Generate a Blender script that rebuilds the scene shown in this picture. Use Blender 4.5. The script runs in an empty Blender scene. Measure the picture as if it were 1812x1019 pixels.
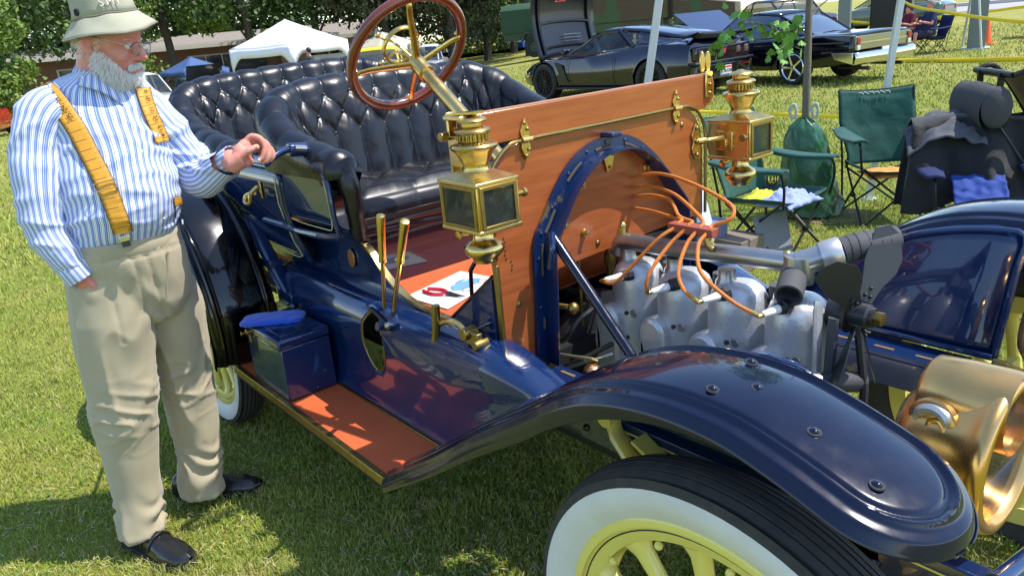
import bpy, bmesh, math, random
import numpy as np
from mathutils import Vector, Matrix, noise as mn
rnd = random.Random(7)
PI = math.pi
sc = bpy.context.scene
# ------------------------------------------------ camera, sky, sun, exposure
cd = bpy.data.cameras.new('camera'); cam = bpy.data.objects.new('camera', cd); sc.collection.objects.link(cam)
cam.location = (1.6134, -1.6784, 1.6514)
yaw, pit, rol = map(math.radians, (141.938, -18.888, -5.331))
fw = Vector((math.cos(yaw)*math.cos(pit), math.sin(yaw)*math.cos(pit), math.sin(pit)))
rt = fw.cross(Vector((0, 0, 1))).normalized(); up = rt.cross(fw)
r2 = rt*math.cos(rol)+up*math.sin(rol); u2 = -rt*math.sin(rol)+up*math.cos(rol)
cam.rotation_euler = Matrix((r2, u2, -fw)).transposed().to_euler()
cd.sensor_width = 36; cd.lens = 36*1337.1/1812; cd.clip_start = .05; cd.clip_end = 600
cd.dof.use_dof = False
sc.camera = cam
SUN = Vector((.375, .41, 1.0)).normalized()
w = bpy.data.worlds.new("World"); sc.world = w; w.use_nodes = True
nt = w.node_tree; sky = nt.nodes.new('ShaderNodeTexSky'); sky.sky_type = 'NISHITA'; sky.sun_disc = False
sky.sun_elevation = math.asin(SUN.z); sky.sun_rotation = math.atan2(SUN.x, SUN.y); sky.air_density = 1.0; sky.dust_density = .4; sky.ozone_density = 2.0
bg = nt.nodes['Background']; nt.links.new(sky.outputs[0], bg.inputs[0]); bg.inputs[1].default_value = .15
sl = bpy.data.lights.new('sun', 'SUN'); sl.energy = 3.1; sl.angle = math.radians(.5); sl.color = (1, .95, .87)
so = bpy.data.objects.new('sun', sl); sc.collection.objects.link(so); so.rotation_euler = SUN.to_track_quat('Z', 'Y').to_euler(); so.location = (0, 0, 20)
sc.view_settings.view_transform = 'Standard'; sc.view_settings.look = 'None'; sc.view_settings.gamma = 1; sc.view_settings.use_curve_mapping = False
sc.view_settings.exposure = 1.08
# ------------------------------------------------ materials
MATS = {}
def mat(name, col, rough=.5, metal=0., coat=0., spec=.5, var=None, bump=None, emis=None, alpha=None, trans=0., ior=1.45, stretch=None, sheen=0., uv=False, crough=.03, fine=None):
    """var=(scale, colour2, contrast[, detail])   bump=(scale, strength)   stretch=(x,y,z) scales the texture space"""
    if name in MATS: return MATS[name]
    m = bpy.data.materials.new(name); m.use_nodes = True; t = m.node_tree; b = t.nodes['Principled BSDF']
    I = b.inputs
    I['Base Color'].default_value = (*col, 1); I['Roughness'].default_value = rough; I['Metallic'].default_value = metal
    I['Coat Weight'].default_value = coat; I['Coat Roughness'].default_value = crough; I['Specular IOR Level'].default_value = spec; I['IOR'].default_value = ior
    I['Transmission Weight'].default_value = trans; I['Sheen Weight'].default_value = sheen
    if alpha is not None: I['Alpha'].default_value = alpha
    tc = t.nodes.new('ShaderNodeTexCoord'); src = tc.outputs['UV' if uv else 'Object']
    if stretch:
        mp = t.nodes.new('ShaderNodeMapping'); mp.inputs['Scale'].default_value = stretch; t.links.new(src, mp.inputs[0]); src = mp.outputs[0]
    if var:
        n = t.nodes.new('ShaderNodeTexNoise'); n.inputs['Scale'].default_value = var[0]; n.inputs['Detail'].default_value = var[3] if len(var) > 3 else 6
        n.inputs['Roughness'].default_value = .62
        t.links.new(src, n.inputs['Vector'])
        r = t.nodes.new('ShaderNodeMapRange'); c = var[2]; k5 = var[4] if len(var) > 4 else .5; r.inputs[1].default_value = k5-c; r.inputs[2].default_value = k5+c
        t.links.new(n.outputs['Fac'], r.inputs[0])
        x = t.nodes.new('ShaderNodeMix'); x.data_type = 'RGBA'; x.inputs[6].default_value = (*col, 1); x.inputs[7].default_value = (*var[1], 1)
        t.links.new(r.outputs[0], x.inputs[0]); t.links.new(x.outputs[2], I['Base Color'])
    if fine:      # smudges in the gloss
        n = t.nodes.new('ShaderNodeTexNoise'); n.inputs['Scale'].default_value = fine[0]; n.inputs['Detail'].default_value = 8
        t.links.new(src, n.inputs['Vector']); r = t.nodes.new('ShaderNodeMapRange'); r.inputs[1].default_value = .4; r.inputs[2].default_value = .7
        r.inputs[3].default_value = rough; r.inputs[4].default_value = fine[1]
        t.links.new(n.outputs['Fac'], r.inputs[0]); t.links.new(r.outputs[0], I['Roughness'])
    if bump:
        n = t.nodes.new('ShaderNodeTexNoise'); n.inputs['Scale'].default_value = bump[0]; n.inputs['Detail'].default_value = 5
        t.links.new(src, n.inputs['Vector']); bp = t.nodes.new('ShaderNodeBump'); bp.inputs['Strength'].default_value = bump[1]; bp.inputs['Distance'].default_value = bump[2] if len(bump) > 2 else .01
        t.links.new(n.outputs['Fac'], bp.inputs['Height']); t.links.new(bp.outputs[0], I['Normal'])
    if emis: I['Emission Color'].default_value = (*emis[0], 1); I['Emission Strength'].default_value = emis[1]
    MATS[name] = m; return m
# ------------------------------------------------ mesh builder
WL = {}
COL = sc.collection
def V(*a): return Vector(a)
class MB:
    def __init__(s): s.v = []; s.f = []; s.uv = []; s.hasuv = False
    def add(s, vs, fs, uvs=None, M=None):
        o = len(s.v)
        if M is not None: vs = [M @ Vector(p) for p in vs]
        s.v += [tuple(p) for p in vs]
        for i, f in enumerate(fs):
            s.f.append(tuple(o+k for k in f)); s.uv.append(uvs[i] if uvs else None)
        if uvs: s.hasuv = True
        return s
    def box(s, lo, hi, M=None):
        x0, y0, z0 = lo; x1, y1, z1 = hi
        return s.add([(x0,y0,z0),(x1,y0,z0),(x1,y1,z0),(x0,y1,z0),(x0,y0,z1),(x1,y0,z1),(x1,y1,z1),(x0,y1,z1)],
              [(0,3,2,1),(4,5,6,7),(0,1,5,4),(1,2,6,5),(2,3,7,6),(3,0,4,7)], M=M)
    def cbox(s, c, d, M=None): return s.box([c[i]-d[i]/2 for i in range(3)], [c[i]+d[i]/2 for i in range(3)], M)
    def tube(s, pts, r, n=10, cap=True, closed=False, flat=None):
        """round tube along pts; r number or list; flat=(upvector, ratio) squashes the section"""
        pts = [Vector(p) for p in pts]; N = len(pts); rs = r if isinstance(r, (list, tuple)) else [r]*N
        o = len(s.v); prev = None
        for i, p in enumerate(pts):
            if closed: d = pts[(i+1) % N]-pts[i-1]
            else: d = pts[min(i+1, N-1)]-pts[max(i-1, 0)]
            if d.length < 1e-9: d = Vector((0, 0, 1))
            d.normalize()
            if prev is None:
                a = Vector(flat[0]) if flat else (Vector((0, 0, 1)) if abs(d.z) < .9 else Vector((1, 0, 0)))
            else: a = prev
            if flat: a = Vector(flat[0])
            u = (a-d*a.dot(d)).normalized(); v = d.cross(u); prev = u
            k = flat[1] if flat else 1
            for j in range(n):
                t = 2*PI*j/n; s.v.append(tuple(p+u*(math.cos(t)*rs[i]*k)+v*(math.sin(t)*rs[i])))
        for i in range(N if closed else N-1):
            a = o+i*n; b = o+((i+1) % N)*n
            for j in range(n): s.f.append((a+j, a+(j+1) % n, b+(j+1) % n, b+j)); s.uv.append(None)
        if cap and not closed:
            s.f.append(tuple(o+j for j in range(n-1, -1, -1))); s.uv.append(None)
            s.f.append(tuple(o+(N-1)*n+j for j in range(n))); s.uv.append(None)
        return s
    def lathe(s, prof, c=(0,0,0), ax=(0,0,1), n=32, cap=True):
        """prof: list of (radius, height along ax)"""
        c = Vector(c); ax = Vector(ax).normalized(); u = ax.orthogonal().normalized(); v = ax.cross(u); o = len(s.v)
        for r, h in prof:
            for j in range(n):
                t = 2*PI*j/n; s.v.append(tuple(c+ax*h+u*(math.cos(t)*max(r, 1e-4))+v*(math.sin(t)*max(r, 1e-4))))
        for i in range(len(prof)-1):
            for j in range(n): s.f.append((o+i*n+j, o+i*n+(j+1) % n, o+(i+1)*n+(j+1) % n, o+(i+1)*n+j)); s.uv.append(None)
        if cap:
            s.f.append(tuple(o+j for j in range(n-1, -1, -1))); s.uv.append(None)
            k = o+(len(prof)-1)*n; s.f.append(tuple(k+j for j in range(n))); s.uv.append(None)
        return s
    def cyl(s, a, b, r, n=16, r2=None):
        a = Vector(a); b = Vector(b); L = (b-a).length
        return s.lathe([(r, 0), (r if r2 is None else r2, L)], a, b-a, n)
    def ball(s, c, r, n=12, m=8, sc_=(1,1,1), M=None):
        vs = []; fs = []; c = Vector(c)
        for i in range(m+1):
            p = PI*i/m
            for j in range(n):
                t = 2*PI*j/n; vs.append(c+Vector((math.sin(p)*math.cos(t)*r*sc_[0], math.sin(p)*math.sin(t)*r*sc_[1], math.cos(p)*r*sc_[2])))
        for i in range(m):
            for j in range(n): fs.append((i*n+j, (i+1)*n+j, (i+1)*n+(j+1) % n, i*n+(j+1) % n))
        return s.add(vs, fs, M=M)
    def prism(s, poly, d, off=(0,0,0), hole=False):
        """extrude a 3-D planar polygon by vector d"""
        P = [Vector(p)+Vector(off) for p in poly]; D = Vector(d); n = len(P)
        vs = P+[p+D for p in P]
        fs = [tuple(range(n-1, -1, -1)), tuple(range(n, 2*n))]+[(i, (i+1) % n, n+(i+1) % n, n+i) for i in range(n)]
        return s.add(vs, fs)
    def grid(s, P, uvs=None, closeu=False, closev=False, flip=False):
        """P[i][j] points"""
        a = len(P); b = len(P[0]); vs = [p for row in P for p in row]; fs = []; us = []
        for i in range(a if closeu else a-1):
            for j in range(b if closev else b-1):
                i2 = (i+1) % a; j2 = (j+1) % b
                f = (i*b+j, i2*b+j, i2*b+j2, i*b+j2)
                if flip: f = f[::-1]
                fs.append(f)
                if uvs:
                    U = uvs; jj = j+1; ii = i+1
                    q = [U[i][j], U[ii][j], U[ii][jj], U[i][jj]]
                    us.append(q[::-1] if flip else q)
        return s.add(vs, fs, us if uvs else None)
    def sweep(s, sec, path, closed=False, cap=True, up=(0,0,1)):
        """sec: 2-D outline (a across, b along 'up-ish'), path: 3-D points"""
        pts = [Vector(p) for p in path]; N = len(pts); n = len(sec); o = len(s.v); upv = Vector(up)
        for i, p in enumerate(pts):
            d = (pts[(i+1) % N]-pts[i-1]) if closed else (pts[min(i+1, N-1)]-pts[max(i-1, 0)]); d.normalize()
            sd = d.cross(upv).normalized(); u = sd.cross(d).normalized()
            # mitre
            if 0 < i < N-1 or closed:
                d1 = (pts[i]-pts[i-1]).normalized(); k = 1/max(.4, d1.dot(d))
            else: k = 1
            for a, b in sec: s.v.append(tuple(p+sd*a*k+u*b))
        for i in range(N if closed else N-1):
            A = o+i*n; B = o+((i+1) % N)*n
            for j in range(n): s.f.append((A+j, A+(j+1) % n, B+(j+1) % n, B+j)); s.uv.append(None)
        if cap and not closed:
            s.f.append(tuple(o+j for j in range(n-1, -1, -1))); s.uv.append(None); s.f.append(tuple(o+(N-1)*n+j for j in range(n))); s.uv.append(None)
        return s
    def build(s, name, m, parent=None, bev=0, smooth=35, sub=0, solid=0, weld=False, shift=True, mats=None, fmat=None):
        me = bpy.data.meshes.new(name)
        A = np.array(s.v, dtype=np.float64)
        if parent is None or shift:
            lo = A.min(0); hi = A.max(0); org = Vector(((lo[0]+hi[0])/2, (lo[1]+hi[1])/2, lo[2]))
        else: org = Vector((0, 0, 0))
        if not shift: org = Vector((0, 0, 0))
        A = A-np.array(org)
        me.from_pydata([tuple(p) for p in A], [], s.f)
        if s.hasuv:
            ul = me.uv_layers.new(name='UVMap'); k = 0; buf = []
            for f, u in zip(s.f, s.uv):
                buf += [c for q in (u if u else [(0, 0)]*len(f)) for c in q]
            ul.data.foreach_set('uv', buf)
        if weld or bev:
            bm = bmesh.new(); bm.from_mesh(me); bmesh.ops.remove_doubles(bm, verts=bm.verts, dist=1e-5)
            bmesh.ops.recalc_face_normals(bm, faces=bm.faces); bm.to_mesh(me); bm.free()
        for mm in (mats or [m]): me.materials.append(mm)
        if fmat: me.polygons.foreach_set('material_index', fmat)
        if smooth:
            me.polygons.foreach_set('use_smooth', [True]*len(me.polygons))
            if smooth < 180: me.set_sharp_from_angle(angle=math.radians(smooth))
        me.update()
        o = bpy.data.objects.new(name, me); COL.objects.link(o)
        if parent is not None:
            o.parent = parent; o.location = org-WL[parent]
        else: o.location = org
        WL[o] = org
        if solid:
            k = o.modifiers.new('s', 'SOLIDIFY'); k.thickness = abs(solid); k.offset = -1 if solid > 0 else 1
        if bev:
            k = o.modifiers.new('b', 'BEVEL'); k.width = bev; k.segments = 2; k.limit_method = 'ANGLE'; k.angle_limit = math.radians(32); k.harden_normals = False
        if sub:
            k = o.modifiers.new('u', 'SUBSURF'); k.levels = sub; k.render_levels = sub
        return o
def tag(o, label=None, cat=None, group=None, kind=None):
    if label: o['label'] = label
    if cat: o['category'] = cat
    if group: o['group'] = group
    if kind: o['kind'] = kind
    return o
def thing(name, label, cat, loc=(0,0,0), rz=0, group=None, local=False):
    """an Empty at the thing's base; local=True: its parts are written in its own frame"""
    o = bpy.data.objects.new(name, None); COL.objects.link(o); o.location = loc; o.rotation_euler = (0, 0, rz); o.empty_display_size = .1
    WL[o] = Vector((0, 0, 0)) if local else Vector(loc)
    return tag(o, label, cat, group)
def dup(o, parent=None):
    c = o.copy(); COL.objects.link(c)
    if parent is not None: c.parent = parent
    for k in o.children: dup(k, c)
    return c
def bez(pts, n=12):
    """catmull-rom through points"""
    P = [Vector(p) for p in pts]; P = [2*P[0]-P[1]]+P+[2*P[-1]-P[-2]]; out = []
    for i in range(1, len(P)-2):
        for k in range(n):
            t = k/n; a, b, c, d = P[i-1], P[i], P[i+1], P[i+2]
            out.append(.5*((2*b)+(c-a)*t+(2*a-5*b+4*c-d)*t*t+(3*b-a-3*c+d)*t**3))
    out.append(P[-2]); return out
def lerp(a, b, t): return a+(b-a)*t
def interp(tab, x):
    xs = [t[0] for t in tab]
    if x <= xs[0]: return tab[0][1]
    for i in range(len(xs)-1):
        if x <= xs[i+1]:
            t = (x-xs[i])/(xs[i+1]-xs[i]); a, b = tab[i][1], tab[i+1][1]
            return a+(b-a)*t if not isinstance(a, tuple) else tuple(p+(q-p)*t for p, q in zip(a, b))
    return tab[-1][1]
def fbm(p, s=1., o=4): return mn.fractal(Vector(p)*s, 1.0, 2.0, o)
def text(name, body, size, loc, rot, m, parent, ext=.0005, align='CENTER', local=True, sx=1):
    c = bpy.data.curves.new(name, 'FONT'); c.body = body; c.size = size; c.extrude = ext; c.align_x = align; c.align_y = 'CENTER'
    o = bpy.data.objects.new(name, c); COL.objects.link(o); bpy.context.view_layer.update()
    me = bpy.data.meshes.new_from_object(o.evaluated_get(bpy.context.evaluated_depsgraph_get())); bpy.data.objects.remove(o)
    me.materials.clear(); me.materials.append(m); o = bpy.data.objects.new(name, me); COL.objects.link(o)
    o.parent = parent; o.rotation_euler = rot if not isinstance(rot, Matrix) else rot.to_euler(); o.scale = (sx, 1, 1)
    o.location = Vector(loc)-(WL[parent] if parent is not None else Vector((0,0,0))); WL[o] = Vector(loc); return o
# ================================================= materials used on the car
navy = mat('navy paint', (.0035, .017, .072), .16, 0, 1., .3, var=(3, (.005, .021, .085), .2), fine=(14, .30))
black = mat('black enamel', (.0010, .003, .018), .16, 0, .62, .25, fine=(26, .30), bump=(1.6, .04, .01), crough=.04)
navyworn = mat('worn navy paint', (.004, .018, .075), .28, 0, .5, .5, var=(9, (.12, .09, .05), .02, 9, .64), bump=(30, .1, .002))
brass = mat('polished brass', (.80, .58, .22), .20, 1, var=(9, (.66, .46, .16), .25), fine=(16, .34), bump=(22, .05, .004))
brassd = mat('tarnished brass', (.42, .30, .09), .34, 1, var=(30, (.25, .18, .06), .2), fine=(30, .5))
brassh = mat('lamp brass', (.80, .49, .17), .24, 1, var=(5, (.72, .38, .14), .3), fine=(12, .38), bump=(14, .04, .006))
steel = mat('dark steel', (.05, .05, .055), .42, .6, bump=(60, .1, .002))
alu = mat('aluminium paint', (.66, .66, .66), .38, .55, var=(12, (.52, .53, .54), .3), bump=(90, .22, .004))
alup = mat('cast aluminium pipe', (.50, .50, .49), .33, .9, var=(8, (.36, .36, .35), .2), bump=(50, .1, .002))
wood = mat('mahogany board', (.44, .125, .030), .30, 0, .55, .5, var=(4.5, (.23, .048, .012), .30, 12), stretch=(3, .8, 11), bump=(10, .05, .004), crough=.12)
woodedge = mat('mahogany edge', (.50, .24, .12), .5)
rimwood = mat('varnished rim wood', (.12, .018, .007), .22, 0, 1, var=(4, (.19, .035, .012), .25, 8), stretch=(4, 4, 4))
orange = mat('orange linoleum', (.58, .125, .040), .55, 0, 0, .4, var=(6, (.50, .10, .032), .2), bump=(200, .05, .001))
leather = mat('black leather', (.007, .007, .010), .30, 0, .10, .5, bump=(120, .16, .0015), crough=.25, fine=(7, .42))
maroon = mat('dark maroon leather', (.030, .008, .010), .30, 0, .4, .5, bump=(80, .15, .002))
yel = mat('cream yellow paint', (.80, .70, .17), .28, 0, .6, .5, var=(6, (.74, .64, .15), .2))
cream = mat('cream stripe', (.70, .62, .30), .4)
rubber = mat('tyre rubber', (.034, .034, .036), .72, 0, 0, .3, var=(22, (.060, .055, .048), .22), bump=(110, .25, .003))
white = mat('whitewall rubber', (.72, .72, .70), .5, var=(9, (.58, .57, .53), .3, 8))
glass = mat('lamp glass', (.035, .05, .045), .02, 0, 0, .7, alpha=.42)
dark = mat('dark underside', (.006, .006, .008), .8)
wireo = mat('orange cloth wire', (.72, .22, .03), .6, var=(260, (.50, .13, .02), .1), bump=(400, .4, .002))
porc = mat('white porcelain', (.85, .84, .80), .15, 0, .5)
hoser = mat('grey rubber hose', (.07, .07, .075), .75, bump=(60, .2, .003))
redl = mat('red lens', (.5, .02, .01), .1, 0, 1)

car = thing('touring_car', 'dark blue open antique touring car with brass lamps, tufted black seats and its engine uncovered', 'antique car', (-.45, 0, 0))
def P(mb, name, m, **k): return mb.build(name, m, car, **k)

# ------------------------------------------------ chassis
for s in (-1, 1):
    P(MB().box((-2.6, s*.42-.02, .585), (1.45, s*.42+.02, .690)), 'frame_rail', navy, bev=.004)
    # frame horn curving down in front
    hp = bez([(1.40, s*.42, .64), (1.52, s*.42, .61), (1.62, s*.42, .53), (1.70, s*.42, .45)], 6)
    P(MB().tube(hp, [.05-.0012*i for i in range(len(hp))], 10, flat=((0, 1, 0), .5)), 'frame_horn', navy)
    # hood ledge on top of the rail
    lg = MB().box((.075, s*.375-.055, .683), (.92, s*.375+.055, .697)).box((.075, s*.32-.003, .60), (.92, s*.32+.003, .683))
    lo = P(lg, 'hood_ledge', navyworn, bev=.002)
    for i in range(7):
        P(MB().cbox((.14+.115*i, s*.35, .6985), (.055, .012, .003)), 'wear_strip', mat('worn wood pad', (.16, .10, .05), .8), bev=.001)
P(MB().box((-2.5, -.40, .52), (-.02, .40, .56)), 'undertray', dark)
P(MB().box((1.02, -.44, .60), (1.09, .44, .665)), 'cross_member', navyworn, bev=.005)
P(MB().tube([(1.28, -.44, .69), (1.30, -.2, .66), (1.30, .2, .66), (1.28, .44, .69)], .02, 12), 'cross_tube', navy)
# pinstripe along the rail
P(MB().box((.20, -.4425, .662), (1.40, -.4405, .666)), 'pinstripe', yel)
# rivets on the rail
for i in range(9):
    P(MB().ball((.30+i*.13, -.442, .622), .011, 10, 6, (1, .5, 1)), 'rivet', black)

# ------------------------------------------------ wheels
def wheel(cx, cy, cz, R, side, spokes=12):
    """side=-1: outer face looks to -y.  built round the y axis"""
    o = side; t = thing('wheel', None, None, (cx, cy, cz)); t.parent = car; t.location = Vector((cx, cy, cz))-WL[car]
    def ring(prof, nm, m, n=72, **k):
        P_ = []
        for i in range(n):
            a = 2*PI*i/n
            P_.append([V(cx+r*math.cos(a), cy+o*y, cz+r*math.sin(a)) for r, y in prof])
        return MB().grid(P_, closeu=True, closev=False, flip=(o > 0)).build(nm, m, t, smooth=50, **k)
    w = .058
    # tread with ribs (profile r,y : y positive = outward)
    pr = [(R*.955, w*1.0)]
    nrib = 6
    for i in range(nrib):
        y0 = w*.80-(w*1.6)*i/nrib; y1 = w*.80-(w*1.6)*(i+.74)/nrib
        cr = lambda y: R-.022*(y/w)**2
        pr += [(cr(y0)-.008, y0), (cr(y0), y0-.0008), (cr(y1), y1), (cr(y1)-.008, y1-.0008)]
    pr += [(R*.955, -w)]
    pr = [(R*.965, w*.985)]+pr[1:-1]+[(R*.955, -w*.99), (R*.90, -w*1.10), (R*.82, -w*.9), (R*.78, -w*.5)]
    ring(pr, 'tyre', rubber, 120)
    ring([(R*.966, w*.985), (R*.955, w*1.02), (R*.945, w*1.05), (R*.93, w*1.085)], 'tyre_shoulder', rubber, 96)
    ring([(R*.93, w*1.085), (R*.925, w*1.10), (R*.89, w*1.13), (R*.85, w*1.08), (R*.815, w*.93), (R*.785, w*.78)], 'whitewall', white, 96)
    ring([(R*.79, w*.74), (R*.785, w*.80), (R*.765, w*.84), (R*.745, w*.80), (R*.742, w*.66), (R*.72, w*.64), (R*.70, w*.60), (R*.675, w*.50), (R*.67, -w*.5), (R*.78, -w*.6)], 'rim', yel, 96)
    ring([(R*.732, w*.675), (R*.729, w*.69), (R*.726, w*.675)], 'rim_stripe', steel, 96)
    for i in range(spokes):
        a = 2*PI*(i+.35)/spokes; c, s_ = math.cos(a), math.sin(a)
        pts = [V(cx+r*c, cy+o*.006, cz+r*s_) for r in (R*.16, R*.3, R*.5, R*.62, R*.675)]
        MB().tube(pts, [.026, .021, .019, .022, .034], 12, flat=((0, 1, 0), .85)).build('spoke', yel, t)
        b = pts[-1]; MB().ball((cx+R*.655*math.cos(a+.26), cy+o*w*.52, cz+R*.655*math.sin(a+.26)), .009, 8, 6).build('rim_bolt', yel, t)
    MB().lathe([(.085, -.06), (.085, .035), (.075, .05), (.04, .052), (.04, .10), (.034, .115), (.0, .117)], (cx, cy, cz), (0, o, 0), 28).build('hub', brass, t)
    return t
wheel(.955, -.735, .425, .475, -1)
wheel(.955, .735, .425, .475, 1)
wheel(-1.88, -.735, .45, .46, -1)
wheel(-1.88, .735, .45, .46, 1)
# axles and springs
P(MB().tube([(.955, -.66, .42), (.955, -.5, .40), (.955, 0, .38), (.955, .5, .40), (.955, .66, .42)], .028, 12), 'front_axle', yel)
P(MB().tube([(-1.88, -.66, .45), (-1.88, .66, .45)], .035, 12), 'rear_axle', yel)
for s in (-1, 1):
    for k in range(4):
        L = .46-.09*k
        pts = [V(.97+L*u, s*.47,   .565-.020*k+.12*u*u) for u in np.linspace(-1, 1, 15)]
        P(MB().sweep([(-.025, -.005), (.025, -.005), (.025, .005), (-.025, .005)], pts), 'spring_leaf', yel, bev=.001)
    P(MB().tube([(.50, s*.47, .60), (.44, s*.47, .66), (.41, s*.455, .70)], .015, 10, flat=((0, 1, 0), 1.5)).lathe([(.022, -.03), (.022, .03)], (.41, s*.455, .705), (0, 1, 0), 16), 'spring_shackle', yel)
    P(MB().box((.985, s*.47-.03, .48), (1.01, s*.47+.03, .70)), 'spring_clip', yel, bev=.003)
    for k in range(4):
        L = .5-.09*k
        pts = [V(-1.75+L*u, s*.50, .53-.020*k+.10*u*u) for u in np.linspace(-1, 1, 13)]
        P(MB().sweep([(-.025, -.005), (.025, -.005), (.025, .005), (-.025, .005)], pts), 'spring_leaf', navy, bev=.001)
# brake gear linkage seen between rear fender and body
P(MB().box((-1.62, -.585, 1.02), (-1.52, -.52, 1.075)), 'spring_bracket', navy, bev=.004)
for k, (a, b) in enumerate([((-1.60, -.57, .98), (-1.28, -.57, .66)), ((-1.54, -.57, .97), (-1.22, -.57, .66))]):
    P(MB().tube([a, b], .014, 8, flat=((0, 1, 0), 1.8)), 'spring_link', navy)
P(MB().box((-1.455, -.60, .80), (-1.36, -.545, .835)), 'link_clamp', navy, bev=.004); P(MB().box((-1.33, -.60, .68), (-1.20, -.545, .72)), 'link_clamp', navy, bev=.004)
P(MB().lathe([(.022, 0), (.022, .05), (.03, .052), (.03, .07)], (-1.30, -.62, .63), (0, 1, 0), 12).box((-1.38, -.60, .605), (-1.27, -.57, .655)), 'grease_block', yel, bev=.003)

# ------------------------------------------------ fenders
blackf = mat('black rear enamel', (.0010, .0010, .0025), .14, 0, .7, .3, fine=(12, .28), bump=(1.6, .04, .01), crough=.04)
def fender(path, yo, yi, s, name, round_tip=False, skirt=None):
    """path in (x,z); section across y; raised beads near both edges"""
    pts = bez([(x, 0, z) for x, z in path], 8); n = len(pts)
    L = [0]
    for i in range(1, n): L.append(L[-1]+(pts[i]-pts[i-1]).length)
    W = yi-yo
    m = 96; rows = []; rt_ = W*.52
    if round_tip:      # closer rows towards the rounded end
        T_ = L[-1]; ss = list(np.arange(0, T_-rt_, .008))+[T_-rt_*(1-math.cos(th)) for th in np.linspace(PI/2, .04, 44)]
        np_ = []; k_i = 0
        for s_v in ss:
            while k_i < n-2 and L[k_i+1] < s_v: k_i += 1
            np_.append(pts[k_i].lerp(pts[k_i+1], (s_v-L[k_i])/max(1e-6, L[k_i+1]-L[k_i])))
        pts = np_; n = len(pts); L = ss; LT = T_
    else: LT = L[-1]
    for i, p in enumerate(pts):
        d = (pts[min(i+1, n-1)]-pts[max(i-1, 0)]).normalized(); nrm = V(-d.z, 0, d.x)
        if nrm.z < 0 and d.x > 0: nrm = -nrm
        # rounded tip in plan
        k = 1.
        if round_tip:
            q = LT-L[i]
            if q < rt_: k = math.sqrt(max(0, 1-((rt_-q)/rt_)**2))
        k = max(k, .02); row = []
        for j in range(m+1):
            u = -1+2*j/m; y = (yo+yi)/2+u*k*W/2
            e = 1-abs(u)
            h = .022*(1-u*u)*k-.006*k                # crown
            dist = (1-abs(u))*k*W/2
            if round_tip and q < rt_: dist = W/2-math.hypot((rt_-q)*W/2/rt_, u*k*W/2)
            edge = dist
            b = math.exp(-((edge-.036)/.0050)**2)*.0075-math.exp(-((edge-.049)/.0045)**2)*.0045
            if edge < .012: h -= (.012-edge)*1.0
            h += b
            row.append(V(p.x, s*y, p.z)+nrm*h)
        rows.append(row)
    # skirt: extra columns turned down
    sk = lambda i: (interp(skirt, pts[i].x) if skirt else .012)
    out = []
    for i, row in enumerate(rows):
        a = row[0]; b = row[-1]; h = sk(i)
        out.append([a+V(0, s*.003, -h), a+V(0, -s*.003, -h*.95), a+V(0, -s*.003, -.004)]+row+[b+V(0, s*.003, -.004), b+V(0, s*.003, -h*.6)])
    mb = MB().grid(out, flip=(s > 0))
    return P(mb, name, blackf if name == 'rear_fender' else black, smooth=60, weld=True, solid=.003), out
fpath = [(-.19, .430), (-.05, .522), (.10, .620), (.33, .782), (.50, .892), (.60, .958), (.70, 1.010), (.80, 1.040), (.90, 1.053), (1.0, 1.050), (1.08, 1.032), (1.16, 1.006), (1.24, .975), (1.315, .942)]
skt = [(-.2, .03), (.05, .035), (.5, .045), (.70, .038), (.9, .018), (1.05, .007), (1.33, .004)]
fender(fpath, -.83, -.555, 1, 'front_fender', True, skt)
fender(fpath, -.83, -.555, -1, 'front_fender', True, skt)
# fender rivets
for x, y in ((.925, -.628), (.985, -.700), (.935, -.752), (1.10, -.728), (1.205, -.745)):
    z = interp([(a, b) for a, b in fpath], x)+.0165
    P(MB().ball((x, y, z), .008, 14, 8, (1, 1, .7)), 'fender_bolt', black)
    P(MB().lathe([(.012, 0), (.0112, .002), (.008, .002)], (x, y, z-.0015), (.2, 0, 1), 16), 'bolt_washer', steel)
rpath = [(-1.40, .44), (-1.375, .55), (-1.38, .68), (-1.43, .82), (-1.52, .96), (-1.64, 1.06), (-1.80, 1.12), (-1.98, 1.11), (-2.15, 1.04), (-2.30, .92), (-2.42, .78), (-2.50, .64)]
for s in (1, -1):
    fender(list(reversed(rpath)), -.885, -.60, s, 'rear_fender', False, [(-2.5, .02), (-1.4, .02)])
# inner valance filling the arch between front fender and frame
for s in (-1, 1):
    poly = [(x, z) for x, z in fpath if .4 < x < 1.1]
    top = [V(x, s*.535, z-.022) for x, z in [(.10, .63), (.33, .79), (.50, .9), (.60, .965), (.70, 1.02), (.80, 1.05), (.90, 1.065), (.975, 1.058)]]
    bot = [V(lerp(.18, .965, i/7), s*.435, .70) for i in range(8)]
    rows = []
    for k in range(9):
        t = k/8; rows.append([a.lerp(b, t) for a, b in zip(top, bot)])
    P(MB().grid(rows, flip=(s < 0)), 'fender_valance', navy, smooth=60, solid=.003)
    bd = [a.lerp(b, .04) for a, b in zip(top, bot)]; fr = [top[-1].lerp(bot[-1], t) for t in (.0, .3, .6, 1)]
    P(MB().tube(bez(bd+[fr[1], fr[2], fr[3]], 3), .010, 8), 'valance_bead', navy)
    P(MB().tube([V(.20, s*.425, .712), V(.965, s*.425, .712)], .009, 8), 'valance_bead', navy)
    P(MB().tube([bot[-1]+V(.0, 0, 0), bot[-1]+V(.035, s*.0, -.005), V(1.08, s*.45, .665)], .011, 8), 'valance_foot', brassd)

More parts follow.
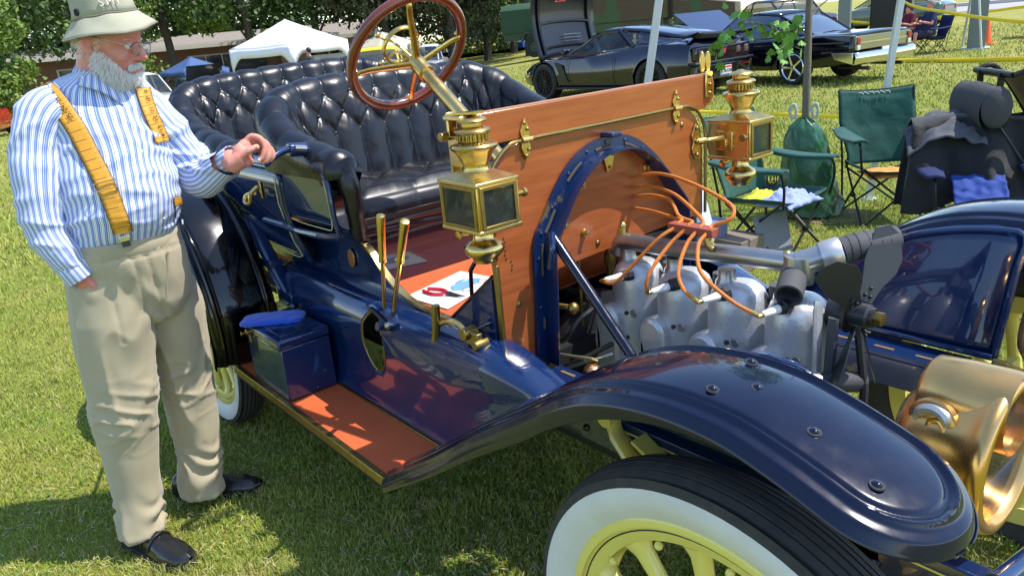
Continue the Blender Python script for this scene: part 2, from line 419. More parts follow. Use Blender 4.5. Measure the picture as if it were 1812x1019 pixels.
# ------------------------------------------------ running boards
for s in (-1, 1):
    y0, y1 = sorted((s*.795, s*.598)); 
    P(MB().box((-1.40, y0, .405), (-.195, y1, .424)), 'running_board', orange)
    yo = s*.806
    P(MB().box((-1.42, yo-.011, .392), (-.176, yo+.011, .428)), 'board_trim', brassd, bev=.003)
    P(MB().box((-.195, y0, .392), (-.178, y1, .4275)), 'board_trim', brassd, bev=.003)
    yi = s*.591
    P(MB().box((-1.42, yi-.006, .396), (-.18, yi+.006, .4285)), 'board_trim', brassd, bev=.002)
    P(MB().box((-1.42, y0-.005, .36), (-.20, y1, .39)), 'board_frame', dark)
    for x in (-1.1, -.45):
        P(MB().box((x-.02, min(s*.44, s*.78), .33), (x+.02, max(s*.44, s*.78), .358)), 'board_bracket', dark)
# splash apron between body sill and running board, with the lever slot in it
def fz(x): return interp([(a_, b_) for a_, b_ in fpath], x)
def apron(s, hole):
    sec = bez([(0, s*.452, .803), (0, s*.500, .800), (0, s*.545, .782), (0, s*.572, .735), (0, s*.575, .66), (0, s*.568, .56), (0, s*.578, .47), (0, s*.590, .432)], 7)
    xs = np.linspace(-1.40, .46, 342); rows = []
    hc = (-.595, .674); ra, rb = .072, .108
    for x in xs:
        t = min(1, max(0, (x-.02)/.34)); t = t*t*(3-2*t); row = []
        for p in sec:
            rel = (p.z-.432)/(.803-.432); lo = .432 if x < -.18 else max(.432, fz(x)-.02); hi = max(lo+.03, lerp(.803, .706, t))
            if x > .30: hi = max(hi, lo+.03)
            yy = p.y*(1-.0*t)-s*.0; row.append(V(x, lerp(p.y, s*(.43+.125*(1-rel)), t*.5), lerp(lo, hi, rel)))
        rows.append(row)
    mb = MB(); nv = len(sec); vs = [p for r in rows for p in r]
    def inside(p): return hole and ((p.x-hc[0])/ra)**2+((p.z-hc[1])/rb)**2 < 1 and p.z < .80
    fs = []; ins = [inside(p) for p in vs]; used = set()
    for i in range(len(xs)-1):
        for j in range(nv-1):
            q = (i*nv+j, (i+1)*nv+j, (i+1)*nv+j+1, i*nv+j+1)
            if sum(ins[k] for k in q) >= 2: continue
            fs.append(q if s < 0 else q[::-1])
            for k in q:
                if ins[k]: used.add(k)
    for k in used:
        p = vs[k]; dx, dz = (p.x-hc[0])/ra, (p.z-hc[1])/rb; r = math.hypot(dx, dz) or 1
        vs[k] = V(hc[0]+dx/r*ra, p.y, hc[1]+dz/r*rb)
    return P(MB().add(vs, fs), 'splash_apron', navy, smooth=60, solid=.003)
apron(-1, True); apron(1, False)
# rolled lip round the slot
lip = []
for i in range(49):
    a = 2*PI*i/48; x = -.595+.072*math.cos(a); z = .674+.108*math.sin(a)
    y = interp([(.43, -.590), (.47, -.578), (.56, -.568), (.66, -.575), (.735, -.572), (.782, -.545), (.80, -.50)], z)
    lip.append((x, y-.001, min(z, .80)))
P(MB().tube(lip[:-1], .0035, 8, closed=True), 'slot_lip', brassd)
P(MB().tube([(-1.38, -.462, .808), (-.1, -.462, .808)], .006, 8), 'sill_bead', navy)

# ------------------------------------------------ firewall
w2 = .455
low = [(-w2, .683), (-w2-.008, 1.03), (-.452, 1.16), (-.445, 1.24), (-.425, 1.30), (-.385, 1.342), (-.335, 1.356), (.335, 1.356), (.385, 1.350), (.43, 1.325), (.462, 1.27), (.470, 1.20), (.470, .975), (.27, .974), (-.228, .957), (-.33, .84), (-.345, .683)]
fw_o = P(MB().prism([(0, y, z) for y, z in low], (-.024, 0, 0)), 'dash_board', wood, bev=.003)
upb = [(-.521, 1.362), (-.521, 1.448), (.50, 1.448), (.525, 1.438), (.535, 1.415), (.533, 1.375), (.515, 1.35), (.48, 1.338), (.43, 1.334), (.41, 1.345), (.385, 1.358), (.335, 1.362)]
P(MB().prism([(.002, y, z) for y, z in upb], (-.026, 0, 0)), 'upper_board', wood, bev=.003)
P(MB().box((-.0235, -.52, 1.4485), (.0, .50, 1.4505)), 'board_top_edge', woodedge)
P(MB().box((-.012, -.468, .672), (.006, -.4575, 1.03)), 'edge_strip', brassd, bev=.001)
# brass bead following the hinge line and lamp bracket
bead = bez([(.006, -.470, 1.255), (.008, -.452, 1.30), (.008, -.40, 1.345), (.008, -.325, 1.359), (.008, 0, 1.359), (.008, .325, 1.359), (.008, .40, 1.352), (.008, .445, 1.322), (.008, .474, 1.26), (.008, .4745, 1.10), (.006, .4745, .98)], 8)
P(MB().tube(bead, .0055, 8), 'beading', brassd)
def lobed(cy, cz, L, Wd, x0=.003, th=.006):
    """plate with trefoil ends, lying on the board, long side vertical"""
    pts = []
    for a in range(40):
        t = 2*PI*a/40; zz = math.sin(t); yy = math.cos(t)
        wv = Wd*(.55+.45*abs(math.sin(2.4*zz*PI/2))**1.3) if abs(zz) < .97 else Wd*.3
        pts.append((x0, cy+wv/2*yy*(1 if abs(zz) < .85 else .9), cz+L/2*zz))
    return MB().prism(pts, (th, 0, 0))
for y in (-.325, .325):
    h = P(lobed(y, 1.359, .115, .036), 'hinge', brass, bev=.0015)
    for dz in (-.045, -.028, .028, .045):
        MB().ball((.011, y+(.007 if dz in (-.028, .028) else -.003), 1.359+dz), .0055, 10, 6, (.6, 1, 1)).build('screw', brassd, h)
    MB().cyl((.012, y-.017, 1.359), (.012, y+.017, 1.359), .009, 12).build('hinge_pin', brass, h)
h = P(lobed(.425, 1.235, .12, .045), 'lamp_bracket', brass, bev=.0015)
for dz in (-.045, 0, .045): MB().ball((.013, .425, 1.235+dz), .008, 10, 6, (.7, 1, 1)).build('bolt', brassd, h)
MB().tube(bez([(.01, .43, 1.235), (.03, .47, 1.235), (.05, .52, 1.238)], 5), [.012]*4+[.008]*7, 10).build('bracket_arm', brass, h)
h = P(lobed(-.44, 1.235, .12, .045), 'lamp_bracket', brass, bev=.0015)
MB().tube([(.01, -.44, 1.22), (.02, -.47, 1.22)], .01, 10).build('bracket_arm', brass, h)
h = P(MB().prism([(.003, -.03, 1.275), (.003, .03, 1.275), (.003, .01, 1.215), (.003, -.01, 1.21)], (.006, 0, 0)), 'arch_catch', brass, bev=.002)
for a in ((-.016, 1.262), (.016, 1.262), (0, 1.225)): MB().ball((.011, a[0], a[1]), .005, 8, 6).build('screw', brassd, h)
# windshield clamp plates at both top corners
for y, sg in ((.497, 1), (-.50, -1)):
    c = P(MB().cbox((.006, y, 1.415), (.008, .036, .085)), 'windshield_clamp', brass, bev=.003)
    for dz in (-.028, 0, .026): MB().ball((.012, y, 1.415+dz), .006, 10, 6).build('screw', brassd, c)
    if sg > 0:
        for dy in (-.016, .014):
            MB().prism([(-.01, y+dy+.013*math.cos(a), 1.487+.034*math.sin(a)) for a in np.linspace(0, 2*PI, 17)[:-1]], (.006, 0, .0)).build('clamp_ear', brass, c, bev=.001)
    else:
        MB().box((-.05, -.545, 1.30), (-.04, -.515, 1.46)).box((-.055, -.55, 1.44), (.02, -.50, 1.452)).build('clamp_leg', brass, c, bev=.003)
        MB().lathe([(.012, 0), (.012, .02)], (-.045, -.55, 1.40), (0, -1, 0), 12).build('clamp_nut', brassd, c)
        MB().prism([(-.03, -.548, 1.453), (.035, -.53, 1.455), (.06, -.50, 1.458), (.03, -.488, 1.456), (-.02, -.50, 1.453)], (0, 0, .005)).build('clamp_lip', brass, c)
        MB().cbox((-.02, -.54, 1.36), (.05, .012, .08)).build('clamp_plate', brass, c, bev=.003)
# bolts and screws through the board
for y, z in ((-.122, 1.193), (.171, 1.193), (-.204, 1.086), (-.118, 1.045)):
    P(MB().cyl((0, y, z), (.007, y, z), .012, 16).cyl((.007, y, z), (.022, y, z), .0085, 6), 'brass_bolt', brass, bev=.0008)
for y, z in ((-.395, .895), (-.395, .746), (-.06, .997), (.36, 1.3)):
    P(MB().ball((.001, y, z), .009, 12, 6, (.5, 1, 1)), 'brass_screw', brassd)
P(MB().cyl((.0008, -.06, .997), (.0016, -.06, .997), .010, 20), 'bored_hole', dark)
for i in range(9):
    P(MB().ball((.0005, -.43+.003*(i % 2)+(.0 if i < 6 else .02), 1.10-.012*i), .0028, 6, 4), 'screw_hole', dark)

# ------------------------------------------------ hood arch on the firewall
av = bez([(0, -.352, .69), (0, -.338, .90), (0, -.328, 1.06), (0, -.290, 1.125), (0, -.205, 1.236), (0, -.105, 1.302), (0, 0, 1.320), (0, .105, 1.302), (0, .205, 1.236), (0, .285, 1.150), (0, .345, 1.07), (0, .352, .98), (0, .352, .84), (0, .355, .69)], 6)
def off2(pts, d):
    out = []
    for i, p in enumerate(pts):
        t = (pts[min(i+1, len(pts)-1)]-pts[max(i-1, 0)]).normalized(); out.append(p+V(0, -t.z, t.y)*-d if False else p+V(0, t.z, -t.y)*d)
    return out
inn = off2(av, .036); inn2 = off2(av, .041)
rows = []
for i, p in enumerate(av):
    q, r = inn[i], inn2[i]
    rows.append([V(.003, p.y, p.z), V(.012, p.y, p.z), V(.014, q.y, q.z), V(.066, q.y, q.z), V(.066, r.y, r.z), V(.003, r.y, r.z)])
P(MB().grid(rows, flip=False), 'hood_arch', navyworn, smooth=40, weld=True)
for k in range(0, len(av), 5):
    a = av[k].lerp(inn[k], .45); P(MB().ball((.0145, a.y, a.z), .0055, 8, 6, (.6, 1, 1)), 'arch_rivet', navy)
for k in range(3, 44, 1):   # worn felt strips on the lip, thin pieces between gaps
    if k % 8 in (0, 1, 2, 3):
        a = av[k].lerp(inn[k], .78); b = av[k+1].lerp(inn[k+1], .78)
        P(MB().tube([(.0145, a.y, a.z), (.0145, b.y, b.z)], .0042, 6), 'felt_strip', mat('worn felt', (.085, .065, .045), .9))
P(MB().box((.0, -.025, 1.318), (.05, .018, 1.333)), 'arch_latch', navy, bev=.004)
# diagonal strut
P(MB().tube([(.06, -.300, 1.085), (.40, -.32, .77)], .015, 14), 'brace_tube', black)
P(MB().tube(bez([(.07, -.31, 1.10), (.085, -.325, 1.06), (.075, -.33, 1.0)], 5), .010, 8), 'brace_lug', navy)

# ------------------------------------------------ engine
eng = thing('engine', None, None, (.38, 0, .5)); eng.parent = car; eng.location = V(.38, 0, .5)-WL[car]
def E_(mb, nm, m, **k): return mb.build(nm, m, eng, **k)
E_(MB().box((-.02, -.15, .40), (.76, .15, .60)), 'crankcase', alu, bev=.02)
for i, x in enumerate((.11, .29, .47, .65)):
    prof = [(.084, .58), (.084, .70), (.083, .80), (.082, .875), (.078, .905), (.068, .928), (.052, .942), (.030, .948), (0, .949)]
    c = E_(MB().lathe(prof, (x, 0, 0), (0, 0, 1), 40, cap=False), 'cylinder', alu)
    # valve pocket bulging towards the viewer
    for (bx, bw, bz, bh) in ((x-.040, .095, .585, .235),):
        pk = []
        for a in range(13):
            t = PI*a/12; pk.append((bx+bw/2*math.cos(t)*(1 if True else 0), -.105, bz+bh-.05+.05*math.sin(t)))
        pk = [(bx+bw/2, -.105, bz)]+pk+[(bx-bw/2, -.105, bz)]; pk = [(q_[0], -.118, q_[2]) for q_ in pk]
        MB().prism(pk, (0, .06, 0)).build('valve_pocket', alu, c, bev=.012)
        for q_ in (.60, .72, .80): MB().lathe([(.007, 0), (.007, .008), (0, .010)], (bx+bw/2+.012, -.078, q_), (0, -1, 0), 6).build('stud', steel, c)
    MB().prism([(x-.075+.012*math.cos(t)*1, -.118, .70+.045*math.sin(t)) for t in np.linspace(0, 2*PI, 15)[:-1]], (0, .02, 0)).build('cast_boss', alu, c, bev=.003)
    MB().lathe([(.034, .92), (.030, .945), (.024, .955), (.024, .98)], (x-.035, -.005, 0), (0, 0, 1), 20).build('outlet_neck', alup, c)
    MB().lathe([(.012, 0), (.010, .002), (.012, .004)], (x+.04, -.073, .80), (0, -1, 0), 20).build('cast_mark', alup, c)
for x in (.20, .38, .56):
    E_(MB().cyl((x, .04, .885), (x, .04, .945), .02, 14), 'jacket_joint', hoser)
# water pipe
wp = bez([(.035, -.005, .955), (.042, -.005, .985), (.075, -.005, 1.00), (.25, -.005, 1.006), (.45, -.005, 1.022), (.60, -.005, 1.030), (.645, -.005, 1.032)], 6)
E_(MB().tube(wp, .026, 18), 'water_pipe', alup)
E_(MB().lathe([(.038, -.035), (.040, 0), (.036, .035)], (.648, -.005, 1.018), (0, 0, 1), 20).tube([(.645, -.005, 1.03), (.70, .03, 1.052)], .032, 16), 'pipe_elbow', alup, smooth=50)
E_(MB().lathe([(.036, 0), (.038, .004), (.038, .045), (.035, .05)], (.69, .024, 1.048), (.075, .06, .03), 20), 'pipe_collar', mat('galvanised collar', (.55, .55, .55), .4, .8))
hs = [V(.725, .055, 1.062), V(.75, .085, 1.072), V(.78, .134, 1.075), V(.80, .17, 1.078)]
hh = E_(MB().tube(bez(hs, 8), .034, 18), 'radiator_hose', hoser)
for i in range(5):
    a = bez(hs, 8)[3+i*4]; MB().lathe([(.0347, -.001), (.0347, .001)], a, (.05, .06, .012), 18).build('hose_rib', dark, hh)
# short hose, open end to the viewer
d = V(.34, -.86, -.34).normalized(); a0 = V(.645, -.02, 1.005)
prof = [(.030, 0), (.034, .01), (.034, .082), (.029, .083), (.028, .03), (0, .028)]
E_(MB().lathe(prof, a0, d, 24, cap=False), 'open_hose', hoser)
for x in (.055, .38, .615):
    E_(MB().cyl((x, -.005, 1.02), (x, -.005, 1.045), .013, 8).ball((x, -.005, 1.048), .013, 10, 6), 'brass_petcock', brass)
E_(MB().cyl((-.03, .02, .86), (-.03, .02, 1.0), .012, 12).cyl((-.03, .02, .90), (-.03, .02, .94), .018, 8), 'priming_cup', brassd)
E_(MB().cyl((-.05, -.10, .72), (-.05, -.10, .99), .006, 8), 'control_rod', brassd)
# fan
fh = V(.815, 0, .931)
fan = thing('fan', None, None, fh); fan.parent = car; fan.location = fh-WL[car]
MB().lathe([(.0, -.055), (.030, -.05), (.030, .015), (.024, .02), (.024, .03)], fh, (1, 0, 0), 24).build('fan_hub', steel, fan)
MB().lathe([(.018, .028), (.018, .048), (.010, .05)], fh, (1, 0, 0), 6).build('hub_nut', brassd, fan)
fanm = mat('fan blade enamel', (.035, .036, .036), .38, .2, 0, .5, bump=(60, .06, .002))
for ang in (52, 134, 232, 296):
    a = math.radians(ang); e = V(0, math.cos(a), math.sin(a)); tq = V(0, -math.sin(a), math.cos(a)); ax = V(1, 0, 0)
    tw = math.radians(-36); ch = tq*math.cos(tw)+ax*math.sin(tw)
    out = [(.035, -.018), (.08, -.028), (.13, -.050), (.17, -.052), (.225, -.022), (.235, .010), (.215, .040), (.13, .038), (.07, .022), (.035, .018)]
    b = MB().prism([fh+V(-.01, 0, 0)+e*r+ch*c for r, c in out], (.0025, 0, 0)).build('fan_blade', fanm, fan, bev=.0006)
    for r, c in ((.05, -.006), (.05, .008), (.07, 0)):
        MB().ball(fh+e*r+ch*c+V(-.004, 0, 0), .0045, 8, 6).build('blade_rivet', steel, b)
E_(MB().lathe([(.05, -.02), (.045, -.01), (.045, .01), (.05, .02)], (.765, 0, .931), (1, 0, 0), 28), 'fan_pulley', steel)
E_(MB().tube([(.77, -.05, .93), (.77, -.065, .75), (.77, -.06, .60)], .012, 8, flat=((1, 0, 0), 1.2)), 'fan_belt', hoser)
E_(MB().tube([(.74, -.07, .97), (.742, -.075, .96), (.742, -.06, .55)], .017, 8, flat=((1, 0, 0), .5)), 'fan_bracket', alu)
E_(MB().tube([(.80, .01, .90), (.84, -.02, .75), (.84, -.02, .62)], .011, 8), 'fan_stay', steel)
E_(MB().cyl((.755, -.085, .765), (.83, .0, .762), .026, 18), 'lower_hose', hoser)
E_(MB().cyl((.742, -.100, .766), (.758, -.082, .765), .028, 18), 'lower_hose_clip', mat('galvanised collar', (.55, .55, .55), .4, .8))
# spark plugs
plug = []
for i, (tp, bs) in enumerate([((.118, -.165, .926), (.144, -.085, .926)), ((.296, -.165, .926), (.314, -.085, .930)), ((.468, -.165, .938), (.483, -.085, .938)), ((.646, -.165, .942), (.657, -.085, .942))]):
    tp = V(*tp); bs = V(*bs); d = (tp-bs).normalized(); L = (tp-bs).length
    p = E_(MB().lathe([(.019, -.012), (.019, .006), (.016, .008), (.016, .020)], bs, d, 8), 'spark_plug', steel)
    MB().lathe([(.012, .018), (.0125, .022), (.0095, .05), (.0085, L-.01), (.006, L-.006)], bs, d, 14).build('insulator', porc, p)
    MB().lathe([(.005, L-.008), (.0065, L-.002), (.006, L+.006), (.003, L+.012)], bs, d, 10).build('terminal', brass, p)
    plug.append(tp+d*.006)
# wooden wire block and the wires
E_(MB().box((.270, -.052, 1.072), (.420, -.012, 1.096)), 'wire_block', mat('red fibre block', (.30, .07, .045), .6, bump=(60, .1, .002)), bev=.002)
E_(MB().tube([(.395, -.045, 1.075), (.40, -.045, 1.055), (.405, -.03, 1.035)], .006, 8, flat=((0, 1, 0), 2)), 'block_bracket', brassd)
ins = [(.295, -.048, 1.097), (.330, -.048, 1.097), (.368, -.048, 1.097), (.402, -.048, 1.097)]
src = [(0, .108, 1.073), (0, .113, 1.108), (0, .106, 1.14), (0, .108, 1.172)]
mids = [[(.10, .09, 1.077), (.22, .03, 1.088), (.27, -.005, 1.098)],
        [(.09, .10, 1.125), (.20, .05, 1.13), (.27, .0, 1.105)],
        [(.10, .09, 1.155), (.22, .05, 1.15), (.33, .01, 1.112)],
        [(.12, .10, 1.195), (.28, .06, 1.185), (.42, .03, 1.150), (.445, .0, 1.12)]]
for k in range(4):
    E_(MB().tube(bez([src[k]]+mids[k]+[V(*ins[k])+V(0, .03, .003), V(*ins[k])+V(0, .012, -.004)], 8), .0055, 8), 'ignition_wire', wireo)
down = [[(.27, -.09, 1.06), (.22, -.14, .99), (.175, -.175, .935)], [(.31, -.09, 1.05), (.30, -.15, 1.0), (.295, -.175, .96)],
        [(.365, -.09, 1.055), (.385, -.15, 1.0), (.42, -.17, .96)], [(.405, -.09, 1.06), (.46, -.15, 1.01), (.57, -.175, .965)]]
for k in range(4):
    w_ = E_(MB().tube(bez([V(*ins[k])+V(0, -.0, -.012)]+down[k]+[plug[k]], 8), .0055, 8), 'plug_wire', wireo)
    dd = (plug[k]-V(*down[k][2])).normalized(); MB().cyl(plug[k]-dd*.022, plug[k], .0062, 8).build('wire_sleeve', brassd, w_)
# clutter behind the engine
E_(MB().lathe([(.0, 0), (.20, .01), (.20, .06), (.12, .07), (0, .07)], (-.12, 0, .60), (1, 0, 0), 36), 'flywheel', steel)
E_(MB().box((-.10, -.30, .44), (.60, -.18, .50)), 'engine_pan', steel, bev=.01)
E_(MB().tube(bez([(-.1, -.22, .72), (.02, -.25, .74), (.06, -.22, .80), (.07, -.16, .83)], 6), .008, 8), 'control_rod', steel)
E_(MB().tube([(-.02, -.28, .62), (.16, -.18, .74)], .008, 8), 'control_rod', steel)
E_(MB().tube([(.0, -.30, .64), (.18, -.20, .72)], .006, 8), 'control_rod', alup)
E_(MB().prism([(.02, -.28, .70), (.15, -.26, .715), (.155, -.24, .70), (.04, -.25, .685)], (0, 0, .006)), 'pedal_plate', cream, bev=.001)
E_(MB().cyl((-.05, -.30, .86), (.08, -.26, .86), .010, 8).ball((.085, -.26, .86), .018, 10, 6), 'oil_fitting', brassd)
E_(MB().ball((.16, -.27, .685), .028, 14, 8, (1, 1, .7)), 'copper_cap', mat('copper', (.6, .32, .18), .35, 1))
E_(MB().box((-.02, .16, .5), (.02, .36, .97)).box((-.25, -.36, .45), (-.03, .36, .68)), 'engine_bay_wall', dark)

# ------------------------------------------------ body
ym = .47
def panel(pts, d, name, m, **k): return P(MB().prism(pts, d), name, m, **k)
for s in (-1, 1):
    y = s*ym; dy = (0, -s*.02, 0)
    # lower side of the front body with the concave cut down to the sill
    cut = bez([(-.765, y, .990), (-.70, y, .945), (-.645, y, .895), (-.56, y, .845), (-.47, y, .818), (-.36, y, .808)], 5)
    panel([(-1.40, y, .80), (-1.40, y, 1.02)]+[(p.x, p.y, p.z) for p in cut]+[(-.26, y, .803), (-.26, y, .80)], dy, 'body_side', navy, bev=.002)
    P(MB().sweep([(-.004, -.012), (.004, -.012), (.004, .012), (-.004, .012)], [p+V(0, s*.000, .003) for p in cut]+[V(-.26, y, .808)], up=(0, 1, 0)), 'sill_trim', brass)
    panel([(-.26, y, .70), (-.26, y, .80), (-.025, y, .985), (-.025, y, .70)], dy, 'footwell_side', navy, bev=.002)
    P(MB().tube([(-.265, y-s*.008, .806), (-.025, y-s*.008, .992)], .006, 8), 'footwell_bead', maroon)
    P(MB().tube(bez([(-.19, y+s*.003, .735), (-.13, y+s*.003, .80), (-.04, y+s*.003, .85)], 5), .004, 6), 'moulding', navy)
for x, z in ((-.735, .972), (-.70, .94), (-.66, .905), (-.60, .868), (-.52, .834), (-.44, .818), (-.37, .812)):
    P(MB().ball((x, -.4715, z), .0035, 8, 5, (1, .5, 1)), 'trim_screw', brassd)
P(MB().box((-.76, -.45, .78), (-.24, .45, .80)), 'floor_board', orange)
P(MB().prism([(-.24, -.45, .785), (-.02, -.45, .975), (-.02, .45, .975), (-.24, .45, .785)], (-.01, 0, .012)), 'toe_board', orange)
P(MB().box((-.775, -.45, .80), (-.76, .45, 1.0)), 'seat_front_panel', mat('dark purple blue panel', (.012, .010, .030), .12, 0, 1), bev=.002)
P(MB().lathe([(0, 0), (1, 0), (1, .05), (.9, .08), (0, .08)], (0, 0, 0), (0, 1, 0), 28, cap=False), 'tmp', brass) if False else None
# copper oval plate
pl = P(MB().prism([(-.86+.024*math.cos(t), -.4935+.02, .905+.036*math.sin(t)) for t in np.linspace(0, 2*PI, 29)[:-1]], (0, -.006, 0)), 'oval_plate', mat('copper', (.6, .32, .18), .35, 1), bev=.001)
# battered flare between side panel and lower body is the seat riser; outer seat sides
for s in (-1, 1):
    yy = lambda z: s*(.50+.085*min(1, max(0, (z-1.0)/.12)))
    prof = [(-1.33, 1.02), (-1.34, 1.20), (-1.31, 1.36), (-1.22, 1.42), (-1.12, 1.36), (-1.0, 1.30), (-.86, 1.27), (-.76, 1.262), (-.715, 1.22), (-.69, 1.10), (-.70, 1.035), (-.72, 1.015)]
    rows = []
    nz = 8
    top = bez([(-1.36, 0, 1.27), (-1.26, 0, 1.272), (-1.12, 0, 1.270), (-1.0, 0, 1.266), (-.88, 0, 1.262), (-.77, 0, 1.258), (-.715, 0, 1.24)], 4)
    bot = [V(lerp(-1.36, -.715, i/(len(top)-1)), 0, lerp(1.0, 1.018, i/(len(top)-1))) for i in range(len(top))]
    for k in range(nz+1):
        t = k/nz; rows.append([V(lerp(b.x, a.x, t), s*(.50+.088*math.sin(min(1, t*4.0)*PI/2)), lerp(b.z, a.z, t)) for a, b in zip(top, bot)])
    o_ = P(MB().grid(rows, flip=(s < 0)), 'seat_side', navy, smooth=60, solid=.012)
    P(MB().tube([(-1.36, s*.585, 1.005), (-1.0, s*.585, 1.01), (-.80, s*.585, 1.02), (-.715, s*.575, 1.03)], .013, 8), 'seat_moulding', navy)
    P(MB().tube([(-.712, s*.575, 1.03), (-.705, s*.592, 1.10), (-.71, s*.592, 1.22), (-.74, s*.592, 1.262)], .010, 8), 'seat_moulding', navy)
    st = bez([(-1.16, s*.5905, 1.225), (-1.05, s*.591, 1.235), (-.90, s*.592, 1.238), (-.77, s*.592, 1.238), (-.735, s*.592, 1.20), (-.735, s*.588, 1.08), (-.76, s*.583, 1.05)], 5)
    st += bez([(-.78, s*.583, 1.048), (-1.0, s*.581, 1.045), (-1.15, s*.577, 1.055), (-1.19, s*.58, 1.10)], 4)
    P(MB().tube(st, .0018, 6), 'pinstripe', cream)
    # rear body side under the rear seat with its door
    rows = []
    for i in range(25):
        x = lerp(-2.62, -1.36, i/24); r = []
        for k in range(9):
            z = lerp(.80, 1.30, k/8); t = k/8
            wy = .47+.10*math.sin(min(1, t*1.3)*PI/2)
            wy *= 1-.18*max(0, (-2.3-x)/.32)**2
            r.append(V(x, s*wy, z))
        rows.append(r)
    P(MB().grid(rows, flip=(s > 0)), 'rear_body_side', navy, smooth=60, solid=.012)
    # door between the seats
    rows = []
    ztop = lambda x: 1.225 if x > -1.75 else 1.225
    zb = lambda x: interp([(-1.80, .98), (-1.70, .90), (-1.55, .835), (-1.40, .825), (-1.14, .83), (-1.10, .86)], x)
    for i in range(19):
        x = lerp(-1.80, -1.10, i/18)
        r = []
        for k in range(7):
            t = k/6; z = lerp(zb(x), 1.232, t); r.append(V(x, s*(.50+.094*math.sin(min(1, (z-.8)/.32)*PI/2)), z))
        rows.append(r)
    dr = P(MB().grid(rows, flip=(s > 0)), 'rear_door', navy, smooth=60, solid=.012)
    if s < 0:
        def dp(x, z): return V(x, -(.5035+.094*math.sin(min(1, (z-.8)/.32)*PI/2)), z)
        ln = [dp(x, z) for x, z in ((-1.74, 1.20), (-1.60, 1.20), (-1.40, 1.203), (-1.20, 1.205), (-1.15, 1.205), (-1.15, 1.10), (-1.15, .95), (-1.15, .88), (-1.20, .865), (-1.35, .865), (-1.50, .875), (-1.62, .92), (-1.70, 1.0), (-1.745, 1.1), (-1.74, 1.20))]
        MB().tube(ln, .002, 6).build('pinstripe', cream, dr)
        MB().tube([dp(-1.80, 1.235), dp(-1.4, 1.238), dp(-1.10, 1.238)], .006, 8).build('door_bead', navy, dr)
        h0 = dp(-1.30, 1.12)
        MB().tube(bez([h0+V(.0, -.005, .035), h0+V(.0, -.02, .03), h0+V(.0, -.045, .01), h0+V(-.005, -.050, -.02), h0+V(-.03, -.050, -.03), h0+V(-.075, -.045, -.028), h0+V(-.085, -.035, -.01), h0+V(-.06, -.028, .002), h0+V(-.02, -.02, .01)], 6), .009, 10).build('door_handle', brass, dr)
        MB().cbox(h0+V(0, -.002, .02), (.018, .006, .07)).build('handle_plate', brass, dr, bev=.002)
# lever pole blue grip at the seat corner that the man reaches for
gp = P(MB().tube(bez([(-.835, -.595, 1.328), (-.83, -.64, 1.336), (-.822, -.68, 1.334), (-.81, -.72, 1.322), (-.80, -.752, 1.305)], 5), [.014]*5+[.012]*16, 12), "spare_lug", navy)
P(MB().cyl((-.835, -.588, 1.325), (-.832, -.655, 1.334), .024, 10), 'lug_clamp', navy, bev=.003)
P(MB().cyl((-.815, -.60, 1.33), (-.812, -.64, 1.338), .012, 8), 'lug_bolt', alup)
# floor behind front seat, seat pans
P(MB().box((-1.33, -.46, .80), (-.78, .46, .99)), 'seat_box', navy)
P(MB().box((-2.55, -.47, .78), (-1.34, .47, .81)), 'rear_floor', orange)
P(MB().box((-2.45, -.46, .81), (-1.95, .46, 1.02)), 'rear_seat_box', navy)

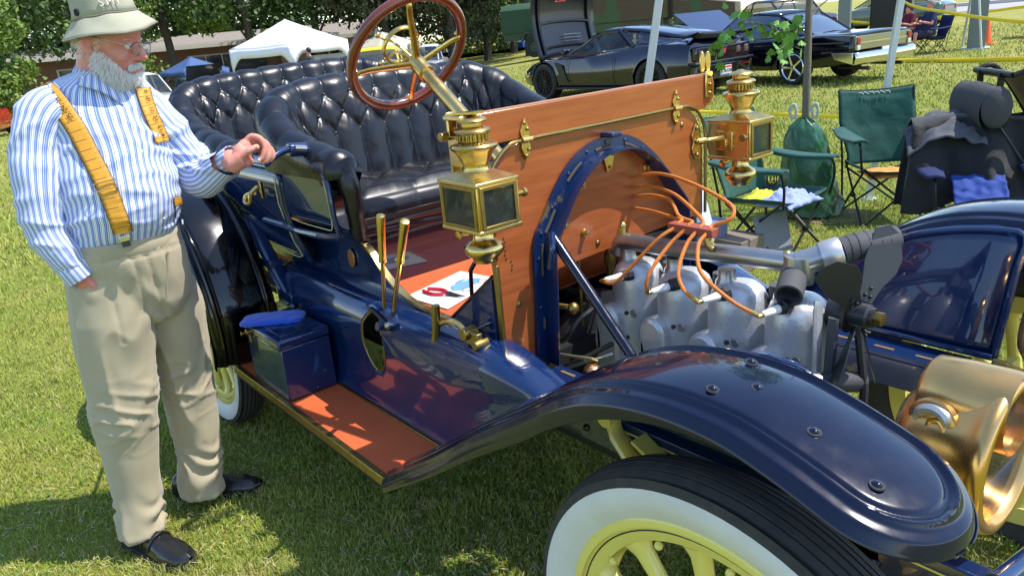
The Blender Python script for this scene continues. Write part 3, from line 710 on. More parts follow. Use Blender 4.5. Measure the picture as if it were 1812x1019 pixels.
# ------------------------------------------------ tufted upholstery
def tuft(path, name, zc, lean, P_=.115, Q=.15, roll=.060, depth=.021, nb=True, sgap=.0055, zh=1.25):
    """path: (x, y, ztop) going near arm -> back -> far arm; zc cushion height"""
    pts = bez(path, 16); n0 = len(pts)
    L = [0]
    for i in range(1, n0): L.append(L[-1]+math.hypot(pts[i].x-pts[i-1].x, pts[i].y-pts[i-1].y))
    S = L[-1]; N = int(S/sgap); rows = []; k = 0
    cxm = sum(p.x for p in pts)/n0
    btn = []
    npl = round(S/P_); P_ = S/npl
    def frame(s):
        nonlocal k
        k = 0
        while k < n0-2 and L[k+1] < s: k += 1
        t = (s-L[k])/max(1e-6, L[k+1]-L[k]); p = pts[k].lerp(pts[k+1], t)
        a = max(0, k-4); b = min(n0-1, k+5); d = V(pts[b].x-pts[a].x, pts[b].y-pts[a].y, 0).normalized()
        o = V(-d.y, d.x, 0)              # outward for a path running near arm back to far arm
        return p, o
    def base(s, v):
        p, o = frame(s); zt = p.z; f = min(1, max(0, (zt-1.25)/.12)) if True else 1
        if v < 0:      # roll; v=-outer.. 0
            zt0 = zt; ph = PI-(-v)/roll
            c = p+V(0, 0, -roll)
            if ph < -.35: 
                ex = (-.35-ph)*roll; q = c+o*(math.cos(-.35)*roll)+V(0, 0, math.sin(-.35)*roll)-V(0, 0, ex); return q, o
            nn = o*math.cos(ph)+V(0, 0, math.sin(ph)); return c+nn*roll, nn
        h = zt-roll-zc; t = v/max(h, .02)
        g = lean*(t**.8)*(1 if h > .15 else .35)
        q = p-o*(roll+g)+V(0, 0, -roll-v if v < h else -roll-h)
        return q, (-o+V(0, 0, .25)).normalized()
    vmax_rel = 46; nroll = 22
    for i in range(N+1):
        s = S*i/N; p, o = frame(s); h = max(.03, p.z-roll-zc+.02)*min(1, max(.02, (min(s, S-s)-.03)/.09)); row = []
        cs = abs(math.sin(PI*s/P_))
        for j in range(nroll+vmax_rel+1):
            outer = max(.0, p.z-roll-zh)+roll*(PI+.35)
            if j < nroll: v = -outer*(1-j/nroll)
            else: v = h*(j-nroll)/vmax_rel
            if v < 0: pf = lerp(cs**.42, .62+.38*cs**.5, min(1, -v/.05)) if v > -.15 else lerp(.62+.38*cs**.5, .9, min(1, (-.15-v)/.03))
            elif v < Q: 
                a = s/P_+v/Q; b = s/P_-v/Q; pf = (abs(math.sin(PI*a))*abs(math.sin(PI*b)))**.32
            else: pf = cs**.45
            q, nn = base(s, v)
            wr = mn.noise(V(s*14, v*14, 3.1))*.004+(mn.noise(V(s*60+v*25, v*10, 7.7))*.0034+mn.noise(V(s*38-v*46, v*12, 1.7))*.0030)*(1 if v > -.02 else .45)*(1.25-pf)
            q = q+nn*((pf-.55)*depth+wr)*1.0
            ed = min(S-s, s)/.055
            if ed < 1 and v < .0: cc = p+V(0, 0, -roll)-o*roll*.3; q = cc+(q-cc)*math.sqrt(max(0, 1-(1-ed)**2)*.98+.02)
            # fall-off: arm ends close over
            row.append(q)
        rows.append(row)
    # close the ends by a pinched extra ring
    for e, rw in ((0, rows[0]), (-1, rows[-1])):
        c = sum((q for q in rw[:nroll+6]), V(0, 0, 0))/(nroll+6)
        r2_ = [c.copy() for q in rw]
        if e == 0: rows = [r2_]+rows
        else: rows = rows+[r2_]
    o_ = P(MB().grid(rows, flip=True), name, leather, smooth=180)
    if nb:
        i = 0
        for ki in range(1, npl):
            for (ds, v) in ((0, .0), (.5, Q/2), (0, Q)):
                s = (ki+ds)*P_; 
                if s > S-.1: continue
                p, o = frame(s)
                if p.z-roll-zc < v+.02: continue
                if p.z < zc+.21 and v > 0: continue
                q, nn = base(s, v); q = q-nn*(depth*.50)
                MB().ball(q, .0085, 10, 6, (1, 1, .9)).build('button', leather, o_)
    return o_
fpth = [(-.665, -.53, 1.305), (-.80, -.54, 1.325), (-.95, -.55, 1.355), (-1.08, -.56, 1.405), (-1.19, -.54, 1.465), (-1.27, -.47, 1.505), (-1.30, -.36, 1.525), (-1.31, -.18, 1.535), (-1.31, 0, 1.537), (-1.31, .18, 1.535), (-1.30, .36, 1.525), (-1.27, .47, 1.515), (-1.19, .54, 1.475), (-1.08, .56, 1.41), (-.95, .555, 1.36), (-.80, .54, 1.325), (-.665, .53, 1.305)]
tuft([(x, y, z) for x, y, z in fpth], 'front_seat_back', 1.13, .09)
rpth = [(-1.53, -.56, 1.29), (-1.70, -.575, 1.32), (-1.88, -.58, 1.35), (-2.04, -.585, 1.39), (-2.16, -.58, 1.45), (-2.26, -.53, 1.515), (-2.31, -.42, 1.548), (-2.34, -.2, 1.562), (-2.35, 0, 1.572), (-2.34, .2, 1.575), (-2.32, .42, 1.575), (-2.26, .54, 1.55), (-2.16, .58, 1.50), (-2.04, .585, 1.43), (-1.88, .58, 1.36), (-1.70, .575, 1.32), (-1.53, .56, 1.29)]
tuft(rpth, 'rear_seat_back', 1.14, .10, zh=1.27)
# leather roll running down the front edge of the arms
for s in (-1, 1):
    for dx, nm in ((0, 1), (-.90, 0)):
        P(MB().tube(bez([(-.74+dx, s*.53, 1.265), (-.700+dx, s*.53, 1.245), (-.680+dx, s*.525, 1.17), (-.688+dx, s*.52, 1.10), (-.705+dx, s*.51, 1.04), (-.72+dx, s*.50, 1.01)], 5), [.05, .05, .05, .048, .046]+[.043]*5+[.038]*5+[.034]*5+[.030]*5+[.022], 14, flat=((0, 1, 0), .8)), 'arm_front', leather, smooth=180)
# seat cushions
def cushion(x0, x1, yw, zb, zt, name):
    nx, ny = 70, 120; rows = []
    for j in range(ny+1):
        y = lerp(-yw, yw, j/ny); r = []
        fy = 1-abs(y)/yw
        for i in range(-26, nx+1):
            if i < 0:    # front face, from bottom up, with a rounded nose
                t = (26+i)/26; z = lerp(zb, zt-.045, min(1, t/.78)); x = x1+.006*math.sin(t*PI)
                if t > .78: a = (t-.78)/.22*PI/2; x = x1-.045*(1-math.cos(a)); z = zt-.045+.045*math.sin(a)
                pl = .004*(1-abs(math.sin(PI*y/.23))**.3) if t > .45 else 0
                x -= pl*2
                if .42 < t < .46: x += .006
            else:
                u = i/nx; x = lerp(x1-.045, x0, u); v = (x1-x)
                a = y/.115+v/.15; b = y/.115-v/.15
                if v > .09: pf = (abs(math.sin(PI*a/2+.0))*abs(math.sin(PI*b/2)))**.32
                else: pf = abs(math.sin(PI*y/.23))**.3
                z = zt+(pf-.7)*.024+mn.noise(V(x*18, y*18, 1))*.004+mn.noise(V(x*50, y*50, 1))*.0015
                z += .022*(1-((u-.25)/.8)**2)
            k = max(0, .05-fy*yw)/.05; z -= .03*k*k if i >= 0 else 0
            r.append(V(x, y, z))
        rows.append(r)
    o_ = P(MB().grid(rows, flip=True), name, leather, smooth=180)
    return o_
cs = cushion(-1.24, -.725, .47, 1.035, 1.135, 'seat_cushion')
P(MB().tube([(-.722, -.47, 1.040), (-.722, .47, 1.040)], .006, 8), 'cushion_piping', leather)
rows = []
for j in range(60):
    y = lerp(-.47, .47, j/59); rows.append([V(-.735+.004*math.sin(t*9+y*6)+.003*mn.noise(V(y*12, t*4, 0)), y, lerp(.985, 1.036, t)) for t in np.linspace(0, 1, 8)])
P(MB().grid(rows, flip=True), 'cushion_skirt', maroon, smooth=180)
P(MB().tube([(-.728, -.47, .985), (-.728, .47, .985)], .005, 8), 'cushion_piping', leather)
cushion(-2.28, -1.80, .47, 1.02, 1.15, 'rear_seat_cushion')

# ------------------------------------------------ steering
ax = V(-.81, 0, .586).normalized(); cw = V(-.500, -.347, 1.606)
e1 = V(0, 1, 0); e2 = ax.cross(e1).normalized()
stw = thing('steering_wheel', None, None, cw); stw.parent = car; stw.location = cw-WL[car]
ring = [cw+e1*(.197*math.cos(t))+e2*(.197*math.sin(t)) for t in np.linspace(0, 2*PI, 73)[:-1]]
MB().tube(ring, .0165, 18, closed=True).build('wheel_rim', rimwood, stw, smooth=180)
hub = cw-ax*.055
for a in (75, 165, 255, 345):
    t = math.radians(a); d = e1*math.cos(t)+e2*math.sin(t)
    sp = bez([hub+d*.012, hub+d*.05+ax*.012, hub+d*.14+ax*.038, cw+d*.178-ax*.012, cw+d*.186-ax*.002, cw+d*.184+ax*.010], 6)
    MB().tube(sp, [.013-.00022*i for i in range(len(sp))], 10, flat=(ax, .55)).build('wheel_spoke', brass, stw)
    MB().ball(cw+d*.184+ax*.009, .0085, 10, 8).build('spoke_end', brass, stw)
MB().lathe([(.024, -.045), (.026, -.01), (.026, .012), (.018, .024), (0, .026)], hub, ax, 24).build('wheel_hub', brass, stw)
qr = cw+ax*.045
q = [qr+e1*(.062*math.cos(t))+e2*(.062*math.sin(t)) for t in np.linspace(math.radians(20), math.radians(330), 30)]
MB().tube(q, .0055, 8, flat=(ax, 1.6)).build('control_quadrant', brass, stw)
for a in (10, 60, 120, 200):
    t = math.radians(a); d = e1*math.cos(t)+e2*math.sin(t)
    MB().tube(bez([hub+ax*.02, qr+d*.03, qr+d*.07+ax*.004, qr+d*.085+ax*.015], 5), .0045, 8).ball(qr+d*.086+ax*.018, .010, 10, 8).build('control_lever', brass, stw)
P(MB().tube([hub-ax*.02, hub-ax*.52], .021, 24), 'steering_column', brass)
P(MB().lathe([(.027, -.01), (.027, .01)], hub-ax*.045, ax, 20), 'column_collar', brass)

# ------------------------------------------------ hand levers and pedals
coppery = mat('brass over copper', (.72, .36, .14), .16, 1, var=(4, (.78, .55, .22), .15))
for (tx, bx, dy) in (((-.395, -.585, 1.150), (-.545, -.548, .735), 0), ((-.255, -.585, 1.152), (-.475, -.548, .80), 0)):
    t_ = V(*tx); b_ = V(*bx); d = (t_-b_).normalized()
    lv = P(MB().tube([b_-d*.14, b_, t_-d*.16], [.010, .011, .0085], 10, flat=((0, 1, 0), .7)), 'hand_lever', coppery)
    MB().lathe([(.0085, -.17), (.0125, -.165), (.0135, -.05), (.0145, -.005), (.013, .0), (.004, .002)], t_, d, 16).build('grip', brass, lv)
    MB().lathe([(.0145, -.17), (.0145, -.16)], t_, d, 12).build('collar', brass, lv)
    MB().tube([b_+d*.03+V(.012, -.008, 0), t_-d*.15+V(.012, -.006, 0)], .003, 6).build('latch_rod', brassd, lv)
P(MB().tube([(-.60, -.555, .80), (-.545, -.558, .79), (-.50, -.56, .775), (-.46, -.56, .755)], .010, 10, flat=((0, 1, 0), 2.2)), 'lever_quadrant', steel, bev=.001)
P(MB().tube([(-.62, -.548, .80), (-.56, -.552, .812), (-.50, -.553, .80), (-.44, -.553, .77)], .010, 10, flat=((0, 1, 0), 2.2)), 'lever_quadrant', navy)
P(MB().cyl((-.50, -.535, .745), (-.50, -.60, .765), .015, 12).cyl((-.54, -.575, .745), (-.46, -.575, .775), .009, 10), 'lever_pivot', navy)
P(MB().ball((-.455, -.585, .775), .012, 10, 8), 'pivot_knob', alup)
# outside pedal bracket in brass
P(MB().tube([(-.213, -.545, .888), (-.220, -.547, .82), (-.236, -.550, .742)], .014, 10, flat=((1, 0, 0), .8)), 'horn_pedal', brassd)
P(MB().tube(bez([(-.222, -.540, .825), (-.17, -.535, .845), (-.12, -.53, .845), (-.07, -.53, .82)], 5), .009, 10), 'pedal_arm', brass)
P(MB().cyl((-.085, -.50, .825), (-.085, -.548, .825), .019, 12).cyl((-.03, -.50, .805), (-.03, -.548, .805), .014, 10).box((-.088, -.535, .795), (-.03, -.515, .835)), 'pedal_pivot', brassd, bev=.002)

# ------------------------------------------------ tool box on the running board
tb = P(MB().box((-1.225, -.796, .4285), (-.895, -.60, .632)), 'tool_box', navy, bev=.006)
MB().box((-1.23, -.801, .634), (-.890, -.597, .668)).build('lid', navy, tb, bev=.008)
MB().box((-1.19, -.77, .6685), (-.93, -.625, .671)).build('lid_panel', navy, tb, bev=.002)
MB().lathe([(.012, 0), (.012, .012), (.006, .015), (.006, .028), (.009, .032), (0, .034)], (-1.17, -.800, .64), (0, -1, 0), 14).box((-1.178, -.803, .595), (-1.162, -.797, .64)).build('latch', brassd, tb, bev=.001)
for y, z in ((-.76, .452), (-.64, .50), (-.68, .445)):
    MB().ball((-.893, y, z), .006, 10, 6, (.5, 1, 1)).build('rivet', navy, tb)

# ------------------------------------------------ side lamps
def side_lamp(cx, cy, mirror):
    L = thing('side_lamp', 'shadow', None, (cx, cy, 1.05)); del L['label']; L.parent = car; L.location = V(cx, cy, 1.05)-WL[car]
    def b(mb, nm, m, **k): return mb.build(nm, m, L, **k)
    hx, hy, z0, z1 = .083, .068, 1.157, 1.292
    for sx in (-1, 1):
        for sy in (-1, 1):
            b(MB().cbox((cx+sx*(hx-.006), cy+sy*(hy-.006), (z0+z1)/2), (.013, .013, z1-z0-.016)), 'corner_post', brass, bev=.002)
    for z in (z0, z1-.012):
        b(MB().box((cx-hx-.003, cy-hy-.003, z), (cx+hx+.003, cy+hy+.003, z+.012)), 'case_plate', brass, bev=.003)
    b(MB().add([(cx-hx, cy-hy, z1), (cx+hx, cy-hy, z1), (cx+hx, cy+hy, z1), (cx-hx, cy+hy, z1), (cx-.035, cy-.035, z1+.018), (cx+.035, cy-.035, z1+.018), (cx+.035, cy+.035, z1+.018), (cx-.035, cy+.035, z1+.018)],
               [(0, 1, 5, 4), (1, 2, 6, 5), (2, 3, 7, 6), (3, 0, 4, 7), (4, 5, 6, 7)]), 'case_roof', brass, smooth=0)
    # frames and panes: front (+x) and outboard; inboard side is brass with a keyed door
    ob = -1 if not mirror else 1
    def frame_x(x):
        b(MB().box((x-.003, cy-hy+.008, z0+.012), (x+.004, cy-hy+.018, z1-.012)).box((x-.003, cy+hy-.018, z0+.012), (x+.004, cy+hy-.008, z1-.012)).box((x-.003, cy-hy+.018, z0+.012), (x+.004, cy+hy-.018, z0+.021)).box((x-.003, cy-hy+.018, z1-.021), (x+.004, cy+hy-.018, z1-.012)), 'pane_frame', brassd, bev=.001)
        b(MB().box((x-.002, cy-hy+.016, z0+.020), (x, cy+hy-.016, z1-.020)), 'glass_pane', glass)
    def frame_y(y):
        b(MB().box((cx-hx+.008, y-.004, z0+.012), (cx-hx+.018, y+.003, z1-.012)).box((cx+hx-.018, y-.004, z0+.012), (cx+hx-.008, y+.003, z1-.012)).box((cx-hx+.018, y-.004, z0+.012), (cx+hx-.018, y+.003, z0+.021)).box((cx-hx+.018, y-.004, z1-.021), (cx+hx-.018, y+.003, z1-.012)), 'pane_frame', brassd, bev=.001)
        b(MB().box((cx-hx+.016, y-.001, z0+.020), (cx+hx-.016, y+.001, z1-.020)), 'glass_pane', glass)
    frame_x(cx+hx); 
    frame_y(cy+ob*hy)
    wy = cy-ob*(hy-.002)
    pn = b(MB().box((cx-hx+.006, wy-.003, z0+.01), (cx+hx-.006, wy+.003, z1-.01)), 'brass_door', brass, bev=.002)
    if mirror:
        MB().box((cx-.045, wy-.010, z0+.035), (cx+.02, wy-.003, z0+.10)).box((cx-.03, wy-.017, z0+.045), (cx+.0, wy-.010, z0+.075)).build('door_catch', brass, pn, bev=.003)
    b(MB().box((cx-hx+.002, cy-hy+.01, z0+.01), (cx-hx+.006, cy+hy-.01, z1-.01)), 'back_plate', brassd)
    b(MB().cyl((cx-hx+.006, cy, 1.225), (cx-hx+.012, cy, 1.225), .022, 20), 'red_lens', redl)
    b(MB().lathe([(.045, 0), (.038, .012), (.02, .02), (0, .022)], (cx-.05, cy, 1.225), (-1, 0, 0), 24), 'reflector', mat('mirror', (.8, .8, .8), .05, 1))
    b(MB().cyl((cx, cy, z0+.01), (cx, cy, z0+.055), .018, 16).cyl((cx, cy, z0+.055), (cx, cy, z0+.075), .006, 8), 'burner', brassd)
    # chimney
    zt = z1+.016
    ch = [(.038, 0), (.034, .006), (.034, .020), (.040, .030), (.052, .052), (.062, .060), (.064, .066), (.060, .072), (.042, .076), (.038, .080), (.038, .096), (.046, .100), (.049, .105), (.045, .110), (.032, .113), (.028, .116), (.028, .124), (.038, .126), (.040, .130), (.034, .136), (.016, .140), (.010, .144), (0, .145)]
    b(MB().lathe(ch, (cx, cy, zt), (0, 0, 1), 40, cap=False), 'chimney', brass, smooth=40)
    for i in range(20):
        a = 2*PI*i/20; b(MB().cbox((cx+.040*math.cos(a), cy+.040*math.sin(a), zt+.088), (.006, .006, .014)), 'chimney_fin', brassd)
    # font
    ft = [(.032, 0), (.030, -.006), (.030, -.030), (.036, -.036), (.050, -.045), (.056, -.056), (.054, -.066), (.040, -.082), (.036, -.088), (.034, -.096), (.0, -.098)]
    b(MB().lathe(ft, (cx, cy, z0), (0, 0, 1), 40, cap=False), 'oil_font', brass, smooth=60)
    b(MB().lathe([(.0, 0), (.008, .0), (.008, .02), (.012, .022), (.012, .03)], (cx+hx-.01, cy+.0-ob*hy, 1.24), (0, -ob, 0), 10), 'side_knob', brassd)
    b(MB().lathe([(.014, 0), (.008, .01), (.006, .018), (.013, .026), (.0, .03)], (cx-.03, cy+ob*(-.0)+(-.035), z0-.01), (0, -1, -.2), 12), 'small_knob', brass)
    return L
side_lamp(.02, -.512, False); side_lamp(.062, .60, True)
P(MB().tube([(-.02, -.50, 1.085), (.06, -.56, 1.06)], .010, 8), 'lamp_knob', coppery) if False else None
P(MB().tube([(-.03, -.465, 1.10), (-.16, -.44, .98), (-.2, -.42, .86)], .007, 8), 'wiper_stay', black)

# ------------------------------------------------ headlamps
def headlamp(cy):
    cx = 1.213; cz = .866; Kh = .86; L = thing('headlamp', None, None, (cx, cy, cz-.2)); L.parent = car; L.location = V(cx, cy, cz-.2)-WL[car]
    def b(mb, nm, m, **k):
        c_ = V(cx, cy, cz); mb.v = [tuple(c_+(Vector(p)-c_)*Kh) for p in mb.v]; return mb.build(nm, m, L, **k)
    A = (1, 0, .0)
    b(MB().lathe([(.050, -.178), (.080, -.170), (.106, -.148), (.122, -.115), (.132, -.075), (.140, -.040), (.150, -.014), (.160, .004), (.168, .016), (.170, .026), (.165, .036), (.154, .040), (.145, .036), (.140, .02), (.132, .0), (.120, -.05), (.09, -.10), (.05, -.125), (0, -.13)], (cx, cy, cz), A, 64, cap=False), 'lamp_body', brassh, smooth=50)
    b(MB().lathe([(0, -.178), (.06, -.175)], (cx, cy, cz), A, 40, cap=False), 'back_cap', brassh)
    # drum shaped hood on top, axis along the car
    b(MB().lathe([(0, -.125), (.070, -.125), (.080, -.115), (.086, -.05), (.087, .02), (.086, .05)], (cx-.01, cy, cz+.098), (1, 0, 0), 44, cap=False), 'chimney_drum', brassh, smooth=50)
    o3 = V(cx-.085, cy-.092, cz+.070); n3 = V(-.25, -.95, .1).normalized(); a3 = n3.cross(V(0, 0, 1)).normalized(); b3 = a3.cross(n3)
    b(MB().lathe([(.056, -.01), (.056, .004), (.050, .008), (0, .008)], o3, n3, 36), 'vent_boss', brassh, smooth=50)
    b(MB().tube(bez([o3+n3*.010+a3*x_+b3*z_ for x_, z_ in ((-.036, .012), (-.028, .030), (-.004, .036), (.022, .026), (.034, .004), (.026, -.016))], 5), [.004, .006, .009, .010, .011]+[.012]*12+[.010, .008, .007, .006, .005, .004, .003, .003, .003], 8), 'vent_scroll', mat('galvanised collar', (.55, .55, .55), .4, .8))
    b(MB().tube(bez([o3+n3*.010+a3*x_+b3*z_ for x_, z_ in ((-.034, .0), (-.020, .016), (.0, .010), (.008, -.008), (.024, -.020), (.038, -.014))], 5), .006, 8), 'vent_scroll', brassh)
    wv = bez([(cx-.115, cy-.083, cz+.10), (cx-.07, cy-.096, cz+.055), (cx-.03, cy-.112, cz+.03), (cx+.0, cy-.118, cz+.06)], 6)
    b(MB().tube(wv, .005, 8), 'seam_bead', brassh)
    b(MB().lathe([(.1355, 0), (.1355, .001)], (cx+.022, cy, cz), A, 48), 'lamp_glass', glass)
    b(MB().lathe([(.014, 0), (.014, .03), (.02, .032), (.02, .045)], (cx-.06, cy-.125, cz-.02), (0, -1, 0), 14).box((cx-.085, cy-.13, cz-.16), (cx-.045, cy-.115, cz+.0)), 'fork_arm', brassh, bev=.002)
    b(MB().tube([(cx-.06, cy-.12, cz-.15), (cx-.06, cy-.05, cz-.2), (cx-.06, cy+.05, cz-.2), (cx-.06, cy+.12, cz-.15)], .014, 10), 'fork', yel)
headlamp(-.315); headlamp(.315)
# blue sheet between the frame horns in the lower right
# ================================================= the man
CAMP = V(1.6134, -1.6784, 1.6514)
NQ = V(.978, -.2085, 0); EQ = V(.2085, .978, 0); QQ = V(-1.1, -1.1, 0); D0 = 2.77
def W(s, z, d=0.):
    """s metres across the figure, z height, d metres in front of its middle plane"""
    p = QQ+EQ*s+V(0, 0, z); return CAMP+(p-CAMP)*((D0-d)/D0)
man = thing('person', 'bearded man in khaki bucket hat, blue striped shirt, tape measure suspenders and khaki trousers', 'person', (-1.1, -1.15, 0))
skin = mat('skin', (.66, .34, .25), .48, 0, 0, .4, var=(13, (.62, .20, .16), .16), bump=(220, .08, .001))
skin.node_tree.nodes['Principled BSDF'].inputs['Subsurface Weight'].default_value = .12
skin.node_tree.nodes['Principled BSDF'].inputs['Subsurface Radius'].default_value = (.01, .004, .002)
khaki = mat('khaki trouser cotton', (.43, .37, .25), .85, 0, 0, .2, var=(9, (.38, .325, .22), .25), bump=(700, .25, .0008), sheen=.2)
khat = mat('khaki hat cotton', (.40, .39, .29), .85, 0, 0, .2, var=(12, (.34, .33, .25), .2), bump=(260, .5, .0015))
hairw = mat('white hair', (.86, .85, .82), .6)
shoe = mat('black shoe leather', (.012, .012, .013), .28, 0, .3, bump=(60, .2, .002))
sole = mat('shoe sole', (.02, .02, .02), .8)
def striped():
    m = bpy.data.materials.new('striped shirt cotton'); m.use_nodes = True; t = m.node_tree; b = t.nodes['Principled BSDF']; b.inputs['Roughness'].default_value = .8
    b.inputs['Specular IOR Level'].default_value = .25
    uv = t.nodes.new('ShaderNodeTexCoord'); sp = t.nodes.new('ShaderNodeSeparateXYZ'); t.links.new(uv.outputs['UV'], sp.inputs[0])
    def mth(op, a, b_=None, c=None):
        n = t.nodes.new('ShaderNodeMath'); n.operation = op
        for i, q in enumerate((a, b_, c)):
            if q is None: continue
            if isinstance(q, (int, float)): n.inputs[i].default_value = q
            else: t.links.new(q, n.inputs[i])
        return n.outputs[0]
    fr = mth('FRACT', mth('MULTIPLY', sp.outputs[0], 1/.0165))
    cr = t.nodes.new('ShaderNodeValToRGB'); t.links.new(fr, cr.inputs[0]); e = cr.color_ramp.elements
    cr.color_ramp.interpolation = 'CONSTANT'
    W_ = (.80, .82, .88, 1); B = (.16, .24, .56, 1); K = (.13, .15, .27, 1); L = (.42, .50, .76, 1)
    st = [(0, W_), (.17, K), (.25, W_), (.36, B), (.58, L), (.66, B), (.80, W_), (.90, L)]
    e[0].position = 0; e[0].color = W_; e[1].position = st[1][0]; e[1].color = st[1][1]
    for p, c in st[2:]: q = e.new(p); q.color = c
    t.links.new(cr.outputs[0], b.inputs['Base Color']); return m
shirt = striped()
def wrinkle(p, k=1.):
    p = Vector(p); w = p+V(mn.noise(p*3.1), mn.noise(p*2.7+V(9, 0, 0)), mn.noise(p*3+V(0, 5, 0)))*.10
    a = 1-abs(mn.noise(V(w.x*6, w.y*6, w.z*13+3)))*2
    b = 1-abs(mn.noise(V(w.x*13+4, w.y*13, w.z*22)))*2
    return k*(.011*max(0, a)**2+.003*b+.005*mn.noise(w*9))
def loft(rings, nu=96, sub=10, k=1., uoff=0, name='sleeve', wr=wrinkle, frame='h', ubase=None):
    """rings: (centre, a, b, exponent) ; horizontal frame uses EQ and NQ, 'p' is perpendicular to the path"""
    C_ = bez([r[0] for r in rings], sub); n = len(C_)
    def g(i, j):
        t = i/sub; a = min(int(t), len(rings)-2); f = t-a; f = f*f*(3-2*f) if False else f
        return rings[a][j]+(rings[min(a+1, len(rings)-1)][j]-rings[a][j])*f
    P_ = []; U = []; Lc = 0; pu = EQ.copy()
    circ = 2*PI*sum((r[1]+r[2])/2 for r in rings)/len(rings)
    for i, c in enumerate(C_):
        A, B = g(i, 1), g(i, 2)
        if frame == 'h': u, v = EQ, NQ
        else:
            d = (C_[min(i+1, n-1)]-C_[max(i-1, 0)]).normalized(); u = (pu-d*pu.dot(d)).normalized(); v = d.cross(u); pu = u
        if i: Lc += (c-C_[i-1]).length
        row = []; ru = []
        for j in range(nu+1):
            t = 2*PI*j/nu; ct, st = math.cos(t), math.sin(t)
            q = u*(A*math.copysign(abs(ct)**.92, ct))+v*(B*math.copysign(abs(st)**.92, st)); p = c+q; nn = q.normalized()
            row.append(p+nn*wr(p, k)); ru.append((circ*j/nu+uoff, Lc))
        row[-1] = row[0].copy()
        P_.append(row); U.append(ru)
    return P_, U
# ---- body (head, neck, hands; hidden torso under the clothes), one continuous mesh
FD = math.radians(48); f = V(math.cos(FD), math.sin(FD), 0); lf = V(-f.y, f.x, 0)
HC = W(.038, 1.728, .03); pitch = math.radians(-15)
fz = V(0, 0, 1)*math.cos(pitch)-f*math.sin(pitch); ff = f*math.cos(pitch)+V(0, 0, 1)*math.sin(pitch)
HM = Matrix(((ff.x, lf.x, fz.x, HC.x), (ff.y, lf.y, fz.y, HC.y), (ff.z, lf.z, fz.z, HC.z), (0, 0, 0, 1)))
def H(x, y, z): return HM @ V(x, y, z)
b = MB()
b.ball((0, 0, .02), 1, 32, 24, (.098, .078, .100), M=HM)
b.ball((.030, 0, -.055), 1, 28, 20, (.066, .062, .075), M=HM)        # face mass
b.ball((.048, 0, -.105), 1, 20, 14, (.042, .045, .035), M=HM)        # chin
b.ball((.060, 0, .022), 1, 24, 12, (.034, .056, .018), M=HM)          # brow
for s in (-1, 1):
    b.ball((.058, s*.036, -.035), 1, 20, 14, (.030, .026, .028), M=HM)   # cheek
    b.tube([H(-.012, s*.076, .012), H(-.020, s*.084, .010), H(-.026, s*.090, -.008), H(-.020, s*.088, -.030), H(-.008, s*.080, -.042), H(-.002, s*.075, -.03)], [.006, .009, .009, .008, .009, .006], 10)
    b.ball((-.012, s*.080, -.012), 1, 12, 8, (.012, .006, .022), M=HM)
b.tube([H(.088, 0, .010), H(.098, 0, -.008), H(.107, 0, -.022), H(.113, 0, -.033), H(.106, 0, -.041)], [.010, .0115, .013, .0145, .010], 14)
for s in (-1, 1): b.ball((.097, s*.012, -.038), 1, 12, 8, (.013, .009, .009), M=HM)
b.tube([H(.088, -.024, -.066), H(.099, 0, -.064), H(.088, .024, -.066)], [.006, .009, .006], 10)
b.tube([H(.084, -.022, -.080), H(.096, 0, -.080), H(.084, .022, -.080)], [.006, .009, .006], 10)
b.tube([H(-.015, 0, -.03), H(-.03, 0, -.10), W(-.005, 1.585, -.01), W(-.01, 1.53, -.02)], [.066, .060, .066, .10], 20)
b.tube([W(-.01, 1.56, -.02), W(-.02, 1.48, -.02), W(-.03, 1.30, 0), W(-.05, 1.15, 0), W(-.06, 1.0, -.02)], [.08, .12, .14, .14, .13], 20)
for sh, el, wr_, rr in ((W(.10, 1.50, -.02), V(-1.07, -.90, 1.29), V(-.862, -.838, 1.335), 1), (W(-.18, 1.50, .04), W(-.265, 1.22, .08), W(-.205, 1.01, .12), 1)):
    b.tube([W(-.02, 1.50, 0), sh, el, wr_], [.06, .05, .042, .030], 14)
b.tube([W(-.09, .98, 0), W(-.16, .6, .03), W(-.236, .08, .05)], [.08, .06, .045], 14)
b.tube([W(.0, .98, -.05), W(.03, .55, -.08), W(-.01, .14, -.10)], [.08, .06, .045], 14)
# left hand closed over the blue lug: local frame, px-size units of 1.94 mm
HH = V(-.815, -.795, 1.350); k_ = .00194
def hp(x, y, d=0): return HH+EQ*(x-438)*k_+V(0, 0, -(y-275)*k_)+V(0, 0, (x-438)*k_*.0)+NQ*d
b.tube([V(-.872, -.842, 1.332), hp(414, 290, -.0), hp(424, 284, .0)], [.034, .031, .031], 16, flat=((0, 0, 1), 1.0))
b.ball(hp(428, 277, -.004), 1, 18, 12, (.022, .030, .037))
b.ball(hp(436, 268, -.010), 1, 16, 12, (.020, .026, .030))
b.ball(hp(432, 290, -.004), 1, 14, 10, (.018, .028, .018))
fng = [([(438, 258, -.012), (449, 250, -.004), (461, 256, .008), (464, 270, .016), (458, 284, .020), (451, 289, .020)], .0098),
       ([(446, 262, -.018), (459, 257, -.010), (470, 266, .000), (472, 279, .008), (465, 290, .012), (458, 294, .012)], .0096),
       ([(450, 268, -.026), (464, 266, -.020), (476, 275, -.010), (476, 287, .000), (468, 295, .004)], .0090),
       ([(450, 276, -.034), (464, 276, -.030), (475, 285, -.022), (472, 296, -.012)], .0078)]
for pts, r in fng:
    q = bez([hp(*p) for p in pts], 5); n_ = len(q)
    b.tube(q, [r*(1.12-.30*i/n_+.10*math.exp(-((i-n_*.36)/1.6)**2)+.08*math.exp(-((i-n_*.68)/1.4)**2)) for i in range(n_)], 12).ball(q[-1], r*.80, 12, 8)
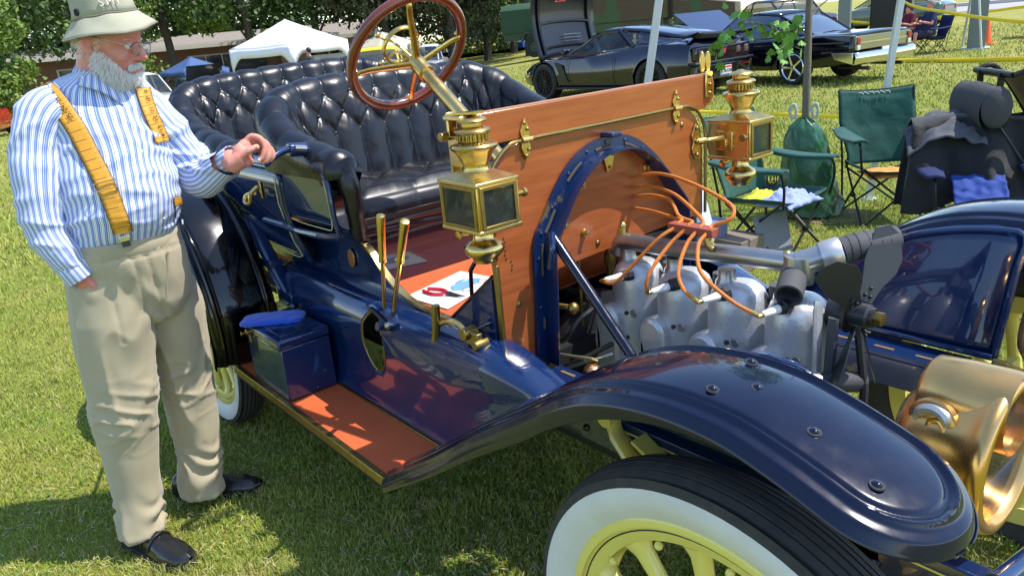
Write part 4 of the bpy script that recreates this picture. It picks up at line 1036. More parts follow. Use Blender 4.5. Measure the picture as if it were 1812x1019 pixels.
q = bez([hp(420, 285, .008), hp(428, 277, .022), hp(439, 270, .028), hp(451, 266, .026)], 6)
b.tube(q, [.0155, .0150, .0145, .0140, .0132, .0125, .0118, .0112, .0110, .0112, .0116, .0118, .0116, .0112, .0108, .0104, .0100, .0096, .0092], 12).ball(q[-1], .0092, 12, 8)
# right hand: wrist and thumb side going into the pocket
b.tube([W(-.220, 1.04, .12), W(-.206, 1.005, .122), W(-.190, .975, .122)], [.026, .026, .030], 14)
for i in range(4):
    b.tube([W(-.19+.012*i, .97, .118-.012*i), W(-.175+.012*i, .92, .112-.012*i), W(-.165+.012*i, .88, .104-.012*i)], [.011, .010, .008], 10)
b.tube([W(-.196, 1.005, .142), W(-.180, .972, .150), W(-.172, .945, .150)], [.013, .012, .010], 10)
def remeshed(mb, name, m, voxel, parent, smooth_it=3, disp=None):
    o = mb.build('raw', m, parent); r = o.modifiers.new('r', 'REMESH'); r.mode = 'VOXEL'; r.voxel_size = voxel
    s_ = o.modifiers.new('s', 'SMOOTH'); s_.iterations = smooth_it; s_.factor = .5
    bpy.context.view_layer.update()
    me = bpy.data.meshes.new_from_object(o.evaluated_get(bpy.context.evaluated_depsgraph_get()))
    o.modifiers.clear(); o.data = me; o.name = name; me.name = name
    if disp:
        og = WL[o]; nrm = [v.normal.copy() for v in me.vertices]
        for v, n in zip(me.vertices, nrm): v.co = v.co+n*disp(v.co+og, n)
    me.polygons.foreach_set('use_smooth', [True]*len(me.polygons)); me.materials.clear(); me.materials.append(m); me.update()
    return o
body = remeshed(b, 'body', skin, .0042, man, 2)
# nails
nail = mat('nail', (.72, .42, .36), .3)
for p in (hp(450.5, 288, .0285), hp(452, 266.5, .036)): MB().ball(p, .0055, 10, 6, (.35, 1, 1.1)).build('nail', nail, body)
# eyes
for s in (-1, 1):
    e = MB().ball((.079, s*.031, -.002), .0125, 16, 12, M=HM).build('eye', mat('eye white', (.7, .68, .65), .2), body)
    MB().ball((.0885, s*.031, -.004), .005, 12, 8, M=HM).build('iris', mat('iris', (.05, .07, .09), .1), e)
    MB().tube([H(.078, s*.018, .002), H(.090, s*.03, .008), H(.080, s*.044, .003)], .004, 8).build('eyelid', skin, body)
# ---- glasses
gm = mat('steel spectacle frame', (.30, .29, .27), .25, 1)
gl = MB()
for s in (-1, 1):
    ring = [H(.112-.006*abs(math.cos(t)), s*(.033+.026*math.cos(t)), -.008+.020*math.sin(t)) for t in np.linspace(0, 2*PI, 29)[:-1]]
    gl.tube(ring, .0014, 6, closed=True)
g_ = gl.build('spectacle_frame', gm, man)
MB().tube([H(.110, -.008, .0), H(.118, 0, .004), H(.110, .008, 0)], .0013, 6).build('bridge', gm, g_)
for s in (-1, 1):
    MB().tube([H(.104, s*.060, .002), H(.06, s*.079, .006), H(.0, s*.083, .010), H(-.015, s*.086, .008)], .0015, 6).build('temple', gm, g_)
    MB().add([H(.1105, s*(.033+.0255*math.cos(t)), -.008+.0195*math.sin(t)) for t in np.linspace(0, 2*PI, 25)[:-1]], [tuple(range(24))]).build('lens', mat('spectacle lens', (.5, .5, .5), .03, 0, 0, .5, alpha=.18), g_)
# ---- beard, moustache, side hair
rb = random.Random(3); hv = []; hf = []
def strand(p, d, L, w):
    d = d.normalized(); s_ = d.cross(V(rb.gauss(0, 1), rb.gauss(0, 1), rb.gauss(0, 1))).normalized(); c = V(rb.gauss(0, .3), rb.gauss(0, .3), rb.gauss(0, .3)-.5)
    o = len(hv); N = 4
    for i in range(N+1):
        t = i/N; q = p+d*L*t+c*L*.28*t*t+V(math.sin(t*6+o)*.0012, math.cos(t*5+o)*.0012, 0); hv.append(q-s_*w*(1-t*.8)); hv.append(q+s_*w*(1-t*.8))
    for i in range(N): a = o+2*i; hf.append((a, a+1, a+3, a+2))
base = MB()
base.ball((.052, 0, -.108), 1, 28, 18, (.050, .052, .046), M=HM)
base.ball((.020, 0, -.088), 1, 28, 18, (.045, .068, .040), M=HM)
base.tube([H(.088, -.030, -.066), H(.098, -.014, -.058), H(.101, 0, -.056), H(.098, .014, -.058), H(.088, .030, -.066)], [.004, .007, .007, .007, .004], 10)
def bd(p, n): return .0035*mn.noise(p*150)+.004*mn.noise(p*60)
bo = remeshed(base, 'beard', mat('beard shade base', (.40, .39, .37), .9), .004, man, 2, bd)  # grey base paints the shade between the white strands, for depth
for i in range(8500):
    u = rb.random()
    a = rb.uniform(-1.9, 1.9); zz = rb.uniform(-.150, -.030)
    # surface of jaw region
    rr = interp([(-.150, .035), (-.13, .055), (-.10, .070), (-.07, .076), (-.03, .078)], zz)
    x = .018+rr*math.cos(a)*1.15; y = rr*math.sin(a)*.98
    up_ = interp([(0, -.075), (.45, -.085), (.8, -.072), (1.1, -.050), (1.5, -.025), (1.9, .0)], abs(a))
    if zz > up_: continue
    if abs(a) > 1.5 and zz < -.085: continue
    d = V(math.cos(a)*.7, math.sin(a)*.6, -.75)
    strand(H(x, y, zz), (HM.to_3x3() @ d)+V(rb.gauss(0, .25), rb.gauss(0, .25), rb.gauss(0, .25)), rb.uniform(.009, .022), .00055)
for i in range(1500):   # moustache
    y = rb.uniform(-.036, .036); strand(H(.105-abs(y)*.5, y, -.053-abs(y)*.30+rb.uniform(-.005, .004)), HM.to_3x3() @ V(.45, math.copysign(.9, y), -1.0)+V(rb.gauss(0, .2), rb.gauss(0, .2), rb.gauss(0, .15)), rb.uniform(.008, .017), .00050)
for i in range(1300):  # hair round the ears and nape, eyebrows
    s = rb.choice((-1, 1)); x = rb.uniform(-.09, .02); z = rb.uniform(-.055, .03)
    if x > .0 and z < -.02: pass
    y = s*.078*math.sqrt(max(0, 1-(x/.1)**2)); 
    if -.03 < x < 0 and z < .015: continue
    strand(H(x, y, z), HM.to_3x3() @ V(-.5, s*.1, -1)+V(rb.gauss(0, .2), rb.gauss(0, .2), 0), rb.uniform(.005, .010), .0007)
for i in range(160):
    s = rb.choice((-1, 1)); y = s*rb.uniform(.014, .05); strand(H(.094-abs(y)*.35, y, .016+rb.uniform(-.003, .003)), HM.to_3x3() @ V(.4, s*.9, .1), .010, .0007)
hs_ = MB().add(hv, hf).build('beard_hair', hairw, bo, smooth=0)
# ---- bucket hat
tp = math.radians(6); hz = (V(0, 0, 1)*math.cos(tp)-f*math.sin(tp)); hf_ = (f*math.cos(tp)+V(0, 0, 1)*math.sin(tp))
h0 = W(.050, 1.794, .04)
HT = Matrix(((hf_.x, lf.x, hz.x, h0.x), (hf_.y, lf.y, hz.y, h0.y), (hf_.z, lf.z, hz.z, h0.z), (0, 0, 0, 1)))
HS = .765
def hatgrid(prof, wob):
    prof = [(r*HS, z) for r, z in prof]
    rows = []
    for r, z in prof:
        row = []
        for j in range(96):
            t = 2*PI*j/96; rr = r*(1+.06*math.cos(2*t)); p = V(rr*math.cos(t), rr*.93*math.sin(t), z)
            p.z += wob*(.010*math.sin(2*t+.6)+.006*math.sin(3*t))*max(0, (r/HS-.122)/.05); p = HT @ p
            row.append(p+V(mn.noise(p*16), mn.noise(p*16+V(3, 0, 0)), mn.noise(p*20+V(0, 4, 0)))*.006)
        rows.append(row)
    return MB().grid(rows, closev=True)
crown = hatgrid([(.006, .112), (.05, .112), (.092, .106), (.103, .098), (.109, .080), (.113, .05), (.117, .02), (.121, .0)], 0).build('hat', khat, man, smooth=60, solid=.003)
brim = hatgrid([(.121, .0)]+[(.121+.0058*i+(.0012 if i % 2 else 0), -.0056*i) for i in range(1, 9)]+[(.172, -.051)], 1).build('brim', khat, crown, smooth=50, solid=.003)
edge = [HT @ V(.1725*HS*(1+.06*math.cos(2*t))*math.cos(t), .1725*HS*(1+.06*math.cos(2*t))*.93*math.sin(t), -.0525+(.010*math.sin(2*t+.6)+.006*math.sin(3*t))*.99) for t in np.linspace(0, 2*PI, 97)[:-1]]
edge = [p+V(mn.noise(p*16), mn.noise(p*16+V(3, 0, 0)), mn.noise(p*20+V(0, 4, 0)))*.006 for p in edge]
MB().tube(edge, .0028, 6, closed=True).build('brim_binding', mat('hat binding', (.22, .21, .15), .9), crown)
band = [HT @ V(.1225*HS*(1+.06*math.cos(2*t))*math.cos(t), .1225*HS*(1+.06*math.cos(2*t))*.93*math.sin(t), .001) for t in np.linspace(0, 2*PI, 73)[:-1]]
band = [p+V(mn.noise(p*16), mn.noise(p*16+V(3, 0, 0)), mn.noise(p*20+V(0, 4, 0)))*.006 for p in band]
MB().tube(band, .0018, 6, closed=True).build('hat_seam', mat('hat binding', (.22, .21, .15), .9), crown)
for a, z in ((-150, .024), (-118, .022)):
    t = math.radians(a); rr = .118*HS*(1+.06*math.cos(2*t)); c = V(rr*math.cos(t), rr*.93*math.sin(t), z); nn = V(math.cos(t), math.sin(t), .08)
    pw = HT @ c; pw = pw+V(mn.noise(pw*16), mn.noise(pw*16+V(3, 0, 0)), mn.noise(pw*20+V(0, 4, 0)))*.006
    nw = (HT.to_3x3() @ nn).normalized()
    MB().lathe([(.0062, 0), (.0105, 0), (.0105, .003), (.0062, .003)], pw, nw, 20).lathe([(0, .0005), (.0062, .0005)], pw, nw, 16, cap=False).build('hat_eyelet', dark, crown)
for i, (ch, a) in enumerate(zip('SMI', (-62, -47, -34))):
    t = math.radians(a); rr = .1185*HS*(1+.06*math.cos(2*t)); c = HT @ V(rr*math.cos(t), rr*.93*math.sin(t), .030)
    nw = (HT.to_3x3() @ V(math.cos(t), math.sin(t), .12)).normalized(); xx = hz.cross(nw).normalized(); yy = nw.cross(xx)
    text('hat_letter', ch, .030, c+nw*.004, Matrix((xx, yy, nw)).transposed(), mat('grey embroidery', (.62, .62, .58), .8), crown, .001)
# ---- shirt
tor = [(W(-.060, 1.085, .0), .154, .146), (W(-.056, 1.13, .012), .164, .164), (W(-.044, 1.20, .025), .172, .180), (W(-.034, 1.29, .025), .174, .172), (W(-.026, 1.41, .012), .174, .142),
       (W(-.034, 1.50, -.01), .190, .128), (W(-.034, 1.555, -.02), .180, .110), (W(-.030, 1.595, -.02), .150, .090), (W(-.018, 1.622, -.02), .110, .080), (W(-.006, 1.64, -.01), .074, .072)]
P_, U = loft(tor, 160, 12, 1.)
MB().grid(P_, U).build('shirt', shirt, man, smooth=180)
torsoP = P_
def sleeve(rings, k, nm='sleeve'):
    P2, U2 = loft(rings, 80, 12, k, .01, frame='p'); return MB().grid(P2, U2).build(nm, shirt, man, smooth=180)
sleeve([(W(-.140, 1.515, .0), .070, .078), (W(-.172, 1.520, .02), .082, .084), (W(-.206, 1.478, .04), .076, .076), (W(-.234, 1.40, .06), .066, .066), (W(-.258, 1.29, .09), .060, .060), (W(-.266, 1.19, .10), .058, .056), (W(-.250, 1.115, .115), .052, .052), (W(-.228, 1.055, .12), .043, .043), (W(-.214, 1.030, .12), .038, .038)], .8)
sleeve([(W(.04, 1.50, -.02), .080, .075), (W(.085, 1.50, -.02), .085, .076), (W(.12, 1.44, .0), .080, .072), (V(-1.075, -.925, 1.35), .068, .060), (V(-1.045, -.895, 1.285), .063, .055), (V(-.985, -.880, 1.275), .056, .051), (V(-.925, -.858, 1.305), .050, .048), (V(-.885, -.846, 1.325), .042, .042)], 1.3)
def cuff(c, d, r, L):
    d = Vector(d).normalized(); u = (EQ-d*EQ.dot(d)).normalized() if abs(d.dot(EQ)) < .9 else V(0, 0, 1); v = d.cross(u); rows = []; us = []
    for i, (rr, h) in enumerate([(r*.90, 0), (r, .004), (r*1.02, L*.5), (r*1.04, L-.003), (r*1.02, L), (r*.94, L-.002), (r*.92, 0)]):
        rows.append([Vector(c)+d*h+u*rr*math.cos(t)+v*rr*math.sin(t) for t in np.linspace(0, 2*PI, 49)]); us.append([(r*t+.004, h) for t in np.linspace(0, 2*PI, 49)])
    return MB().grid(rows, us).build('cuff', shirt, man, smooth=50)
cuff(V(-.893, -.849, 1.322), V(.05, .022, .022), .0375, .050)
cuff(W(-.230, 1.062, .12), W(-.200, .99, .125)-W(-.230, 1.062, .12), .047, .060)
# collar
rows = []; us = []
NK = W(.002, 1.618, -.006)
for i in range(9):
    t = i/8; row = []; ru = []
    for j in range(73):
        ang = math.radians(22)+2*PI*(.035+.93*j/72); fr_ = abs(j/72*2-1); front = fr_**3
        if t < .45: u_ = t/.45; r = lerp(.070, .066, u_); z = lerp(0, .040, u_)
        else: u_ = (t-.45)/.55; r = .066+.034*u_+.012*front*u_; z = .040-.052*u_-.050*u_*fr_**8
        row.append(NK+V(math.cos(ang)*r*1.04, math.sin(ang)*r, z-.034*front+.014*(1-fr_))); ru.append((j*.0062, t*.09))
    rows.append(row); us.append(ru)
MB().grid(rows, us).build('collar', shirt, man, smooth=180, solid=.002)
# surface of the shirt front, used by placket, buttons and suspenders
def tsurf(s, z, off=.004):
    """point on the shirt seen at (s, z)"""
    o_ = CAMP; d = (W(s, z)-o_).normalized()
    # intersect with the lofted torso: search depth
    best = None
    for i in range(len(tor)-1):
        pass
    def ring(zz):
        zs = [t[0].z for t in tor]
        for i in range(len(tor)-1):
            if zs[i] <= zz <= zs[i+1]:
                f_ = (zz-zs[i])/(zs[i+1]-zs[i]); return tor[i][0].lerp(tor[i+1][0], f_), lerp(tor[i][1], tor[i+1][1], f_), lerp(tor[i][2], tor[i+1][2], f_)
        k = 0 if zz < zs[0] else -1; return tor[k]
    t = D0-.35
    while t < D0+.4:
        p = o_+d*(t/ d.dot(-NQ)) if False else o_+d*t
        c, a, bb = ring(p.z); q = p-c; x = q.dot(EQ)/a; y = q.dot(NQ)/bb
        if x*x+y*y < 1: break
        t += .002
    nn = (EQ*(x/a)+NQ*(y/bb)).normalized()
    return p+nn*((wrinkle(p, 1.) if off < .005 else sw(p))+off), nn
MB().ball(H(.0955, 0, -.073), .014, 14, 8, (.45, 1.25, .30)).build('lips', mat('lips', (.50, .17, .15), .5), body)
MB().tube([tsurf(s, z, .002)[0] for s, z in [(lerp(.045, .056, i/40), lerp(1.50, 1.14, i/40)) for i in range(41)]], .0018, 6).build('placket_seam', mat('pale blue seam', (.55, .6, .75), .8), man)  # plain pale blue seam line down the shirt front
for i, z in enumerate((1.46, 1.38, 1.30, 1.22, 1.155)):
    p, nn = tsurf(lerp(.050, .066, i/4), z, .003); MB().lathe([(0, .0025), (.004, .003), (.0055, .001), (.0055, 0)], p, nn, 14).build('shirt_button', porc, man)
# ---- suspenders printed as a tape measure
def tape():
    m = bpy.data.materials.new('tape measure webbing'); m.use_nodes = True; t = m.node_tree; b_ = t.nodes['Principled BSDF']; b_.inputs['Roughness'].default_value = .6
    uv = t.nodes.new('ShaderNodeTexCoord'); sp = t.nodes.new('ShaderNodeSeparateXYZ'); t.links.new(uv.outputs['UV'], sp.inputs[0])
    def mth(op, a, b2=None):
        n = t.nodes.new('ShaderNodeMath'); n.operation = op
        for i, q in enumerate((a, b2)):
            if q is None: continue
            if isinstance(q, (int, float)): n.inputs[i].default_value = q
            else: t.links.new(q, n.inputs[i])
        return n.outputs[0]
    u, v = sp.outputs[0], sp.outputs[1]; inch = .0315
    fi = mth('FRACT', mth('DIVIDE', v, inch)); f8 = mth('FRACT', mth('DIVIDE', v, inch/8)); f4 = mth('FRACT', mth('DIVIDE', v, inch/2))
    e = mth('MINIMUM', u, mth('SUBTRACT', 1, u))      # distance from the edge, 0..0.5
    full = mth('MULTIPLY', mth('LESS_THAN', fi, .055), mth('LESS_THAN', u, .72))
    half = mth('MULTIPLY', mth('LESS_THAN', f4, .09), mth('LESS_THAN', e, .22))
    eig = mth('MULTIPLY', mth('LESS_THAN', f8, .30), mth('LESS_THAN', e, .13))
    bd_ = mth('LESS_THAN', e, .035)
    k = mth('MAXIMUM', mth('MAXIMUM', full, half), mth('MAXIMUM', eig, bd_))
    x = t.nodes.new('ShaderNodeMix'); x.data_type = 'RGBA'; x.inputs[6].default_value = (.66, .31, .025, 1); x.inputs[7].default_value = (.03, .02, .01, 1)
    t.links.new(k, x.inputs[0]); t.links.new(x.outputs[2], b_.inputs['Base Color']); return m
tapem = tape()
def sw(p):
    return .011
def strap(path, w, nums, nm='suspender'):
    pts = bez([(s, 0, z) for s, z in path], 14); rows = []; us = []; L = 0; cen = []
    for i, p in enumerate(pts):
        d = (pts[min(i+1, len(pts)-1)]-pts[max(i-1, 0)]).normalized(); nx = V(-d.z, 0, d.x)   # left of travel
        c, nn = tsurf(p.x, p.z, .008); 
        if i: L += (c-pc).length
        pc = c; row = []; ru = []
        for k in range(5):
            q = p+nx*(w*(k/4-.5)); a, n2 = tsurf(q.x, q.z, .006); a = a.lerp(c+(a-c), 1); row.append(a); ru.append((k/4, L))
        # keep the webbing flat: replace inner points by straight line plus crown
        for k in (1, 2, 3): row[k] = row[0].lerp(row[4], k/4)+nn*(.0015 if k == 2 else .001)
        rows.append(row); us.append(ru); cen.append((c, nn, row, L))
    o_ = MB().grid(rows, us, flip=True).build(nm, tapem, man, smooth=180, solid=.0018)
    if nums:
        n0 = nums[0]; v = .0315*.5; i = 0
        ink = mat('black print', (.02, .015, .01), .7)
        while n0 <= nums[1]:
            tgt = v
            while i < len(cen)-2 and cen[i][3] < tgt: i += 1
            if i >= len(cen)-2: break
            c, nn, row, _ = cen[i]; dn = (cen[i+1][0]-cen[i-1][0]).normalized(); rt_ = (row[4]-row[0]).normalized()
            nn2 = rt_.cross(dn).normalized(); nn2 = nn2 if nn2.dot(NQ) > 0 else -nn2
            pos = row[0].lerp(row[4], .60)+nn2*.0055
            xx = -dn; yy = nn2.cross(xx)     # numbers read along the tape
            text('print_number', str(n0), .021, pos+nn2*.002, Matrix((xx, yy, nn2)).transposed(), ink, o_, .0004)
            v += .0315; n0 += 1
    return o_, cen
def sz(px, py):   # helper table was measured in plane coordinates
    D = (px, py); return D
s1 = [(-.150, 1.618), (-.142, 1.590), (-.126, 1.545), (-.102, 1.47), (-.083, 1.38), (-.066, 1.29), (-.058, 1.20), (-.055, 1.150), (-.054, 1.128)]
o1, cen1 = strap(s1, .054, (7, 25))
s2 = [(.096, 1.575), (.097, 1.54), (.102, 1.49), (.110, 1.44), (.114, 1.40)]
o2, cen2 = strap(s2, .040, (9, 22))
o3, cen3 = strap([(.116, 1.215), (.113, 1.18), (.108, 1.145)], .024, None)
for cen, k, w_ in ((cen1, int(len(cen1)*.62), .066),):
    c, nn, row, _ = cen[k]; dn = (cen[k+2][0]-cen[k-2][0]).normalized(); r_ = (row[4]-row[0]).normalized()
    a = [c+r_*w_/2*sx+dn*.012*sy+nn*.006 for sx, sy in ((-1, -1), (1, -1), (1, 1), (-1, 1))]
    MB().tube(a, .0022, 8, closed=True).build('buckle', brass, man)
for cen in (cen1, cen3):
    c, nn, row, _ = cen[-1]; xx = (row[4]-row[0]).normalized(); yy = nn.cross(xx).normalized(); M3 = Matrix((xx, yy, nn)).transposed().to_4x4(); M3.translation = c+nn*.004+V(0, 0, -.016)
    cl = MB().cbox((0, 0, 0), (.030, .018, .008), M=M3).build('suspender_clip', mat('chrome', (.75, .75, .75), .12, 1), man, bev=.002)
    M3.translation = c+nn*.003+V(0, 0, -.032); MB().cbox((0, 0, 0), (.024, .020, .008), M=M3).build('clip_jaw', steel, cl, bev=.002)
# ---- trousers
t_ = MB()
def addloft(rings, nu=40, sub=8):
    P2, _ = loft(rings, nu, sub, 0.); t_.grid([r[:-1] for r in P2], closev=True)
    t_.add(P2[0][:-1], [tuple(range(nu-1, -1, -1))]); t_.add(P2[-1][:-1], [tuple(range(nu))])
addloft([(W(-.058, 1.125, .010), .168, .165), (W(-.062, 1.06, .008), .180, .172), (W(-.070, .98, .0), .190, .165), (W(-.078, .90, -.01), .190, .155), (W(-.080, .84, -.02), .165, .13)])
addloft([(W(-.130, 1.00, .025), .125, .140), (W(-.145, .86, .035), .130, .140), (W(-.167, .70, .045), .114, .120), (W(-.190, .53, .05), .107, .112), (W(-.210, .36, .05), .091, .100), (W(-.226, .20, .05), .079, .092), (W(-.238, .10, .05), .078, .094), (W(-.240, .045, .055), .080, .100)])
addloft([(W(.0, .98, -.05), .110, .130), (W(.030, .84, -.07), .104, .125), (W(.028, .66, -.085), .090, .110), (W(.016, .49, -.09), .087, .102), (W(.010, .34, -.10), .078, .094), (W(-.004, .235, -.10), .076, .094), (W(-.012, .17, -.10), .078, .098), (W(-.012, .122, -.10), .079, .102)])
t_.ball(W(-.172, .935, .118), 1, 20, 14, (.048, .050, .062)); tops = W(-.058, 1.125).z
def folds(p, n):
    z = p.z; s = (p-QQ).dot(EQ); side = s < -.06
    base_ = .0045*mn.noise(V(p.x*7, p.y*7, p.z*5))+.003*mn.noise(V(p.x*16, p.y*16, p.z*9))
    # long drapes down the leg
    g = 1-abs(mn.noise(V(p.x*10+p.z*1.5, p.y*10-p.z*1.3, p.z*1.6)))*2.2
    base_ += .012*max(0, g-.15)**2*(.35+.65*min(1, max(0, (1.1-z)/.3)))
    # stacked folds at the hem and knee creases
    hem = math.exp(-((z-(.13 if side else .20))/.075)**2)
    base_ += hem*.0085*math.sin(z*70+14*mn.noise(V(p.x*7, p.y*7, z*5))+s*30)
    kn = math.exp(-((z-.55)/.10)**2); base_ += kn*.010*max(0, 1-abs(mn.noise(V(p.x*9+z*7, p.y*9, z*17)))*3)**2
    cr = math.exp(-((s+.035)/.05)**2)*math.exp(-((z-.90)/.10)**2)
    base_ += cr*.005*math.sin((z*1.0+abs(s+.035)*1.2)*60)
    # pleats under the waistband
    if z > .80 and z < tops-.045: base_ -= .006*math.exp(-((s+.005-(tops-z)*.05)/.006)**2)+.005*math.exp(-((s+.045-(tops-z)*.03)/.006)**2)+.005*math.exp(-((s+.125-(tops-z)*-.02)/.007)**2)
    if z < tops-.042 and z > tops-.05: base_ -= .003
    return base_
tr = remeshed(t_, 'trousers', khaki, .0075, man, 5, folds)
# waistband, fly, pocket edge
wb = [tsurf_p for tsurf_p in []]
rows = []
for h in (0, .006, .040, .046):
    rows.append([W(-.058, 1.118, .010)+V(0, 0, h-.038)+EQ*((.172+(.0035 if 0 < h < .045 else 0))*math.cos(t))+NQ*((.169+(.0035 if 0 < h < .045 else 0))*math.sin(t)) for t in np.linspace(0, 2*PI, 81)[:-1]])
MB().grid(rows, closev=True).build('waistband', khaki, tr, smooth=60)
fl = []
for i in range(24):
    z = lerp(1.07, .90, i/23); s = lerp(.060, .020, i/23)
    fl.append(W(s, z, .0)+NQ*(.150-.02*i/23))
MB().tube(fl, .004, 6).build('fly_seam', khaki, tr)
pk = bez([W(-.205, 1.035, .12), W(-.190, 1.005, .135), W(-.170, .965, .143)], 5)
MB().tube(pk, .004, 6).build('pocket_edge', khaki, tr)
# ---- shoes
def shoe_(heel, toe):
    heel, toe = V(*heel), V(*toe); d = (toe-heel).normalized(); L = (toe-heel).length; s_ = V(-d.y, d.x, 0); rows = []
    st = [(0, .024, .050, .0), (.02, .034, .078, 0), (.10, .038, .092, 0), (.28, .040, .098, 0), (.42, .042, .084, 0), (.55, .047, .066, 0), (.70, .053, .054, 0), (.84, .050, .046, 0), (.94, .038, .038, 0), (1.0, .014, .026, 0)]
    for i in range(41):
        u = i/40; w_ = interp([(a, b) for a, b, c, e in st], u); h = interp([(a, c) for a, b, c, e in st], u); row = []
        for j in range(25):
            t = PI*j/24; row.append(heel+d*(L*u)+s_*(math.cos(t)*w_)+V(0, 0, .016+h*math.sin(t)**.75)+V(0, 0, .003*mn.noise(V(u*9, j*.4, 2))))
        rows.append(row)
    o_ = MB().grid(rows).build('shoe', shoe, man, smooth=180)
    out = []
    for i in range(41):
        u = i/40; w_ = interp([(a, b) for a, b, c, e in st], u)+.005; out.append(heel+d*(L*u-(.004 if i == 0 else 0)+(.006 if i == 40 else 0))+s_*w_)
    out2 = [heel+d*(L*i/40)-s_*(interp([(a, b) for a, b, c, e in st], i/40)+.005) for i in range(40, -1, -1)]
    MB().prism([p+V(0, 0, -.004) for p in out+out2], (0, 0, .024)).build('sole', sole, o_, bev=.003)
    for u0 in (.40, .52):
        a = []
        for j in range(21):
            t = PI*(j+2)/24; w_ = interp([(q[0], q[1]) for q in st], u0); h = interp([(q[0], q[2]) for q in st], u0); a.append(heel+d*(L*u0+.012*math.sin(t))+s_*(math.cos(t)*(w_+.001))+V(0, 0, .018+h*math.sin(t)**.75))
        MB().tube(a, .0055, 8).build('shoe_strap', shoe, o_)
shoe_((-1.175, -1.385, 0), (-.838, -1.262, 0)); shoe_((-1.345, -1.165, 0), (-1.125, -.892, 0))
# ================================================= ground, grass, road
def gz(x, y):
    dx, dy = x-1.61, y+1.68; r = math.hypot(dx, dy); az = math.degrees(math.atan2(dy, dx))
    t = min(1, max(0, (r-18)/35)); k = min(1, max(0, (az-136)/14))
    k = k if az > 0 else (1 if az < -150 else 0)
    return -1.05*t*t*(3-2*t)*k
def grassmat(name, blade):
    m = bpy.data.materials.new(name); m.use_nodes = True; t = m.node_tree; b = t.nodes['Principled BSDF']; b.inputs['Roughness'].default_value = .62 if blade else .95
    b.inputs['Specular IOR Level'].default_value = .25 if blade else .1
    g = t.nodes.new('ShaderNodeNewGeometry'); L = t.links
    def nz(s, d=3):
        n = t.nodes.new('ShaderNodeTexNoise'); n.inputs['Scale'].default_value = s; n.inputs['Detail'].default_value = d; L.new(g.outputs['Position'], n.inputs['Vector']); return n.outputs['Fac']
    def ramp(f, a, c, c1, c2):
        r = t.nodes.new('ShaderNodeMapRange'); r.inputs[1].default_value = a; r.inputs[2].default_value = c; L.new(f, r.inputs[0])
        x = t.nodes.new('ShaderNodeMix'); x.data_type = 'RGBA'; L.new(r.outputs[0], x.inputs[0])
        for i, q in ((6, c1), (7, c2)):
            if isinstance(q, tuple): x.inputs[i].default_value = (*q, 1)
            else: L.new(q, x.inputs[i])
        return x.outputs[2]
    if blade:
        base = ramp(nz(1.3, 5), .35, .65, (.24, .33, .04), (.33, .35, .065))
        base = ramp(nz(5, 6), .54, .70, base, (.42, .38, .11)); base = ramp(nz(60, 2), .56, .66, base, (.46, .40, .19))
    else:
        base = ramp(nz(1.1, 6), .38, .62, (.16, .23, .03), (.25, .26, .05))
        base = ramp(nz(34, 6), .50, .64, base, (.24, .21, .07))
        # far lawn is drier
        sp = t.nodes.new('ShaderNodeVectorMath'); sp.operation = 'DISTANCE'; L.new(g.outputs['Position'], sp.inputs[0]); sp.inputs[1].default_value = (1.6, -1.7, 0)
        r = t.nodes.new('ShaderNodeMapRange'); r.inputs[1].default_value = 9; r.inputs[2].default_value = 22; L.new(sp.outputs['Value'], r.inputs[0])
        dry = ramp(nz(.7, 8), .35, .65, (.23, .26, .045), (.36, .32, .11))
        x = t.nodes.new('ShaderNodeMix'); x.data_type = 'RGBA'; L.new(r.outputs[0], x.inputs[0]); L.new(base, x.inputs[6]); L.new(dry, x.inputs[7]); base = x.outputs[2]
        base = ramp(nz(9, 8), .3, .75, base, (.11, .15, .03)) if False else base
        n = nz(45, 10); bp = t.nodes.new('ShaderNodeBump'); bp.inputs['Strength'].default_value = .8; bp.inputs['Distance'].default_value = .05; L.new(n, bp.inputs['Height']); L.new(bp.outputs[0], b.inputs['Normal'])
    L.new(base, b.inputs['Base Color']); 
    if blade: b.inputs['Subsurface Weight'].default_value = 0
    return m
gm_ = grassmat('lawn ground', False); gb_ = grassmat('grass blade', True)
xs = sorted(set([-400, -250, -160, -120]+list(range(-100, 40, 3))+[60, 120, 250])); ys = sorted(set([-250, -120, -60]+list(range(-40, 120, 3))+[150, 250, 400]))
rows = [[V(x, y, gz(x, y)) for y in ys] for x in xs]
g = MB().grid(rows, flip=True); g = g.build('ground', gm_, None, smooth=180); g['kind'] = 'structure'
